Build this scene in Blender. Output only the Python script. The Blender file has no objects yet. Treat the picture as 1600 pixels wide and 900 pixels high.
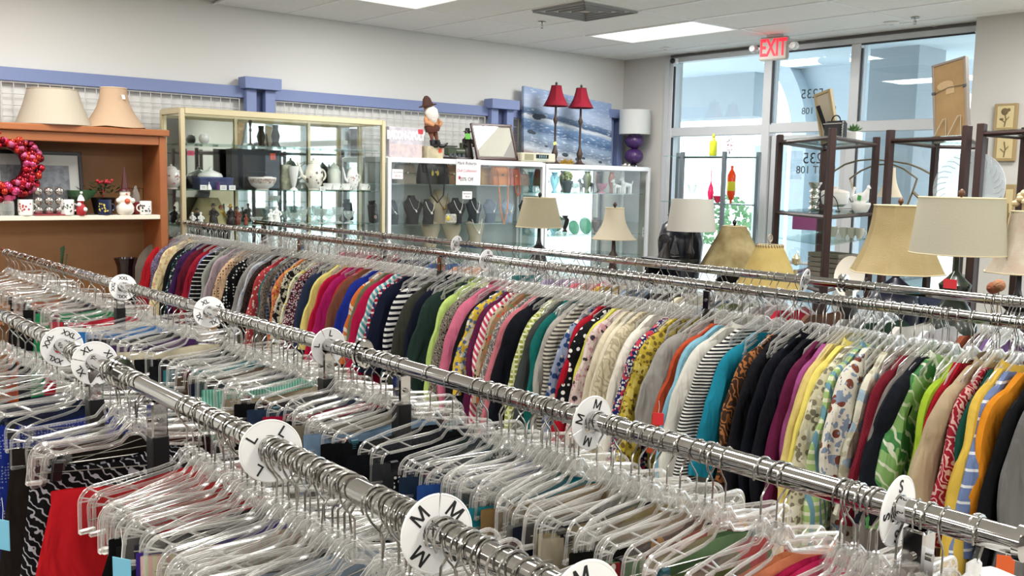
import bpy, math, random
from mathutils import Vector, Matrix
R_ = math.radians
sc = bpy.context.scene
COL = sc.collection
rnd = random.Random(7)

# ------------------------------------------------------------------ camera
CAMH = 1.75
FPX = 1509.0
RW = ((0.64365585, 0.09807871, -0.75900442),
      (0.76504516, -0.05612162, 0.64152651),
      (0.02032353, -0.99359495, -0.11115765))     # world axes against camera right / down / forward
cam_d = bpy.data.cameras.new('camera')
cam_d.sensor_width = 36.0
cam_d.lens = 36.0 * FPX / 1600.0
cam_d.clip_start = 0.02
cam_d.clip_end = 200
cam = bpy.data.objects.new('camera', cam_d)
COL.objects.link(cam)
m = Matrix.Identity(4)
for i in range(3):
    m[i][0] = RW[i][0]; m[i][1] = -RW[i][1]; m[i][2] = -RW[i][2]
m[2][3] = CAMH
cam.matrix_world = m
sc.camera = cam

def ray(px, py):
    a, b, c = px - 800.0, py - 450.0, FPX
    return Vector([RW[i][0]*a + RW[i][1]*b + RW[i][2]*c for i in range(3)])
def P(px, py, X=None, Y=None, Z=None, D=None):
    """world point seen at a place of the photograph, on the plane X=, Y=, Z= or at depth D"""
    d = ray(px, py)
    if X is not None: t = X / d.x
    elif Y is not None: t = Y / d.y
    elif Z is not None: t = (Z - CAMH) / d.z
    else: t = D / FPX
    return Vector((0, 0, CAMH)) + d * t
def depth(p):
    q = Vector(p) - Vector((0, 0, CAMH))
    return sum(RW[i][2]*q[i] for i in range(3))
def mpp(p):                        # metres per photo pixel at p
    return depth(p) / FPX

# ------------------------------------------------------------------ world, lights, exposure
W = bpy.data.worlds.new('world'); sc.world = W; W.use_nodes = True
nt = W.node_tree; nt.nodes.clear()
wo = nt.nodes.new('ShaderNodeOutputWorld'); bg = nt.nodes.new('ShaderNodeBackground')
bg.inputs[0].default_value = (0.92, 0.96, 1.0, 1); bg.inputs[1].default_value = 4.2
nt.links.new(bg.outputs[0], wo.inputs[0])
sc.view_settings.view_transform = 'Standard'
sc.view_settings.look = 'None'
sc.view_settings.gamma = 1.0
sc.view_settings.use_curve_mapping = False
sc.view_settings.exposure = 0.0
sc.cycles.use_denoising = True
sc.cycles.max_bounces = 8
sc.cycles.diffuse_bounces = 6
sc.cycles.glossy_bounces = 4
sc.cycles.transmission_bounces = 6
sc.cycles.transparent_max_bounces = 32
sc.cycles.caustics_reflective = False
sc.cycles.caustics_refractive = False
sc.cycles.sample_clamp_indirect = 4.0
PANEL_W = 44.0         # watts of each ceiling light
CEIL = 3.05
GX, GY = -5.15, 6.80   # one ceiling grid crossing; pitch 1.22 by 0.61

# ------------------------------------------------------------------ materials
MATS = {}
def nodes(m):
    return m.node_tree.nodes, m.node_tree.links
def mat(name, col, rough=0.6, metal=0.0, spec=0.5, bump=None, noise=None, sheen=0.0, coat=0.0, emit=None, trans=None):
    """col: linear-ish sRGB triple 0..1. noise=(scale, amount, colour2). bump=(scale, strength)"""
    if name in MATS: return MATS[name]
    m = bpy.data.materials.new(name); m.use_nodes = True
    n, l = nodes(m); b = n['Principled BSDF']
    b.inputs['Base Color'].default_value = (*lin(col), 1)
    b.inputs['Roughness'].default_value = rough
    b.inputs['Metallic'].default_value = metal
    b.inputs['Specular IOR Level'].default_value = spec
    if sheen: b.inputs['Sheen Weight'].default_value = sheen
    if coat: b.inputs['Coat Weight'].default_value = coat
    if emit: 
        b.inputs['Emission Color'].default_value = (*lin(emit[0]), 1); b.inputs['Emission Strength'].default_value = emit[1]
    tc = None
    if noise or bump:
        tc = n.new('ShaderNodeTexCoord')
    if noise:
        t = n.new('ShaderNodeTexNoise'); t.inputs['Scale'].default_value = noise[0]; t.inputs['Detail'].default_value = 4
        mx = n.new('ShaderNodeMix'); mx.data_type = 'RGBA'
        mx.inputs[6].default_value = (*lin(col), 1); mx.inputs[7].default_value = (*lin(noise[2]), 1)
        mr = n.new('ShaderNodeMapRange'); mr.inputs[1].default_value = 0.35; mr.inputs[2].default_value = 0.65; mr.inputs[4].default_value = noise[1]
        l.new(tc.outputs['Object'], t.inputs['Vector']); l.new(t.outputs[0], mr.inputs[0]); l.new(mr.outputs[0], mx.inputs[0]); l.new(mx.outputs[2], b.inputs['Base Color'])
    if bump:
        t = n.new('ShaderNodeTexNoise'); t.inputs['Scale'].default_value = bump[0]; t.inputs['Detail'].default_value = 3
        bp = n.new('ShaderNodeBump'); bp.inputs['Strength'].default_value = bump[1]; bp.inputs['Distance'].default_value = 0.01
        l.new(tc.outputs['Object'], t.inputs['Vector']); l.new(t.outputs[0], bp.inputs['Height']); l.new(bp.outputs[0], b.inputs['Normal'])
    MATS[name] = m
    return m
def lin(c):
    return tuple((x/12.92 if x <= 0.04045 else ((x+0.055)/1.055)**2.4) for x in c[:3])
def hx(s):
    return tuple(int(s[i:i+2], 16)/255 for i in (0, 2, 4))
def clearmat(name, base, tint, col=(0.95, 0.96, 0.95), rough=0.1, fres=0.55, metal=0.0):
    """thin clear plastic or glass: see-through with a fresnel gloss"""
    m = bpy.data.materials.new(name); m.use_nodes = True
    n, l = nodes(m); n.remove(n['Principled BSDF']); out = n['Material Output']
    tr = n.new('ShaderNodeBsdfTransparent'); tr.inputs[0].default_value = (*tint, 1)
    gl = n.new('ShaderNodeBsdfPrincipled'); gl.inputs['Base Color'].default_value = (*lin(col), 1)
    gl.inputs['Roughness'].default_value = rough; gl.inputs['Metallic'].default_value = metal
    lw = n.new('ShaderNodeLayerWeight'); lw.inputs[0].default_value = 0.35
    ma = n.new('ShaderNodeMath'); ma.operation = 'MULTIPLY_ADD'; ma.inputs[1].default_value = fres; ma.inputs[2].default_value = base; ma.use_clamp = True
    mx = n.new('ShaderNodeMixShader')
    l.new(lw.outputs['Facing'], ma.inputs[0]); l.new(ma.outputs[0], mx.inputs[0])
    l.new(tr.outputs[0], mx.inputs[1]); l.new(gl.outputs[0], mx.inputs[2]); l.new(mx.outputs[0], out.inputs[0])
    MATS[name] = m
    return m
def glassmat(name, tint=(0.95, 0.98, 0.97), gloss=0.06, rough=0.0, k=0.5):
    m = bpy.data.materials.new(name); m.use_nodes = True
    n, l = nodes(m); n.remove(n['Principled BSDF']); out = n['Material Output']
    tr = n.new('ShaderNodeBsdfTransparent'); tr.inputs[0].default_value = (*tint, 1)
    gl = n.new('ShaderNodeBsdfGlossy'); gl.inputs['Roughness'].default_value = rough
    lw = n.new('ShaderNodeLayerWeight'); lw.inputs[0].default_value = 0.2
    ma = n.new('ShaderNodeMath'); ma.operation = 'MULTIPLY_ADD'; ma.inputs[1].default_value = k; ma.inputs[2].default_value = gloss; ma.use_clamp = True
    mx = n.new('ShaderNodeMixShader')
    l.new(lw.outputs['Facing'], ma.inputs[0]); l.new(ma.outputs[0], mx.inputs[0])
    l.new(tr.outputs[0], mx.inputs[1]); l.new(gl.outputs[0], mx.inputs[2]); l.new(mx.outputs[0], out.inputs[0])
    MATS[name] = m
    return m

M_wall = mat('wall paint', hx('e2e2de'), 0.75, noise=(0.7, 0.5, hx('dcdcd8')))
M_wallgrey = mat('grey wall paint', hx('c9c7c2'), 0.8)
M_tile = mat('ceiling tile', hx('f2f2f0'), 0.9, bump=(180, 0.25), noise=(30, 0.5, hx('eae9e6')))
M_grid = mat('ceiling grid paint', hx('f4f4f4'), 0.4)
M_dark = mat('dark void', hx('26282b'), 0.9)
M_floor = mat('floor vinyl', hx('bdb8ae'), 0.5, noise=(6, 0.6, hx('aea89e')))
M_chrome = mat('chrome', hx('c4c3c2'), 0.06, 1.0)
M_steel = mat('hook steel', hx('a9a7a2'), 0.22, 1.0)
M_blue = mat('blue painted wood', hx('7d8cb8'), 0.55, bump=(40, 0.1))
M_wire = mat('white wire grid', hx('dcdcda'), 0.4)
M_alu = mat('pale aluminium frame', hx('c3c6c9'), 0.4, 0.15)
M_white = mat('white plastic', hx('f0f0ef'), 0.35)
M_black = mat('black plastic', hx('121214'), 0.35)
M_ink = mat('black ink', hx('0a0a0a'), 0.6)
M_gold = mat('champagne gold frame', hx('d8cba6'), 0.3, 0.6)
M_silver = mat('white silver frame', hx('eceef0'), 0.35, 0.2)
M_mirror = mat('mirror', hx('e8eeea'), 0.02, 1.0)
M_shelfglass = glassmat('shelf glass', (0.80, 0.90, 0.86), 0.10)
M_glass = glassmat('cabinet glass', (0.965, 0.98, 0.975), 0.012, k=0.20)
M_window = glassmat('window glass', (0.90, 0.95, 0.97), 0.035, k=0.35)
M_plastic = clearmat('clear plastic', 0.14, (0.95, 0.95, 0.94), col=(0.98, 0.975, 0.965), rough=0.12, fres=0.85, metal=0.42)
M_web = clearmat('clear plastic sheet', 0.035, (0.97, 0.97, 0.965), col=(0.98, 0.975, 0.965), rough=0.10, fres=0.42, metal=0.75)
M_ware = clearmat('clear glassware', 0.16, (0.88, 0.93, 0.92), rough=0.04, fres=0.55)
M_brown = mat('dark brown metal', hx('3d2b29'), 0.45, 0.3)
M_porc = mat('cream porcelain', hx('efe9dc'), 0.25, coat=0.4)
M_wporc = mat('white porcelain', hx('f3f3f0'), 0.2, coat=0.4)
M_velvet = mat('black velvet', hx('17171c'), 0.9)
M_tan = mat('tan linen', hx('a89a84'), 0.85)

def pattern(name, kind, cols, scale=30.0, rough=0.85):
    """patterned cloth. kinds: solid, hstripe, vstripe, dstripe, dots, floral, plaid, leaf, geo, paisley"""
    key = 'cloth ' + name
    if key in MATS: return MATS[key]
    m = bpy.data.materials.new(key); m.use_nodes = True
    n, l = nodes(m); b = n['Principled BSDF']
    b.inputs['Roughness'].default_value = rough; b.inputs['Specular IOR Level'].default_value = 0.10
    b.inputs['Sheen Weight'].default_value = 0.0
    tc = n.new('ShaderNodeTexCoord'); V = tc.outputs['Object']
    C = [(*[x*0.80 for x in lin(hx(c))], 1) for c in cols]
    def mix(f, a, bb):
        x = n.new('ShaderNodeMix'); x.data_type = 'RGBA'
        l.new(f, x.inputs[0])
        for s, v in ((6, a), (7, bb)):
            if isinstance(v, tuple): x.inputs[s].default_value = v
            else: l.new(v, x.inputs[s])
        return x.outputs[2]
    def math1(op, a, v=0.5, v2=None):
        x = n.new('ShaderNodeMath'); x.operation = op; l.new(a, x.inputs[0]); x.inputs[1].default_value = v
        if v2 is not None: x.inputs[2].default_value = v2
        return x.outputs[0]
    def wave(direction, sc_, dist=0.0):
        w = n.new('ShaderNodeTexWave'); w.bands_direction = direction; w.inputs['Scale'].default_value = sc_
        w.inputs['Distortion'].default_value = dist; w.inputs['Detail'].default_value = 1; w.inputs['Detail Scale'].default_value = 2
        l.new(V, w.inputs['Vector']); return w.outputs['Fac']
    def vor(sc_, feat='F1', out='Distance', rnd_=1.0):
        w = n.new('ShaderNodeTexVoronoi'); w.feature = feat; w.inputs['Scale'].default_value = sc_; w.inputs['Randomness'].default_value = rnd_
        l.new(V, w.inputs['Vector']); return w.outputs[out]
    def noi(sc_):
        w = n.new('ShaderNodeTexNoise'); w.inputs['Scale'].default_value = sc_; l.new(V, w.inputs['Vector']); return w.outputs[0]
    c = None
    if kind == 'hstripe': c = mix(math1('GREATER_THAN', wave('Z', scale), 0.5), C[0], C[1])
    elif kind == 'pin': c = mix(math1('GREATER_THAN', wave('Z', scale), 0.93), C[0], C[-1])
    elif kind == 'vstripe': c = mix(math1('GREATER_THAN', wave('Y', scale), 0.55), C[0], C[1])
    elif kind == 'dstripe': c = mix(math1('GREATER_THAN', wave('DIAGONAL', scale), 0.55), C[0], C[1])
    elif kind == 'dots': c = mix(math1('LESS_THAN', vor(scale, rnd_=0.35), 0.3), C[0], C[1])
    elif kind == 'plaid':
        a = mix(math1('GREATER_THAN', wave('Z', scale), 0.7), C[0], C[1])
        c = mix(math1('GREATER_THAN', wave('Y', scale), 0.7), a, C[-1])
    elif kind == 'geo':
        a = mix(math1('GREATER_THAN', vor(scale, out='Distance'), 0.45), C[1], C[0])
        c = mix(math1('GREATER_THAN', noi(scale*0.6), 0.56), a, C[-1])
    elif kind == 'paisley':
        c = mix(math1('GREATER_THAN', wave('DIAGONAL', scale*0.6, 12.0), 0.72), C[0], C[1])
    elif kind == 'leaf':
        a = mix(math1('GREATER_THAN', noi(scale*0.5), 0.52), C[0], C[1])
        c = mix(math1('GREATER_THAN', wave('DIAGONAL', scale*0.5, 6.0), 0.86), a, C[-1])
    elif kind == 'floral':
        a = mix(math1('LESS_THAN', vor(scale*0.6), 0.34), C[0], C[1])
        if len(C) > 2: a = mix(math1('GREATER_THAN', noi(scale), 0.58), a, C[2])
        c = mix(math1('LESS_THAN', vor(scale*1.1), 0.2), a, C[-1])
    if c is None: b.inputs['Base Color'].default_value = C[0]
    else: l.new(c, b.inputs['Base Color'])
    mpg = n.new('ShaderNodeMapping'); mpg.inputs['Scale'].default_value = (1.0, 1.0, 0.42); mpg.inputs['Rotation'].default_value = (0.25, 0, 0)
    l.new(V, mpg.inputs['Vector'])
    t = n.new('ShaderNodeTexNoise'); t.inputs['Scale'].default_value = 17; t.inputs['Detail'].default_value = 2.5; t.inputs['Distortion'].default_value = 0.6
    bp = n.new('ShaderNodeBump'); bp.inputs['Strength'].default_value = 0.75; bp.inputs['Distance'].default_value = 0.028
    l.new(mpg.outputs[0], t.inputs['Vector']); l.new(t.outputs[0], bp.inputs['Height']); l.new(bp.outputs[0], b.inputs['Normal'])
    MATS[key] = m
    return m

# ------------------------------------------------------------------ mesh builder
class MB:
    def __init__(s): s.v = []; s.f = []; s.mi = []; s.cur = 0
    def add(s, vs, fs):
        o = len(s.v); s.v += [tuple(x) for x in vs]; s.f += [[i+o for i in q] for q in fs]; s.mi += [s.cur]*len(fs); return s
    def box(s, c, d, rot=None, bev=0.0):
        hx_, hy, hz = d[0]/2, d[1]/2, d[2]/2
        vs = []; fs = []
        if bev > 0:
            b = min(bev, hx_*.9, hy*.9, hz*.9)
            idx = {}
            for sx in (-1, 1):
                for sy in (-1, 1):
                    for sz in (-1, 1):
                        for k in range(3):
                            p = [sx*(hx_-b), sy*(hy-b), sz*(hz-b)]
                            p[k] = (sx*hx_, sy*hy, sz*hz)[k]
                            idx[(sx, sy, sz, k)] = len(vs); vs.append(Vector(p))
            g = idx.get
            for k in range(3):
                a, c2 = [(1, 2), (0, 2), (0, 1)][k]
                for sg in (-1, 1):
                    q = []
                    for u, w in ((-1, -1), (1, -1), (1, 1), (-1, 1)):
                        t = [0, 0, 0]; t[k] = sg; t[a] = u; t[c2] = w; q.append(g((*t, k)))
                    fs.append(q)
            for k in range(3):           # edges along axis k
                a, c2 = [(1, 2), (0, 2), (0, 1)][k]
                for u in (-1, 1):
                    for w in (-1, 1):
                        t1 = [0, 0, 0]; t1[a] = u; t1[c2] = w; t2 = list(t1); t1[k] = -1; t2[k] = 1
                        fs.append([g((*t1, a)), g((*t2, a)), g((*t2, c2)), g((*t1, c2))])
            for sx in (-1, 1):
                for sy in (-1, 1):
                    for sz in (-1, 1): fs.append([g((sx, sy, sz, k)) for k in range(3)])
        else:
            for sx in (-1, 1):
                for sy in (-1, 1):
                    for sz in (-1, 1): vs.append(Vector((sx*hx_, sy*hy, sz*hz)))
            fs = [[0, 1, 3, 2], [4, 6, 7, 5], [0, 4, 5, 1], [2, 3, 7, 6], [0, 2, 6, 4], [1, 5, 7, 3]]
        if rot is not None: vs = [rot @ x for x in vs]
        c = Vector(c)
        return s.add([x + c for x in vs], fs)
    def tube(s, pts, r, n=6, closed=False, flat=1.0, cap=True):
        pts = [Vector(p) for p in pts]; k = len(pts)
        rs = r if isinstance(r, (list, tuple)) else [r]*k
        vs = []; fs = []
        up = None
        for i, p in enumerate(pts):
            if closed: t = pts[(i+1) % k] - pts[i-1]
            else: t = pts[min(i+1, k-1)] - pts[max(i-1, 0)]
            if t.length < 1e-9: t = Vector((0, 0, 1))
            t.normalize()
            if up is None:
                up = Vector((0, 0, 1)) if abs(t.z) < 0.9 else Vector((1, 0, 0))
            a = t.cross(up)
            if a.length < 1e-4: a = t.cross(Vector((0.3, 1, 0.2)))
            a.normalize(); b = a.cross(t).normalized(); up = b
            for j in range(n):
                th = 2*math.pi*j/n
                vs.append(p + a*math.cos(th)*rs[i] + b*math.sin(th)*rs[i]*flat)
        seg = k if closed else k-1
        for i in range(seg):
            for j in range(n):
                i2 = (i+1) % k
                fs.append([i*n+j, i*n+(j+1) % n, i2*n+(j+1) % n, i2*n+j])
        if not closed and cap:
            fs.append(list(range(n))[::-1]); fs.append([(k-1)*n+j for j in range(n)])
        return s.add(vs, fs)
    def lathe(s, prof, c=(0, 0, 0), n=20, sx=1.0, sy=1.0, phase=0.0, cap=True, rot=None):
        """prof: (radius, z) list bottom to top, about z"""
        vs = []; fs = []; k = len(prof)
        c = Vector(c)
        for r, z in prof:
            for j in range(n):
                th = 2*math.pi*j/n + phase
                v = Vector((r*math.cos(th)*sx, r*math.sin(th)*sy, z))
                if rot is not None: v = rot @ v
                vs.append(c + v)
        for i in range(k-1):
            for j in range(n):
                fs.append([i*n+j, i*n+(j+1) % n, (i+1)*n+(j+1) % n, (i+1)*n+j])
        if cap:
            if prof[0][0] > 1e-5: fs.append(list(range(n))[::-1])
            if prof[-1][0] > 1e-5: fs.append([(k-1)*n+j for j in range(n)])
        return s.add(vs, fs)
    def ball(s, c, r, n=10, k=7, sc_=(1, 1, 1)):
        prof = [(max(1e-4, r*math.sin(math.pi*i/(k-1)))*1.0, -r*math.cos(math.pi*i/(k-1))*sc_[2]) for i in range(k)]
        return s.lathe(prof, c, n, sc_[0], sc_[1])
    def strip(s, a, b):
        """surface between two polylines of equal length"""
        k = len(a)
        return s.add(list(a)+list(b), [[i, i+1, k+i+1, k+i] for i in range(k-1)])
    def mesh(s, name, mats, smooth=True):
        me = bpy.data.meshes.new(name)
        me.from_pydata(s.v, [], s.f)
        for mm in (mats if isinstance(mats, (list, tuple)) else [mats]): me.materials.append(mm)
        if smooth: me.polygons.foreach_set('use_smooth', [True]*len(me.polygons))
        if any(s.mi): me.polygons.foreach_set('material_index', s.mi)
        me.update()
        if smooth:
            try: me.set_sharp_from_angle(angle=R_(40))
            except Exception: pass
        return me
    def obj(s, name, mats, parent=None, loc=None, smooth=True):
        o = bpy.data.objects.new(name, s.mesh(name, mats, smooth)); COL.objects.link(o)
        if parent is not None: o.parent = parent
        if loc is not None: o.location = loc
        return o
LABELS = {}
def tag(o, label, cat, group=None, kind=None):
    o['label'] = label; o['category'] = cat
    if group: o['group'] = group
    if kind: o['kind'] = kind
    return o
def thing(name, label, cat, loc=(0, 0, 0), rz=0.0, group=None):
    o = bpy.data.objects.new(name, None); COL.objects.link(o); o.empty_display_size = 0.05
    o.location = loc; o.rotation_euler = (0, 0, rz)
    return tag(o, label, cat, group)
def struct(name, mb, m, parent=None, smooth=False):
    o = mb.obj(name, m, parent, smooth=smooth)
    if parent is None: o['kind'] = 'structure'
    return o
def copy_tree(o, parent=None):
    c = o.copy(); COL.objects.link(c); c.parent = parent
    for ch in list(o.children):
        copy_tree(ch, c)
    return c
def inst(name, me, parent=None, mats=None, loc=None):
    o = bpy.data.objects.new(name, me); COL.objects.link(o)
    if parent is not None: o.parent = parent
    if loc is not None: o.location = loc
    if mats:
        for i, mm in enumerate(mats):
            o.material_slots[i].link = 'OBJECT'; o.material_slots[i].material = mm
    return o
def text(name, s, size, mtx, m, parent=None, ext=0.0006, align='CENTER', font_shear=0.0, bold=0.0):
    c = bpy.data.curves.new(name, 'FONT'); c.body = s; c.size = size; c.extrude = ext
    c.align_x = align; c.align_y = 'CENTER'; c.shear = font_shear; c.offset = bold; c.resolution_u = 3
    tmp = bpy.data.objects.new('tmp_text', c)
    me = bpy.data.meshes.new_from_object(tmp); me.name = name
    bpy.data.objects.remove(tmp)
    me.materials.clear(); me.materials.append(m)
    o = bpy.data.objects.new(name, me); COL.objects.link(o)
    o.parent = parent; loc, rot, sc__ = Matrix(mtx).decompose()
    o.location = loc; o.rotation_mode = 'QUATERNION'; o.rotation_quaternion = rot
    return o
def letter_m(size, mtx, m, parent):
    w, h, t, e = .36*size, .36*size, .105*size, .0003
    pl = [[(-w, -h), (-w+t, -h), (-w+t, h), (-w, h)], [(w-t, -h), (w, -h), (w, h), (w-t, h)], [(-w, h), (-w+t*1.25, h), (t*.55, -h*.75), (-t*.55, -h*.75)], [(w-t*1.25, h), (w, h), (t*.55, -h*.75), (-t*.55, -h*.75)]]
    b = MB()
    for k, q in enumerate(pl):
        e2 = e + k*.00004
        b.add([(x, y, -e2) for x, y in q] + [(x, y, e2) for x, y in q], [[3, 2, 1, 0], [4, 5, 6, 7]] + [[i, (i+1) % 4, 4+(i+1) % 4, 4+i] for i in range(4)])
    o = b.obj('lettering', m, parent, smooth=False); loc, rot, _ = Matrix(mtx).decompose()
    o.location = loc; o.rotation_mode = 'QUATERNION'; o.rotation_quaternion = rot
    return o
def frame_mtx(o, x, y):
    x = Vector(x).normalized(); y = Vector(y).normalized(); z = x.cross(y)
    m = Matrix.Identity(4)
    for i in range(3): m[i][0] = x[i]; m[i][1] = y[i]; m[i][2] = z[i]; m[i][3] = o[i]
    return m
FX = ((0, 1, 0), (0, 0, 1))        # text read from the +X side
def arc(cx, cy, r, a0, a1, n):
    return [(cx + r*math.cos(R_(a0+(a1-a0)*i/n)), cy + r*math.sin(R_(a0+(a1-a0)*i/n))) for i in range(n+1)]
# ================================================================== the shop shell
XW, YW = -7.35, 7.75               # left wall plane, window wall plane
XR, YB = 5.5, -4.5                 # far sides of the shop, behind the camera
b = MB(); b.box(((XW+XR)/2, (YW+YB)/2, -0.05), (XR-XW+0.6, YW-YB+0.6, 0.1)); struct('floor', b, M_floor)
b = MB(); b.box((XW-0.1, (YW+YB)/2, 1.6), (0.2, YW-YB+0.5, 3.4)); struct('wall_left', b, M_wall)
M_walldim = mat('light dimming wall tone', hx('5c5852'), 0.8)  # invented dark tone for the unseen walls, lowers fill and darkens chrome reflections
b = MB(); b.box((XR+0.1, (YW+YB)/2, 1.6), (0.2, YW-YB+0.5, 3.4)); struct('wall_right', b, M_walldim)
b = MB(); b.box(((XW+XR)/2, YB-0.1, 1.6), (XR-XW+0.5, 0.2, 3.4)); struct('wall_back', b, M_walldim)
# ceiling: one slab, tiles laid in a grid under it, with openings for the lights and the vent
lights = [(i, j) for i in (-1, 2, 5, 7) for j in (0, -4, -8, -12, -16)]     # grid cells with a troffer
vent = (0, -2)
b = MB(); b.box(((XW+XR)/2, (YW+YB)/2, CEIL+0.2), (XR-XW+0.5, YW-YB+0.5, 0.1)); struct('ceiling', b, M_dark)
bt = MB()
def cell(i, j):                    # cell i: x0 = GX + 1.22*(i-1) .. , cell j: y0 = GY-0.61 + .61*j
    return GX + 1.22*i, GX + 1.22*(i+1), GY - 0.61 + 0.61*j, GY + 0.61*j
for i in range(-3, 10):
    for j in range(-20, 3):
        x0, x1, y0, y1 = cell(i, j)
        x0 = max(x0, XW); x1 = min(x1, XR); y0 = max(y0, YB); y1 = min(y1, YW)
        if x1-x0 < 0.02 or y1-y0 < 0.02 or (i, j) in lights: continue
        if (i, j) == (-1, -2):      # half tile beside the vent
            bt.box(((x0+x1-0.61)/2, (y0+y1)/2, CEIL+0.012), (x1-x0-0.61-.01, y1-y0-.01, 0.02)); continue
        lift = 0.02 if (i, j) == (-2, -6) else 0
        bt.box(((x0+x1)/2, (y0+y1)/2, CEIL+0.012+lift), (x1-x0-0.012, y1-y0-0.012, 0.02))
struct('ceiling_tiles', bt, M_tile)
bg_ = MB()
for i in range(-2, 10):
    x = GX + 1.22*i
    if XW < x < XR: bg_.box((x, (YW+YB)/2, CEIL+0.0), (0.022, YW-YB, 0.006))
for j in range(-20, 3):
    y = GY + 0.61*j
    if YB < y < YW: bg_.box(((XW+XR)/2, y, CEIL+0.0), (XR-XW, 0.022, 0.006))
struct('ceiling_grid', bg_, M_grid)
M_diff = mat('light diffuser', hx('ffffff'), 0.6, emit=(hx('fffaf2'), 1.6))
names = {(-1, 0): 'bright ceiling light near the exit sign', (-1, -4): 'bright ceiling light above the tall display cabinet, cut by the photo edge'}
for (i, j) in lights:
    x0, x1, y0, y1 = cell(i, j)
    t = thing('ceiling_light', names.get((i, j), 'white ceiling light over the clothes racks, beyond the photo'), 'ceiling light', ((x0+x1)/2, (y0+y1)/2, CEIL),
              group=None if (i, j) in names else 'ceiling lights out of the frame')
    b = MB()
    for sx in (-1, 1): b.box((sx*0.595, 0, 0.0), (0.03, 0.60, 0.012))
    for sy in (-1, 1): b.box((0, sy*0.29, 0.0), (1.16, 0.03, 0.012))
    b.obj('frame', M_grid, t, smooth=False)
    b = MB(); b.box((0, 0, 0.012), (1.17, 0.56, 0.006)); b.obj('diffuser', M_diff, t, smooth=False)
    L = bpy.data.lights.new('tube_light', 'AREA'); L.shape = 'RECTANGLE'; L.size = 1.1; L.size_y = 0.5; L.energy = PANEL_W; L.color = (1.0, 0.98, 0.95)
    lo = bpy.data.objects.new('tube_light', L); COL.objects.link(lo); lo.parent = t; lo.location = (0, 0, -0.008)
# vent
x0, x1, y0, y1 = GX-0.61, GX, GY-0.61-1.83+0.61, GY-1.83+0.61
y0, y1 = cell(-1, -2)[2:4]
y0, y1 = 5.0, 5.58
t = thing('ceiling_vent', 'dark louvred air vent in the ceiling above the glass cabinets', 'vent', (-5.45, 5.28, CEIL-0.004))
b = MB(); b.box((0, 0, 0), (0.58, 0.58, 0.006)); b.obj('backing', M_wallgrey, t)
b = MB()
M_vent = mat('vent metal', hx('9a9b9b'), 0.5, 0.2)
for k in range(4):
    s = 0.28 - k*0.07
    for sg in (-1, 1):
        b.box((0, sg*s, -0.01), (2*s, 0.012, 0.014)); b.box((sg*s, 0, -0.01), (0.012, 2*s, 0.014))
b.obj('louver', M_vent, t, smooth=False)
# sprinklers
def sprinkler(px, py, lab):
    p = P(px, py, Z=CEIL)
    t = thing('fire_sprinkler', lab, 'sprinkler', (p.x, p.y, CEIL-0.003))
    b = MB(); b.lathe([(0.0, -0.006), (0.032, -0.005), (0.035, 0.0)], n=16); b.obj('base_plate', M_chrome, t)
    b = MB(); b.tube([(0, 0, -0.004), (0, 0, -0.03)], 0.006, 8); b.tube([(0.010, 0, -0.02), (0.012, 0, -0.035), (0, 0, -0.048)], 0.002, 5); b.tube([(-0.010, 0, -0.02), (-0.012, 0, -0.035), (0, 0, -0.048)], 0.002, 5)
    b.lathe([(0.0, -0.052), (0.014, -0.05), (0.014, -0.048)], n=10); b.obj('nozzle', M_chrome, t)
sprinkler(847, 34, 'small chrome fire sprinkler in the ceiling beside the dark vent')
sprinkler(1430, 27, 'small chrome fire sprinkler in the ceiling above the framed picture back')
for (px, py, lab) in ((1040, 75, 'small flat ceiling fitting left of the exit sign'), (1393, 35, 'small flat ceiling fitting beside the window top')):
    p = P(px, py, Z=CEIL); t = thing('ceiling_detector', lab, 'detector', (p.x, p.y, CEIL-0.001))
    b = MB(); b.lathe([(0.03, -0.016), (0.055, -0.008), (0.06, 0)], n=18); b.obj('cover', M_white, t)
    b = MB(); b.lathe([(0.0, -0.02), (0.02, -0.018), (0.022, -0.012)], n=12); b.obj('sensor', M_alu, t)

# ---- window wall -----------------------------------------------------------
xa = -6.70; xb = -3.50             # glazed stretch
b = MB(); b.box(((XW+xa)/2, YW+0.08, 1.55), (xa-XW, 0.20, 3.3)); struct('wall_front', b, M_wallgrey)
b = MB(); b.box(((xb-2.35)/2, YW-0.02, 1.55), (-2.35-xb, 0.40, 3.3)); struct('wall_front_pier', b, M_wallgrey)
b = MB(); b.box((4.2, YW+0.08, 1.55), (2.9, 0.20, 3.3)); struct('wall_front_far', b, M_wallgrey)
b = MB(); b.box((-2, YW+0.09, CEIL+0.13), (10.5, 0.12, 0.34)); struct('wall_front_header', b, M_wallgrey)
def bar(b, x0, x1, z0, z1, d=0.11, y=YW):
    b.box(((x0+x1)/2, y, (z0+z1)/2), (x1-x0, d, z1-z0), bev=0.004)
ZT, ZH = 2.27, 2.97                # transom and head heights
b = MB()
bar(b, xa, -3.50, ZH, ZH+0.05)
for x in (xa+0.03, -5.48, -4.59, -3.53): bar(b, x-0.045, x+0.045, 0, ZH, 0.12)
bar(b, xa, -5.52, ZT-0.045, ZT+0.045); bar(b, -4.55, -3.55, ZT-0.045, ZT+0.045); bar(b, -5.44, -4.63, ZT-0.035, ZT+0.055)
bar(b, xa, -5.52, 0, 0.25); bar(b, -4.55, -3.55, 0, 0.25)
b.box((xa+0.01, YW-0.03, 1.5), (0.05, 0.10, 2.96)); 
wf = struct('window_1', b, M_alu)
gl = MB()
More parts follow.
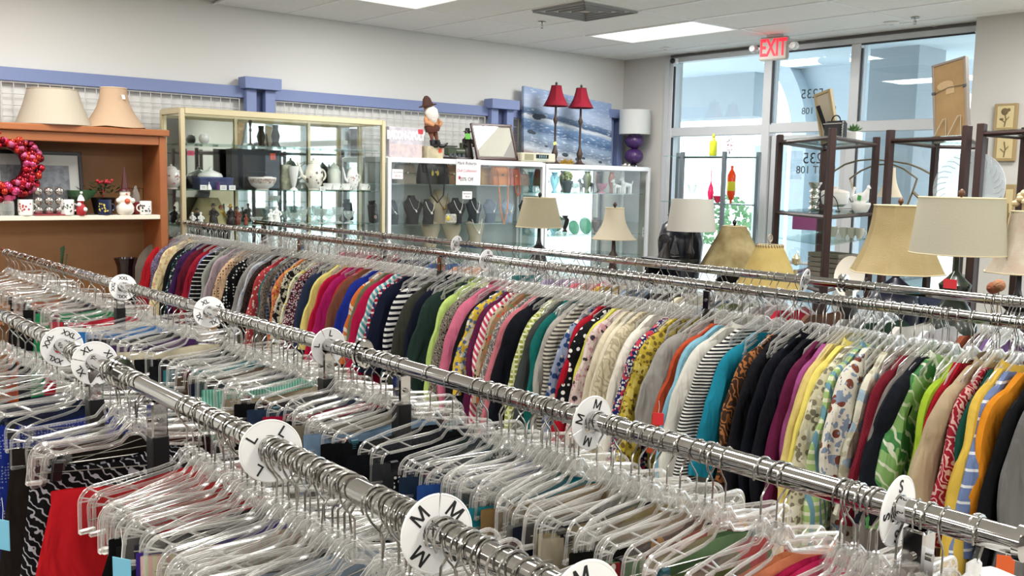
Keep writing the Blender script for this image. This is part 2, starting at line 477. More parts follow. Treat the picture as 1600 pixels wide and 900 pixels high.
for (x0, x1, z0, z1) in ((xa+.07, -5.525, ZT+.04, ZH), (xa+.07, -5.525, .25, ZT-.04), (-5.435, -4.635, ZT+.05, ZH), (-4.545, -3.575, ZT+.04, ZH), (-4.545, -3.575, .25, ZT-.04)):
    gl.box(((x0+x1)/2, YW, (z0+z1)/2), (x1-x0, 0.008, z1-z0))
gl.obj('pane', M_window, wf, smooth=False)
# thin dark gaskets
M_gasket = mat('black gasket', hx('23272e'), 0.5)
gk = MB()
for x in (xa+.083, -5.425, -4.535): gk.box((x, YW-0.045, (ZT+ZH)/2), (0.012, 0.02, ZH-ZT-.08))
for x in (xa+.083, -4.535): gk.box((x, YW-0.045, 1.24), (0.012, 0.02, 1.95))
gk.box(((-5.425-3.6)/2, YW-0.045, ZH-0.008), (1.85, 0.02, 0.012))
gk.obj('gasket', M_gasket, wf, smooth=False)
# more glazing to the right of the pier (seen in the mirrors)
b = MB(); bar(b, -2.35, 2.75, ZH, ZH+0.05); bar(b, -2.35, 2.75, ZT-.045, ZT+.045); bar(b, -2.35, 2.75, 0, 0.25)
for x in (-2.32, -1.1, 0.2, 1.5, 2.72): bar(b, x-.045, x+.045, 0, ZH, 0.12)
w2 = struct('window_2', b, M_alu)
b = MB(); b.box((0.2, YW, 1.6), (5.0, 0.008, 2.7)); b.obj('pane', M_window, w2, smooth=False)
# door
d = MB()
bar(d, -5.43, -5.36, 0.02, 2.21, 0.05); bar(d, -4.71, -4.64, 0.02, 2.21, 0.05); bar(d, -5.36, -4.71, 2.12, 2.21, 0.05); bar(d, -5.36, -4.71, 0.02, 0.27, 0.05); 
door = struct('door_1', d, M_alu)
b = MB(); b.box((-5.035, YW, 1.2), (0.65, 0.008, 1.85)); b.obj('pane', M_window, door, smooth=False)
b = MB(); b.box((-5.1, YW-0.06, 2.17), (0.30, 0.05, 0.05), bev=.006); b.tube([(-5.1, YW-.08, 2.17), (-4.85, YW-.2, 2.18), (-4.72, YW-.05, 2.2)], .008, 6); b.obj('door_closer', M_alu, door)
b = MB(); b.tube([(-5.36, YW-.07, 1.05), (-4.71, YW-.07, 1.05)], .016, 8); b.obj('push_bar', M_alu, door)
# opening hours sheet and mirrored street number, read from outside
p = P(1240, 215, Y=YW-0.01)
def wtext(s, px, py, hpx, font=0.0, par=wf):
    p = P(px, py, Y=YW+0.006); size = hpx*mpp(p)*1.42
    return text('lettering', s, size, frame_mtx(p, (-1, 0, 0), (0, 0, 1)), M_ink, par, ext=0.0004, font_shear=font)
t_num = wtext('5235', 1269, 147, 14.5); wtext('UNIT 108', 1279, 173, 10.5)
wtext('5235', 1275, 248, 17, par=door); wtext('UNIT 108', 1274, 266, 12, par=door)
p = P(1247, 275, Y=YW+0.008)
b = MB(); b.box((p.x-0.05, p.y, p.z+.1), (0.18, 0.001, 0.26)); 
hs = b.obj('notice_sheet', clearmat('frosted notice', 0.25, (.9, .95, 1), fres=0.1, rough=.6), door, smooth=False)
for k in range(6):
    text('lettering', 'MON TUE WED'[4*(k % 3):4*(k % 3)+3]+'  10 - 6', 0.018, frame_mtx((p.x-.05, p.y+.002, p.z+.20-.035*k), (-1, 0, 0), (0, 0, 1)), M_wallgrey, hs, ext=.0002) if False else None
# baseboard
b = MB(); b.box((XW+0.01, 1.6, 0.05), (0.02, 12.2, 0.1)); struct('baseboard_left', b, M_white)

# ---- exit sign -----------------------------------------------------------
pe = P(1210, 76, Y=7.25)
t = thing('exit_sign', 'lit red exit sign hanging from the ceiling before the window head', 'exit sign', (pe.x, 7.25, 0), rz=R_(8))
sz = pe.z
b = MB(); b.box((0, 0, sz), (0.265, 0.05, 0.20), bev=0.012); b.obj('housing', mat('exit housing', hx('b9b3ac'), 0.4), t)
M_exit = mat('exit red', hx('ff2030'), 0.5, emit=(hx('ff1028'), 2.0))
text('lettering', 'EXIT', 0.205, frame_mtx((0, -0.027, sz), (0.78, 0, 0), (0, 0, 1)), M_exit, t, ext=0.001, bold=0.004).scale = (0.60, 1.0, 1)
b = MB(); b.box((0, 0, (sz+0.1+CEIL)/2+.004), (0.13, 0.06, CEIL-sz-0.1+.01), bev=.005); b.obj('mounting_bracket', M_alu, t)
for s in (-1, 1):
    b = MB(); rt = Matrix.Rotation(R_(90), 3, 'X')
    b.lathe([(0.0, -0.03), (0.024, -0.03), (0.036, 0.0), (0.03, 0.045), (0.026, 0.05), (0.0, 0.046)], (s*0.19, 0, sz+0.01), 16, rot=rt)
    b.box((s*0.16, 0, sz+0.01), (0.05, 0.02, 0.02))
    b.obj('emergency_lamp', M_white if s > 0 else M_alu, t)
# camera at the top of the window's edge
p = P(1051, 95, Y=YW-0.12)
t = thing('security_camera', 'small round black camera fixed at the top left corner of the windows', 'security camera', p)
b = MB(); b.ball((0, 0, 0), 0.028, 14, 9); b.obj('lens_dome', M_black, t)
b = MB(); b.box((0, 0.045, 0.0), (0.05, 0.05, 0.05), bev=.006); b.obj('mount', M_white, t)

# ---- outside: arcade, ground --------------------------------------------
M_arc = mat('arcade stucco', hx('a9b2b8'), 0.9, noise=(3, 0.3, hx('a2abb1')))
M_arc2 = mat('arcade pale stucco', hx('ccd8df'), 0.9)
M_pave = mat('concrete paving', hx('d8dbd8'), 0.9, noise=(4, 0.4, hx('cccfcc')))
M_shrub = mat('shrub leaves', hx('6f9a6a'), 0.8, noise=(4, .8, hx('476b48')))
b = MB(); b.box((-4, 20, -0.06), (60, 24.3, 0.1)); g = struct('ground', b, M_pave)
YO = 11.2
def px_x(px, py, Y=YO): return P(px, py, Y=Y).x
def blk(x0, x1, z0, z1, Y=YO, d=0.5):
    b = MB(); b.box(((x0+x1)/2, Y+d/2, (z0+z1)/2), (x1-x0, d, z1-z0)); return b
zb = P(1130, 183, Y=YO).z
# arcade lintel with a real arched opening beside it
xl, xr_ = px_x(1040, 150), px_x(1200, 150)
b = blk(xl-4, px_x(1180, 100), zb, 5.2)
A = struct('wall_arcade_lintel', b, M_arc)
xc = px_x(1160, 183); 
b = MB(); n = 18; rr = px_x(1246, 200) - xc
inner = [(xc + rr*math.cos(R_(a)), 2.3 + rr*1.35*math.sin(R_(a))) for a in [i*90/n for i in range(n+1)]]
rw = rr+0.22
outer = [(xc + rw*math.cos(R_(a)), 2.3 + rw*1.3*math.sin(R_(a))) for a in [i*90/n for i in range(n+1)]]
vs = []; fs = []
for (xi, zi), (xo, zo) in zip(inner, outer):
    vs += [(xi, YO-.12, zi), (xo, YO-.12, zo), (xo, YO+.5, zo), (xi, YO+.5, zi)]
for i in range(n):
    for k in range(4): fs.append([i*4+k, i*4+(k+1) % 4, (i+1)*4+(k+1) % 4, (i+1)*4+k])
fs += [[0, 1, 2, 3], [n*4+3, n*4+2, n*4+1, n*4]]
b.add(vs, fs); b.box((xc+rr+.11, YO+.19, 1.15), (.22, .62, 2.3)); struct('trim_arch', b, M_arc2)
struct('wall_arcade_column', blk(px_x(1240, 200), px_x(1352, 150), 0, 5.2, YO+.1), M_arc2)
struct('wall_arcade_pier', blk(px_x(1356, 150, 10.2), px_x(1432, 150, 10.2), 0, 5.2, 10.2, 0.6), M_arc)
struct('wall_arcade_far', blk(px_x(1433, 130, 13), px_x(1700, 130, 13)+3, P(1500, 142, Y=13).z, 6, 13), M_arc)
struct('wall_arcade_strip', blk(px_x(1163, 290), px_x(1194, 290), 0, 2.3, YO+.2, 0.3), M_arc2)
b = MB(); b.box((-3, (YW+11.6)/2+.1, 3.35), (22, 11.6-YW, 0.12)); struct('ceiling_arcade', b, M_arc2)
for (px, py, w, h, lab) in ((1135, 300, 1.5, 1.6, 'pale green bush outside beyond the window display shelf'),):
    p = P(px, py, Y=19); b = MB(); r2 = random.Random(px)
    for k in range(260):
        a, e = r2.uniform(0, 6.28), r2.uniform(-1, 1); q = r2.uniform(.6, 1)
        c = Vector((math.cos(a)*math.sqrt(1-e*e)*w*.5*q, math.sin(a)*math.sqrt(1-e*e)*w*.5*q, p.z*0 + max(h, p.z)*.5 + e*h*.5*q))
        s = r2.uniform(.06, .12); n1 = Vector((r2.uniform(-1, 1), r2.uniform(-1, 1), r2.uniform(-1, 1))).normalized(); n2 = n1.orthogonal()
        b.add([c-n1*s, c+n2*s*.5, c+n1*s, c-n2*s*.5], [[0, 1, 2, 3]])
    b.tube([(0, 0, 0), (0, 0, max(h, p.z)*.6)], .04, 6)
    tag(b.obj('bush', M_shrub, None, (p.x, 19, 0), smooth=False), lab, 'bush')
# ================================================================== left wall fittings, bookcase, display cabinets
# blue timber frame over white wire grid
posts = [(3.33, 3.62), (5.80, 6.12), (7.38, 7.66)]
def beam(y0, y1, lab):
    t = thing('wall_beam', lab, 'beam', (XW+.045, (y0+y1)/2, 2.395))
    b = MB(); b.box((0, 0, 0), (.045, y1-y0, .09), bev=.003); b.obj('board', M_blue, t)
beam(-1.5, 3.36, 'long blue painted wooden beam on the left wall above the wooden bookcase')
beam(3.58, 5.84, 'blue painted wooden beam on the wall above the tall gold framed cabinet')
beam(6.06, 7.42, 'short blue painted wooden beam behind the seascape painting')
for (y0, y1), lab in zip(posts, ('blue wooden wall post with cap behind the tall gold framed cabinet', 'blue wooden wall post with cap beside the seascape painting', 'blue wooden wall post with cap behind the purple lamp')):
    t = thing('wall_post', lab, 'post', (XW+.06, (y0+y1)/2, 0))
    w = y1-y0
    b = MB()
    for s in (-1, 1): b.box((0.02, s*(w/2-.065), 1.21), (.06, .085, 2.42), bev=.003)
    b.obj('upright', M_blue, t)
    b = MB(); b.box((-.02, 0, 1.21), (.02, .1, 2.4)); b.obj('backing', mat('deep blue paint', hx('4a5680'), 0.6), t)
    b = MB(); b.box((.035, 0, 2.465), (.13, w+.02, .09), bev=.003); b.obj('cap', M_blue, t)
for k, (y0, y1, lab) in enumerate(((-1.5, 1.60, 'white wire grid panel at the far left of the wall'), (1.62, 3.32, 'white wire grid panel behind the two large lampshades'), (3.63, 4.85, 'white wire grid panel above the tall gold framed cabinet'),
                      (4.87, 5.79, 'white wire grid panel behind the bearded doll'), (6.13, 7.37, 'white wire grid panel behind the seascape painting'))):
    b = MB(); x = XW+.05
    n = int((y1-y0)/.076)
    for i in range(n+1): b.tube([(x, y0+(y1-y0)*i/n, .35), (x, y0+(y1-y0)*i/n, 2.345)], .0032 if 0 < i < n else .005, 4, cap=False)
    for i in range(27): b.tube([(x+.004, y0, .36+i*.0762), (x+.004, y1, .36+i*.0762)], .0032, 4, cap=False)
    tag(b.obj('wire_grid_panel', M_wire), lab, 'grid panel')

# ---- wooden bookcase ----------------------------------------------------
M_wood = mat('orange cherry wood', hx('a3633a'), 0.4, noise=(3, .6, hx('925530')), bump=(30, .05), coat=.15)
M_woodb = mat('shaded oak backboard', hx('987048'), 0.55, noise=(2.2, .7, hx('88623c')))  # oak tone darkened, the shadow inside the bookcase is in the colour
M_cream = mat('cream shelf', hx('e9e2cf'), 0.5)
BX, BY0, BY1, BZ = -6.75, 0.3, 2.53, 2.045
bd = .36
t = thing('bookcase', 'orange brown wooden bookcase with cream shelf against the left wall', 'bookcase', (BX-bd/2, (BY0+BY1)/2, 0))
w = BY1-BY0
zs1 = P(200, 336, X=BX).z
for s in (-1, 1): b = MB(); b.box((0, s*(w/2-.025), BZ/2-.023), (bd, .05, BZ-.048), bev=.003); b.obj('side_panel', M_wood, t)
b = MB(); b.box((0.008, 0, BZ-.022), (bd+.03, w+.03, .044), bev=.006); b.box((-.003, 0, BZ-.076), (bd, w-.102, .060), bev=.003); b.obj('top', M_wood, t)
b = MB(); b.box((-bd/2+.01, 0, BZ/2), (.015, w-.08, BZ-.1)); b.obj('back_panel', M_woodb, t)
b = MB(); b.box((.0, 0, zs1-.016), (bd-.01, w-.1, .030), bev=.003); b.obj('shelf', M_cream, t)
b = MB(); b.box((.0, 0, .78), (bd-.01, w-.1, .030), bev=.003); b.obj('shelf', M_wood, t)
b = MB(); b.box((.0, 0, .10), (bd-.01, w-.1, .08), bev=.003); b.obj('plinth', M_wood, t)
SX = BX - .10
def on_shelf(px, X, z): return P(px, 300, X=X).y
def put_at(px, X, z, dy=0):
    q = P(px, 300, X=X); return (X, q.y+dy, z)
# two shades on top
def shade_mesh(rt, rb, h, n=40, curve=0.0, sx=1, sy=1, phase=0, th=.003, scallop=0.0, steps=10):
    pr = []
    for i in range(steps+1):
        f = i/steps; r = rb + (rt-rb)*f - curve*math.sin(f*math.pi)
        pr.append((r, h*f))
    b = MB(); inner = [(r-th, z) for r, z in pr][::-1]
    b.lathe(pr+inner, n=n, sx=sx, sy=sy, phase=phase, cap=False)
    if scallop:
        b.v = [(x, y, z - scallop*abs(math.cos(2*math.atan2(y, x)))*(1-min(1, z/(h*.2)))) for x, y, z in b.v]
    k = len(pr)*2
    # close top and bottom rims
    b.f += [[(k-1)*n+j, (k-1)*n+(j+1) % n, (j+1) % n, j] for j in range(n)]; b.mi += [0]*n
    return b
def rim(b, r, z, n=36, rr=.004, sx=1, sy=1, phase=0):
    b.tube([(r*math.cos(a)*sx, r*math.sin(a)*sy, z) for a in [phase+2*math.pi*k/n for k in range(n)]], rr, 6, closed=True); return b
def clothmat(name, c, trans=.25, noise=None, bump=None):
    m_ = mat(name, c, .9, noise=noise, bump=bump or (220, .25), spec=.2)
    n, l = nodes(m_)
    if 'tl' not in n:
        out = n['Material Output']; pb = n['Principled BSDF']; tl = n.new('ShaderNodeBsdfTranslucent'); tl.name = 'tl'; tl.inputs[0].default_value = (*lin(c), 1)
        mx = n.new('ShaderNodeMixShader'); mx.inputs[0].default_value = trans
        l.new(pb.outputs[0], mx.inputs[1]); l.new(tl.outputs[0], mx.inputs[2]); l.new(mx.outputs[0], out.inputs[0])
    return m_
p = P(83, 165, X=-6.93)
t = thing('lampshade', 'wide beige drum lampshade lying on the wooden bookcase', 'lampshade', (-6.93, p.y, BZ+.004))
shade_mesh(.155, .235, .232, curve=.006).obj('shade', clothmat('oat linen', hx('c9c0ae'), .3), t)
rim(MB(), .155, .232).obj('trim', clothmat('oat trim', hx('b8ae9a'), .1), t)
b = MB(); 
for k in range(3): b.tube([(0, 0, .2), (.155*math.cos(k*2.09), .155*math.sin(k*2.09), .225)], .002, 4)
b.obj('spider', M_steel, t)
p = P(178, 165, X=-6.92)
t = thing('lampshade', 'peach flared lampshade with scalloped hem lying on the wooden bookcase', 'lampshade', (-6.92, p.y, BZ+.012), R_(12))
shade_mesh(.085, .20, .262, n=48, curve=.028, scallop=.008).obj('shade', clothmat('peach cloth', hx('d9bea0'), .35), t)
rim(MB(), .085, .262).obj('trim', clothmat('peach trim', hx('e6cba8'), .1), t)
b = MB(); b.box((.105, .01, .20), (.003, .02, .032), rot=Matrix.Rotation(R_(-22), 3, 'Y')); b.obj('label', M_white, t)

# on the cream shelf
M_bauble = [mat('red bauble', hx('c01a30'), .12, .7), mat('pink bauble', hx('c84a7a'), .15, .6), mat('dark red bauble', hx('7e1020'), .15, .7), mat('orange red bauble', hx('b8321f'), .15, .6), mat('satin pink bauble', hx('b8557f'), .45, .3)]
p = P(3, 258, X=SX+.02)
t = thing('bauble_wreath', 'red and pink bauble wreath at the left end of the cream shelf', 'wreath', (SX+.02, p.y, p.z-.0))
b = MB(); b.tube([(0, .16*math.cos(a), .16*math.sin(a)) for a in [2*math.pi*k/24 for k in range(24)]], .05, 10, closed=True); b.obj('ring', M_bauble[2], t)
q = random.Random(4)
for mi_ in range(5):
    b = MB()
    for k in range(62 if mi_ in (0, 2) else 36):
        a = q.uniform(0, 6.283); e = q.uniform(-2.2, 2.2); rr = .16 + .070*math.cos(e)
        b.ball((abs(.062*math.sin(e))+.004, rr*math.cos(a), rr*math.sin(a)), q.uniform(.014, .026), 12, 8)
    b.obj('baubles', M_bauble[mi_], t)['kind'] = 'stuff'
# framed picture
M_pic = mat('night picture', hx('676a76'), .6, noise=(26, .8, hx('9da0aa')))
pl, pr2 = P(-20, 300, X=SX-.07), P(131, 300, X=SX-.07)
zt = P(125, 237, X=SX-.07).z; zb_ = zs1
yc = (pl.y+pr2.y)/2; wd = pr2.y-pl.y; hh = zt-zb_
t = thing('framed_picture', 'black framed picture with white mat behind the mugs', 'picture', (SX-.06, yc, zb_)); t.rotation_euler = (0, R_(-7), 0)
b = MB()
for s in (-1, 1): b.box((0, s*(wd/2-.012), hh/2), (.022, .024, hh), bev=.003)
for z in (.012, hh-.012): b.box((0, 0, z), (.022, wd, .024), bev=.003)
b.obj('frame', M_black, t)
b = MB(); b.box((-.003, 0, hh/2), (.006, wd-.03, hh-.03)); b.obj('mat_board', mat('mat board', hx('dcdad6'), .6), t)
b = MB(); b.box((.0015, 0, hh/2), (.003, wd-.17, hh-.19)); b.obj('print', M_pic, t)
b = MB(); b.box((.005, 0, hh/2), (.002, wd-.03, hh-.03)); b.obj('glass', glassmat('picture glass', (.97, .98, .98), .06), t)
def mug(px, lab, m_, r=.046, h=.104, X=SX+.06, band=None, hdl=1, z=None, motif=None):
    z = zs1 if z is None else z
    c = put_at(px, X, z)
    t = thing('mug', lab, 'mug', c)
    b = MB(); b.lathe([(r*.8, 0), (r*.93, .004), (r, h*.3), (r, h), (r-.004, h), (r-.005, h*.1), (0, .01)], n=24); b.obj('cup', m_, t)
    b = MB(); b.tube([(0, hdl*(r-.003+y), h*.5+z2) for y, z2 in arc(0, 0, .024, -90, 90, 8)], .005, 6); b.obj('handle', m_, t)
    if motif:
        b = MB(); q = random.Random(px)
        for k in range(14):
            a = R_(q.uniform(-75, 30)); zz = h*q.uniform(.25, .75); s = q.uniform(.004, .009)
            n_ = Vector((math.cos(a), math.sin(a), 0)); u = Vector((-math.sin(a), math.cos(a), 0)); c0 = n_*(r+.0012)+Vector((0, 0, zz))
            b.add([c0+u*s, c0+Vector((0, 0, s)), c0-u*s, c0-Vector((0, 0, s))], [[0, 1, 2, 3]])
        b.obj('decoration', motif, t, smooth=False)
    return t
mug(39, 'white mug with a small red print between the jar and the glitter balls', M_wporc, motif=mat('red print', hx('b03038'), .6))
mug(104, 'white mug with a grey green tree print and right handle', M_wporc, r=.045, motif=mat('green print', hx('4e5e4a'), .6))
mug(163, 'navy blue mug with a yellow lit window scene', mat('navy glaze', hx('1d2846'), .25), r=.044, motif=mat('yellow print', hx('d9c45a'), .6))
mug(227, 'white mug with black figures and left handle at the right shelf end', M_wporc, r=.040, h=.095, hdl=-1, motif=mat('black print', hx('2a2526'), .6))
c = put_at(10, SX+.05, zs1)
t = thing('glass_jar', 'glass jar with pink lid below the bauble wreath', 'jar', c)
b = MB(); b.lathe([(.036, 0), (.042, .01), (.042, .085), (.03, .1), (.03, .105)], n=20); b.obj('glass_body', M_ware, t)
b = MB(); b.lathe([(.036, .10), (.036, .125), (.03, .132), (0, .133)], n=20); b.obj('lid', mat('pink lid', hx('a8355a'), .4), t)
c = put_at(36, SX-.0, zs1)
t = thing('gift_tin', 'red and black box standing behind the first mug', 'box', c)
b = MB(); b.box((0, 0, .075), (.06, .10, .15), bev=.004); b.obj('box_body', M_black, t); b = MB(); b.box((.0, 0, .165), (.064, .104, .04), bev=.004); b.obj('lid', mat('red lid', hx('b5202c'), .4), t)
c = put_at(76, SX+.05, zs1)
t = thing('bauble_box', 'clear box of silver baubles between two white mugs', 'box', c); t.scale = (1.25,)*3
b = MB(); b.box((0, 0, .075), (.075, .165, .15), bev=.002); b.obj('clear_case', M_web, t, smooth=False)
for i in range(3):
    for k in range(3):
        b = MB(); b.ball((.0, -.052+.052*i, .026+.050*k), .0235, 14, 9); b.obj('silver_bauble', mat('silver bauble', hx('c9c4be'), .15, .9), t)
b = MB(); b.box((.002, 0, .004), (.07, .16, .006)); b.obj('red_base', mat('red base', hx('b04046'), .6), t)
c = put_at(126, SX+.0, zs1)
t = thing('bowl', 'dark green bowl with orange painted flower on the cream shelf', 'bowl', (c[0], c[1], c[2]))
b = MB(); b.lathe([(.03, 0), (.03, .02), (.012, .04), (.02, .08), (.085, .13), (.10, .165), (.096, .165), (.08, .135), (0, .09)], n=28); b.obj('bowl_body', mat('green glaze', hx('3f6440'), .3), t)
c = put_at(126, SX+.08, zs1)
t = thing('santa_figurine', 'small red and white figurine in front of the green bowl', 'figurine', c); t.scale = (1.3,)*3
b = MB(); b.lathe([(.018, 0), (.026, .02), (.02, .05), (.012, .06)], n=14); b.ball((0, 0, .07), .016, 12, 8); b.obj('figure_body', mat('santa red', hx('a82028'), .5), t)
b = MB(); b.lathe([(.019, .074), (.014, .09), (.0, .115)], n=12); b.ball((.012, -.012, .055), .011); b.ball((.014, .014, .03), .013); b.ball((0.01, 0, .115), .007); b.obj('white_trim', M_white, t)
c = put_at(161, SX-.05, zs1)
t = thing('potted_flower', 'red flowered green plant in a dark pot behind the navy mug', 'plant', c); t.scale = (1.25, 1.3, 1.15)
b = MB(); b.lathe([(.045, 0), (.06, .09), (.064, .1), (.0, .095)], n=18); b.obj('pot', M_black, t)
b = MB(); q = random.Random(2)
for k in range(120):
    a = q.uniform(0, 6.28); rr = q.uniform(.02, .13); zz = .10 + q.uniform(0, .085)*(1-rr*3)
    c0 = Vector((rr*math.cos(a)*.7, rr*math.sin(a), zz+.02)); s = q.uniform(.012, .022); n1 = Vector((math.cos(a), math.sin(a), q.uniform(-.5, .9))).normalized(); n2 = n1.cross(Vector((0, 0, 1))).normalized()
    b.add([c0-n1*s, c0+n2*s*.4, c0+n1*s, c0-n2*s*.4], [[0, 1, 2, 3]])
b.obj('leaves', mat('dark leaves', hx('2f4a2c'), .7), t, smooth=False)
b = MB()
for k in range(14): b.ball((q.uniform(-.03, .03), q.uniform(-.04, .04), .195+q.uniform(-.01, .01)), .009, 8, 5)
b.tube([(0, 0, .1), (0, 0, .19)], .003, 5); b.obj('blossom', mat('red petals', hx('c02a3a'), .6), t)
c = put_at(195, SX+.05, zs1)
t = thing('snowman_figurine', 'cream snowman figurine with a tall dark pointed hat', 'figurine', c); t.scale = (1.35,)*3
b = MB(); b.lathe([(.03, 0), (.042, .015), (.044, .04), (.032, .062), (.022, .07)], n=20); b.ball((0, 0, .075), .034, 16, 10, (1, 1, .9)); b.ball((0, 0, .108), .026, 16, 10); 
for s in (-1, 1): b.ball((.01, s*.034, .072), .014)
b.obj('figure_body', M_porc, t)
b = MB(); b.lathe([(.031, .12), (.028, .127), (.018, .135), (.012, .175), (.005, .225), (.0, .25)], n=18); b.obj('hat', mat('plum hat', hx('4a1a1e'), .4), t)
b = MB(); b.ball((.036, 0, .07), .014); b.tube([(.026, 0, .106), (.042, 0, .104)], [.005, .001], 6); b.obj('orange_bow', mat('orange bow', hx('c8593a'), .5), t)
c = put_at(212, SX-.06, zs1)
t = thing('glass_lantern', 'small wire lantern with red candle behind the snowman', 'lantern', c); t.scale = (1.2,)*3
b = MB(); b.tube([(.035, -.03, 0), (.035, -.03, .15), (.035, .03, .15), (.035, .03, 0)], .002, 5); b.tube([(-.035, -.03, 0), (-.035, -.03, .15), (-.035, .03, .15), (-.035, .03, 0)], .002, 5)
b.tube([(-.035, -.03, .15), (.035, -.03, .15)], .002, 5); b.tube([(-.035, .03, .15), (.035, .03, .15)], .002, 5); b.obj('wire_frame', M_black, t)
b = MB(); b.lathe([(.02, 0), (.02, .07), (.0, .072)], n=14); b.obj('candle', mat('red wax', hx('8c2430'), .5), t); b = MB(); b.lathe([(.02, .07), (.026, .09), (.02, .12), (.008, .15), (.006, .165)], n=14); b.obj('glass_chimney', M_ware, t)
# lower compartment: dark vase and green sprig
c = P(197, 420, X=BX+.10)
t = thing('vase', 'black flared vase standing before the wooden bookcase', 'vase', (c.x, c.y, 0))
b = MB(); zt_ = P(197, 403, X=BX+.10).z
b.lathe([(.07, 0), (.09, .1), (.06, zt_-.35), (.055, zt_-.15), (.058, zt_-.06), (.078, zt_), (.07, zt_), (.045, zt_-.1), (0, zt_-.3)], n=24); b.obj('vase_body', mat('black glaze', hx('17090b'), .15), t)
b = MB(); b.lathe([(.056, zt_-.20), (.0595, zt_-.19), (.0595, zt_-.17), (.056, zt_-.16)], n=24, cap=False); b.obj('band', mat('dark red glaze', hx('4a1014'), .2), t)
c = P(98, 405, X=BX-.15)
t = thing('green_sprig', 'single dark green sprig in the lower bookcase compartment', 'plant', (c.x, c.y, .795))
b = MB(); b.tube([(0, 0, 0), (.01, .01, c.z-.85), (.0, .03, c.z-.76)], .004, 5)
for k in range(12): b.add([(0, .0, c.z-.95+k*.018), (.01, -.02+.003*k, c.z-.93+k*.018), (0, -.03+.004*k, c.z-.90+k*.018), (-.01, -.015, c.z-.92+k*.018)], [[0, 1, 2, 3]])
b.obj('leaves', mat('dark leaves', hx('2f4a2c'), .7), t, smooth=False)

# ---- display cabinets --------------------------------------------------
def cabinet(name, lab, x0, x1, y0, y1, h, mfr, shelves, fr=.034, back='mirror', base=.55, mid=()):
    t = thing(name, lab, 'display cabinet', ((x0+x1)/2, (y0+y1)/2, 0))
    dx, dy = (x1-x0), (y1-y0)
    b = MB()
    for sx in (-1, 1):
        for sy in (-1, 1): b.box((sx*(dx/2-fr/2), sy*(dy/2-fr/2), h/2), (fr, fr, h), bev=.003)
    for z in (h-fr/2, base):
        for sx in (-1, 1): b.box((sx*(dx/2-fr/2), 0, z), (fr*.98, dy-2*fr, fr*1.3), bev=.003)
        for sy in (-1, 1): b.box((0, sy*(dy/2-fr/2), z), (dx-2*fr, fr*.98, fr*1.3), bev=.003)
    b.obj('frame', mfr, t)
    b = MB(); b.box((0, 0, base/2), (dx-.02, dy-.02, base-.02)); b.obj('base', mat('cabinet base', hx('bfb59f'), .5), t)
    b = MB(); b.box((-dx/2+.02, 0, (h+base)/2), (.008, dy-.05, h-base-.05)); b.obj('back_panel', M_mirror if back == 'mirror' else back, t, smooth=False)
    pn = []
    b = MB(); b.box((dx/2-.012, -dy/4, (h+base)/2), (.005, dy/2-.01, h-base-.05)); pn.append(b.obj('sliding_door', M_glass, t, smooth=False))
    b = MB(); b.box((dx/2-.022, dy/4, (h+base)/2), (.005, dy/2, h-base-.05)); pn.append(b.obj('sliding_door', M_glass, t, smooth=False))
    for s in (-1, 1):
        b = MB(); b.box((0, s*(dy/2-.012), (h+base)/2), (dx-.06, .005, h-base-.05)); b.obj('side_glass', M_glass, t, smooth=False)
    b = MB(); b.box((0, 0, h-.004), (dx-.03, dy-.03, .005)); b.obj('top_glass', M_glass, t, smooth=False)
    for z in shelves:
        b = MB(); b.box((-.02, 0, z-.004), (dx-.10, dy-.06, .007)); b.obj('glass_shelf', M_shelfglass, t, smooth=False)
    b = MB()
    for y in mid: b.box((-dx/2+.035, y, (h+base)/2), (.012, .022, h-base-.06))
    if mid:
        st = b.obj('shelf_standard', mfr, t, smooth=False)
    return t
C1 = dict(x0=-7.28, x1=-6.80, y0=2.65, y1=4.36)
XF = -6.80
s1 = [P(400, 228, X=-7.0).z, P(400, 297, X=-6.95).z, P(400, 351, X=-6.95).z, 1.02]
cab1 = cabinet('display_cabinet', 'tall gold framed glass display cabinet with mirrored back', -7.20, -6.80, 2.65, 4.36, 2.21, M_gold, s1, mid=(-.83, -.28, .35, .83))
s2 = [P(700, 288, X=-6.95).z, P(700, 349, X=-6.95).z, 1.0]
M_cabback = mat('grey cabinet back', hx('b9bcba'), .5)
cab2 = cabinet('display_cabinet', 'white framed glass cabinet holding handbags and necklace busts', -7.20, -6.80, 4.385, 6.13, 1.915, M_silver, s2, back=M_cabback)
s3 = [P(930, 302, X=-6.95).z, P(930, 366, X=-6.95).z, 1.0]
cab3 = cabinet('display_cabinet', 'white framed glass cabinet at the corner holding glassware', -7.20, -6.80, 6.14, 7.60, 1.905, M_silver, s3)
def at_case(px, X, z):            # standing on a cabinet shelf
    q = P(px, 300, X=X); return (X, q.y, z)
def lathe_thing(nm, lab, cat, loc, prof, m_, part=None, n=20, extra=None, rz=0, sy=1.0):
    t = thing(nm, lab, cat, loc, rz)
    b = MB(); b.lathe(prof, n=n, sy=sy); b.obj(part or nm + '_body', m_, t)
    if extra: extra(t)
    return t
def scale_prof(pr, r, h): return [(a*r, z*h) for a, z in pr]
POT = [(.55, 0), (.60, .03), (.55, .06), (.85, .2), (1, .42), (.9, .62), (.62, .78), (.5, .82)]
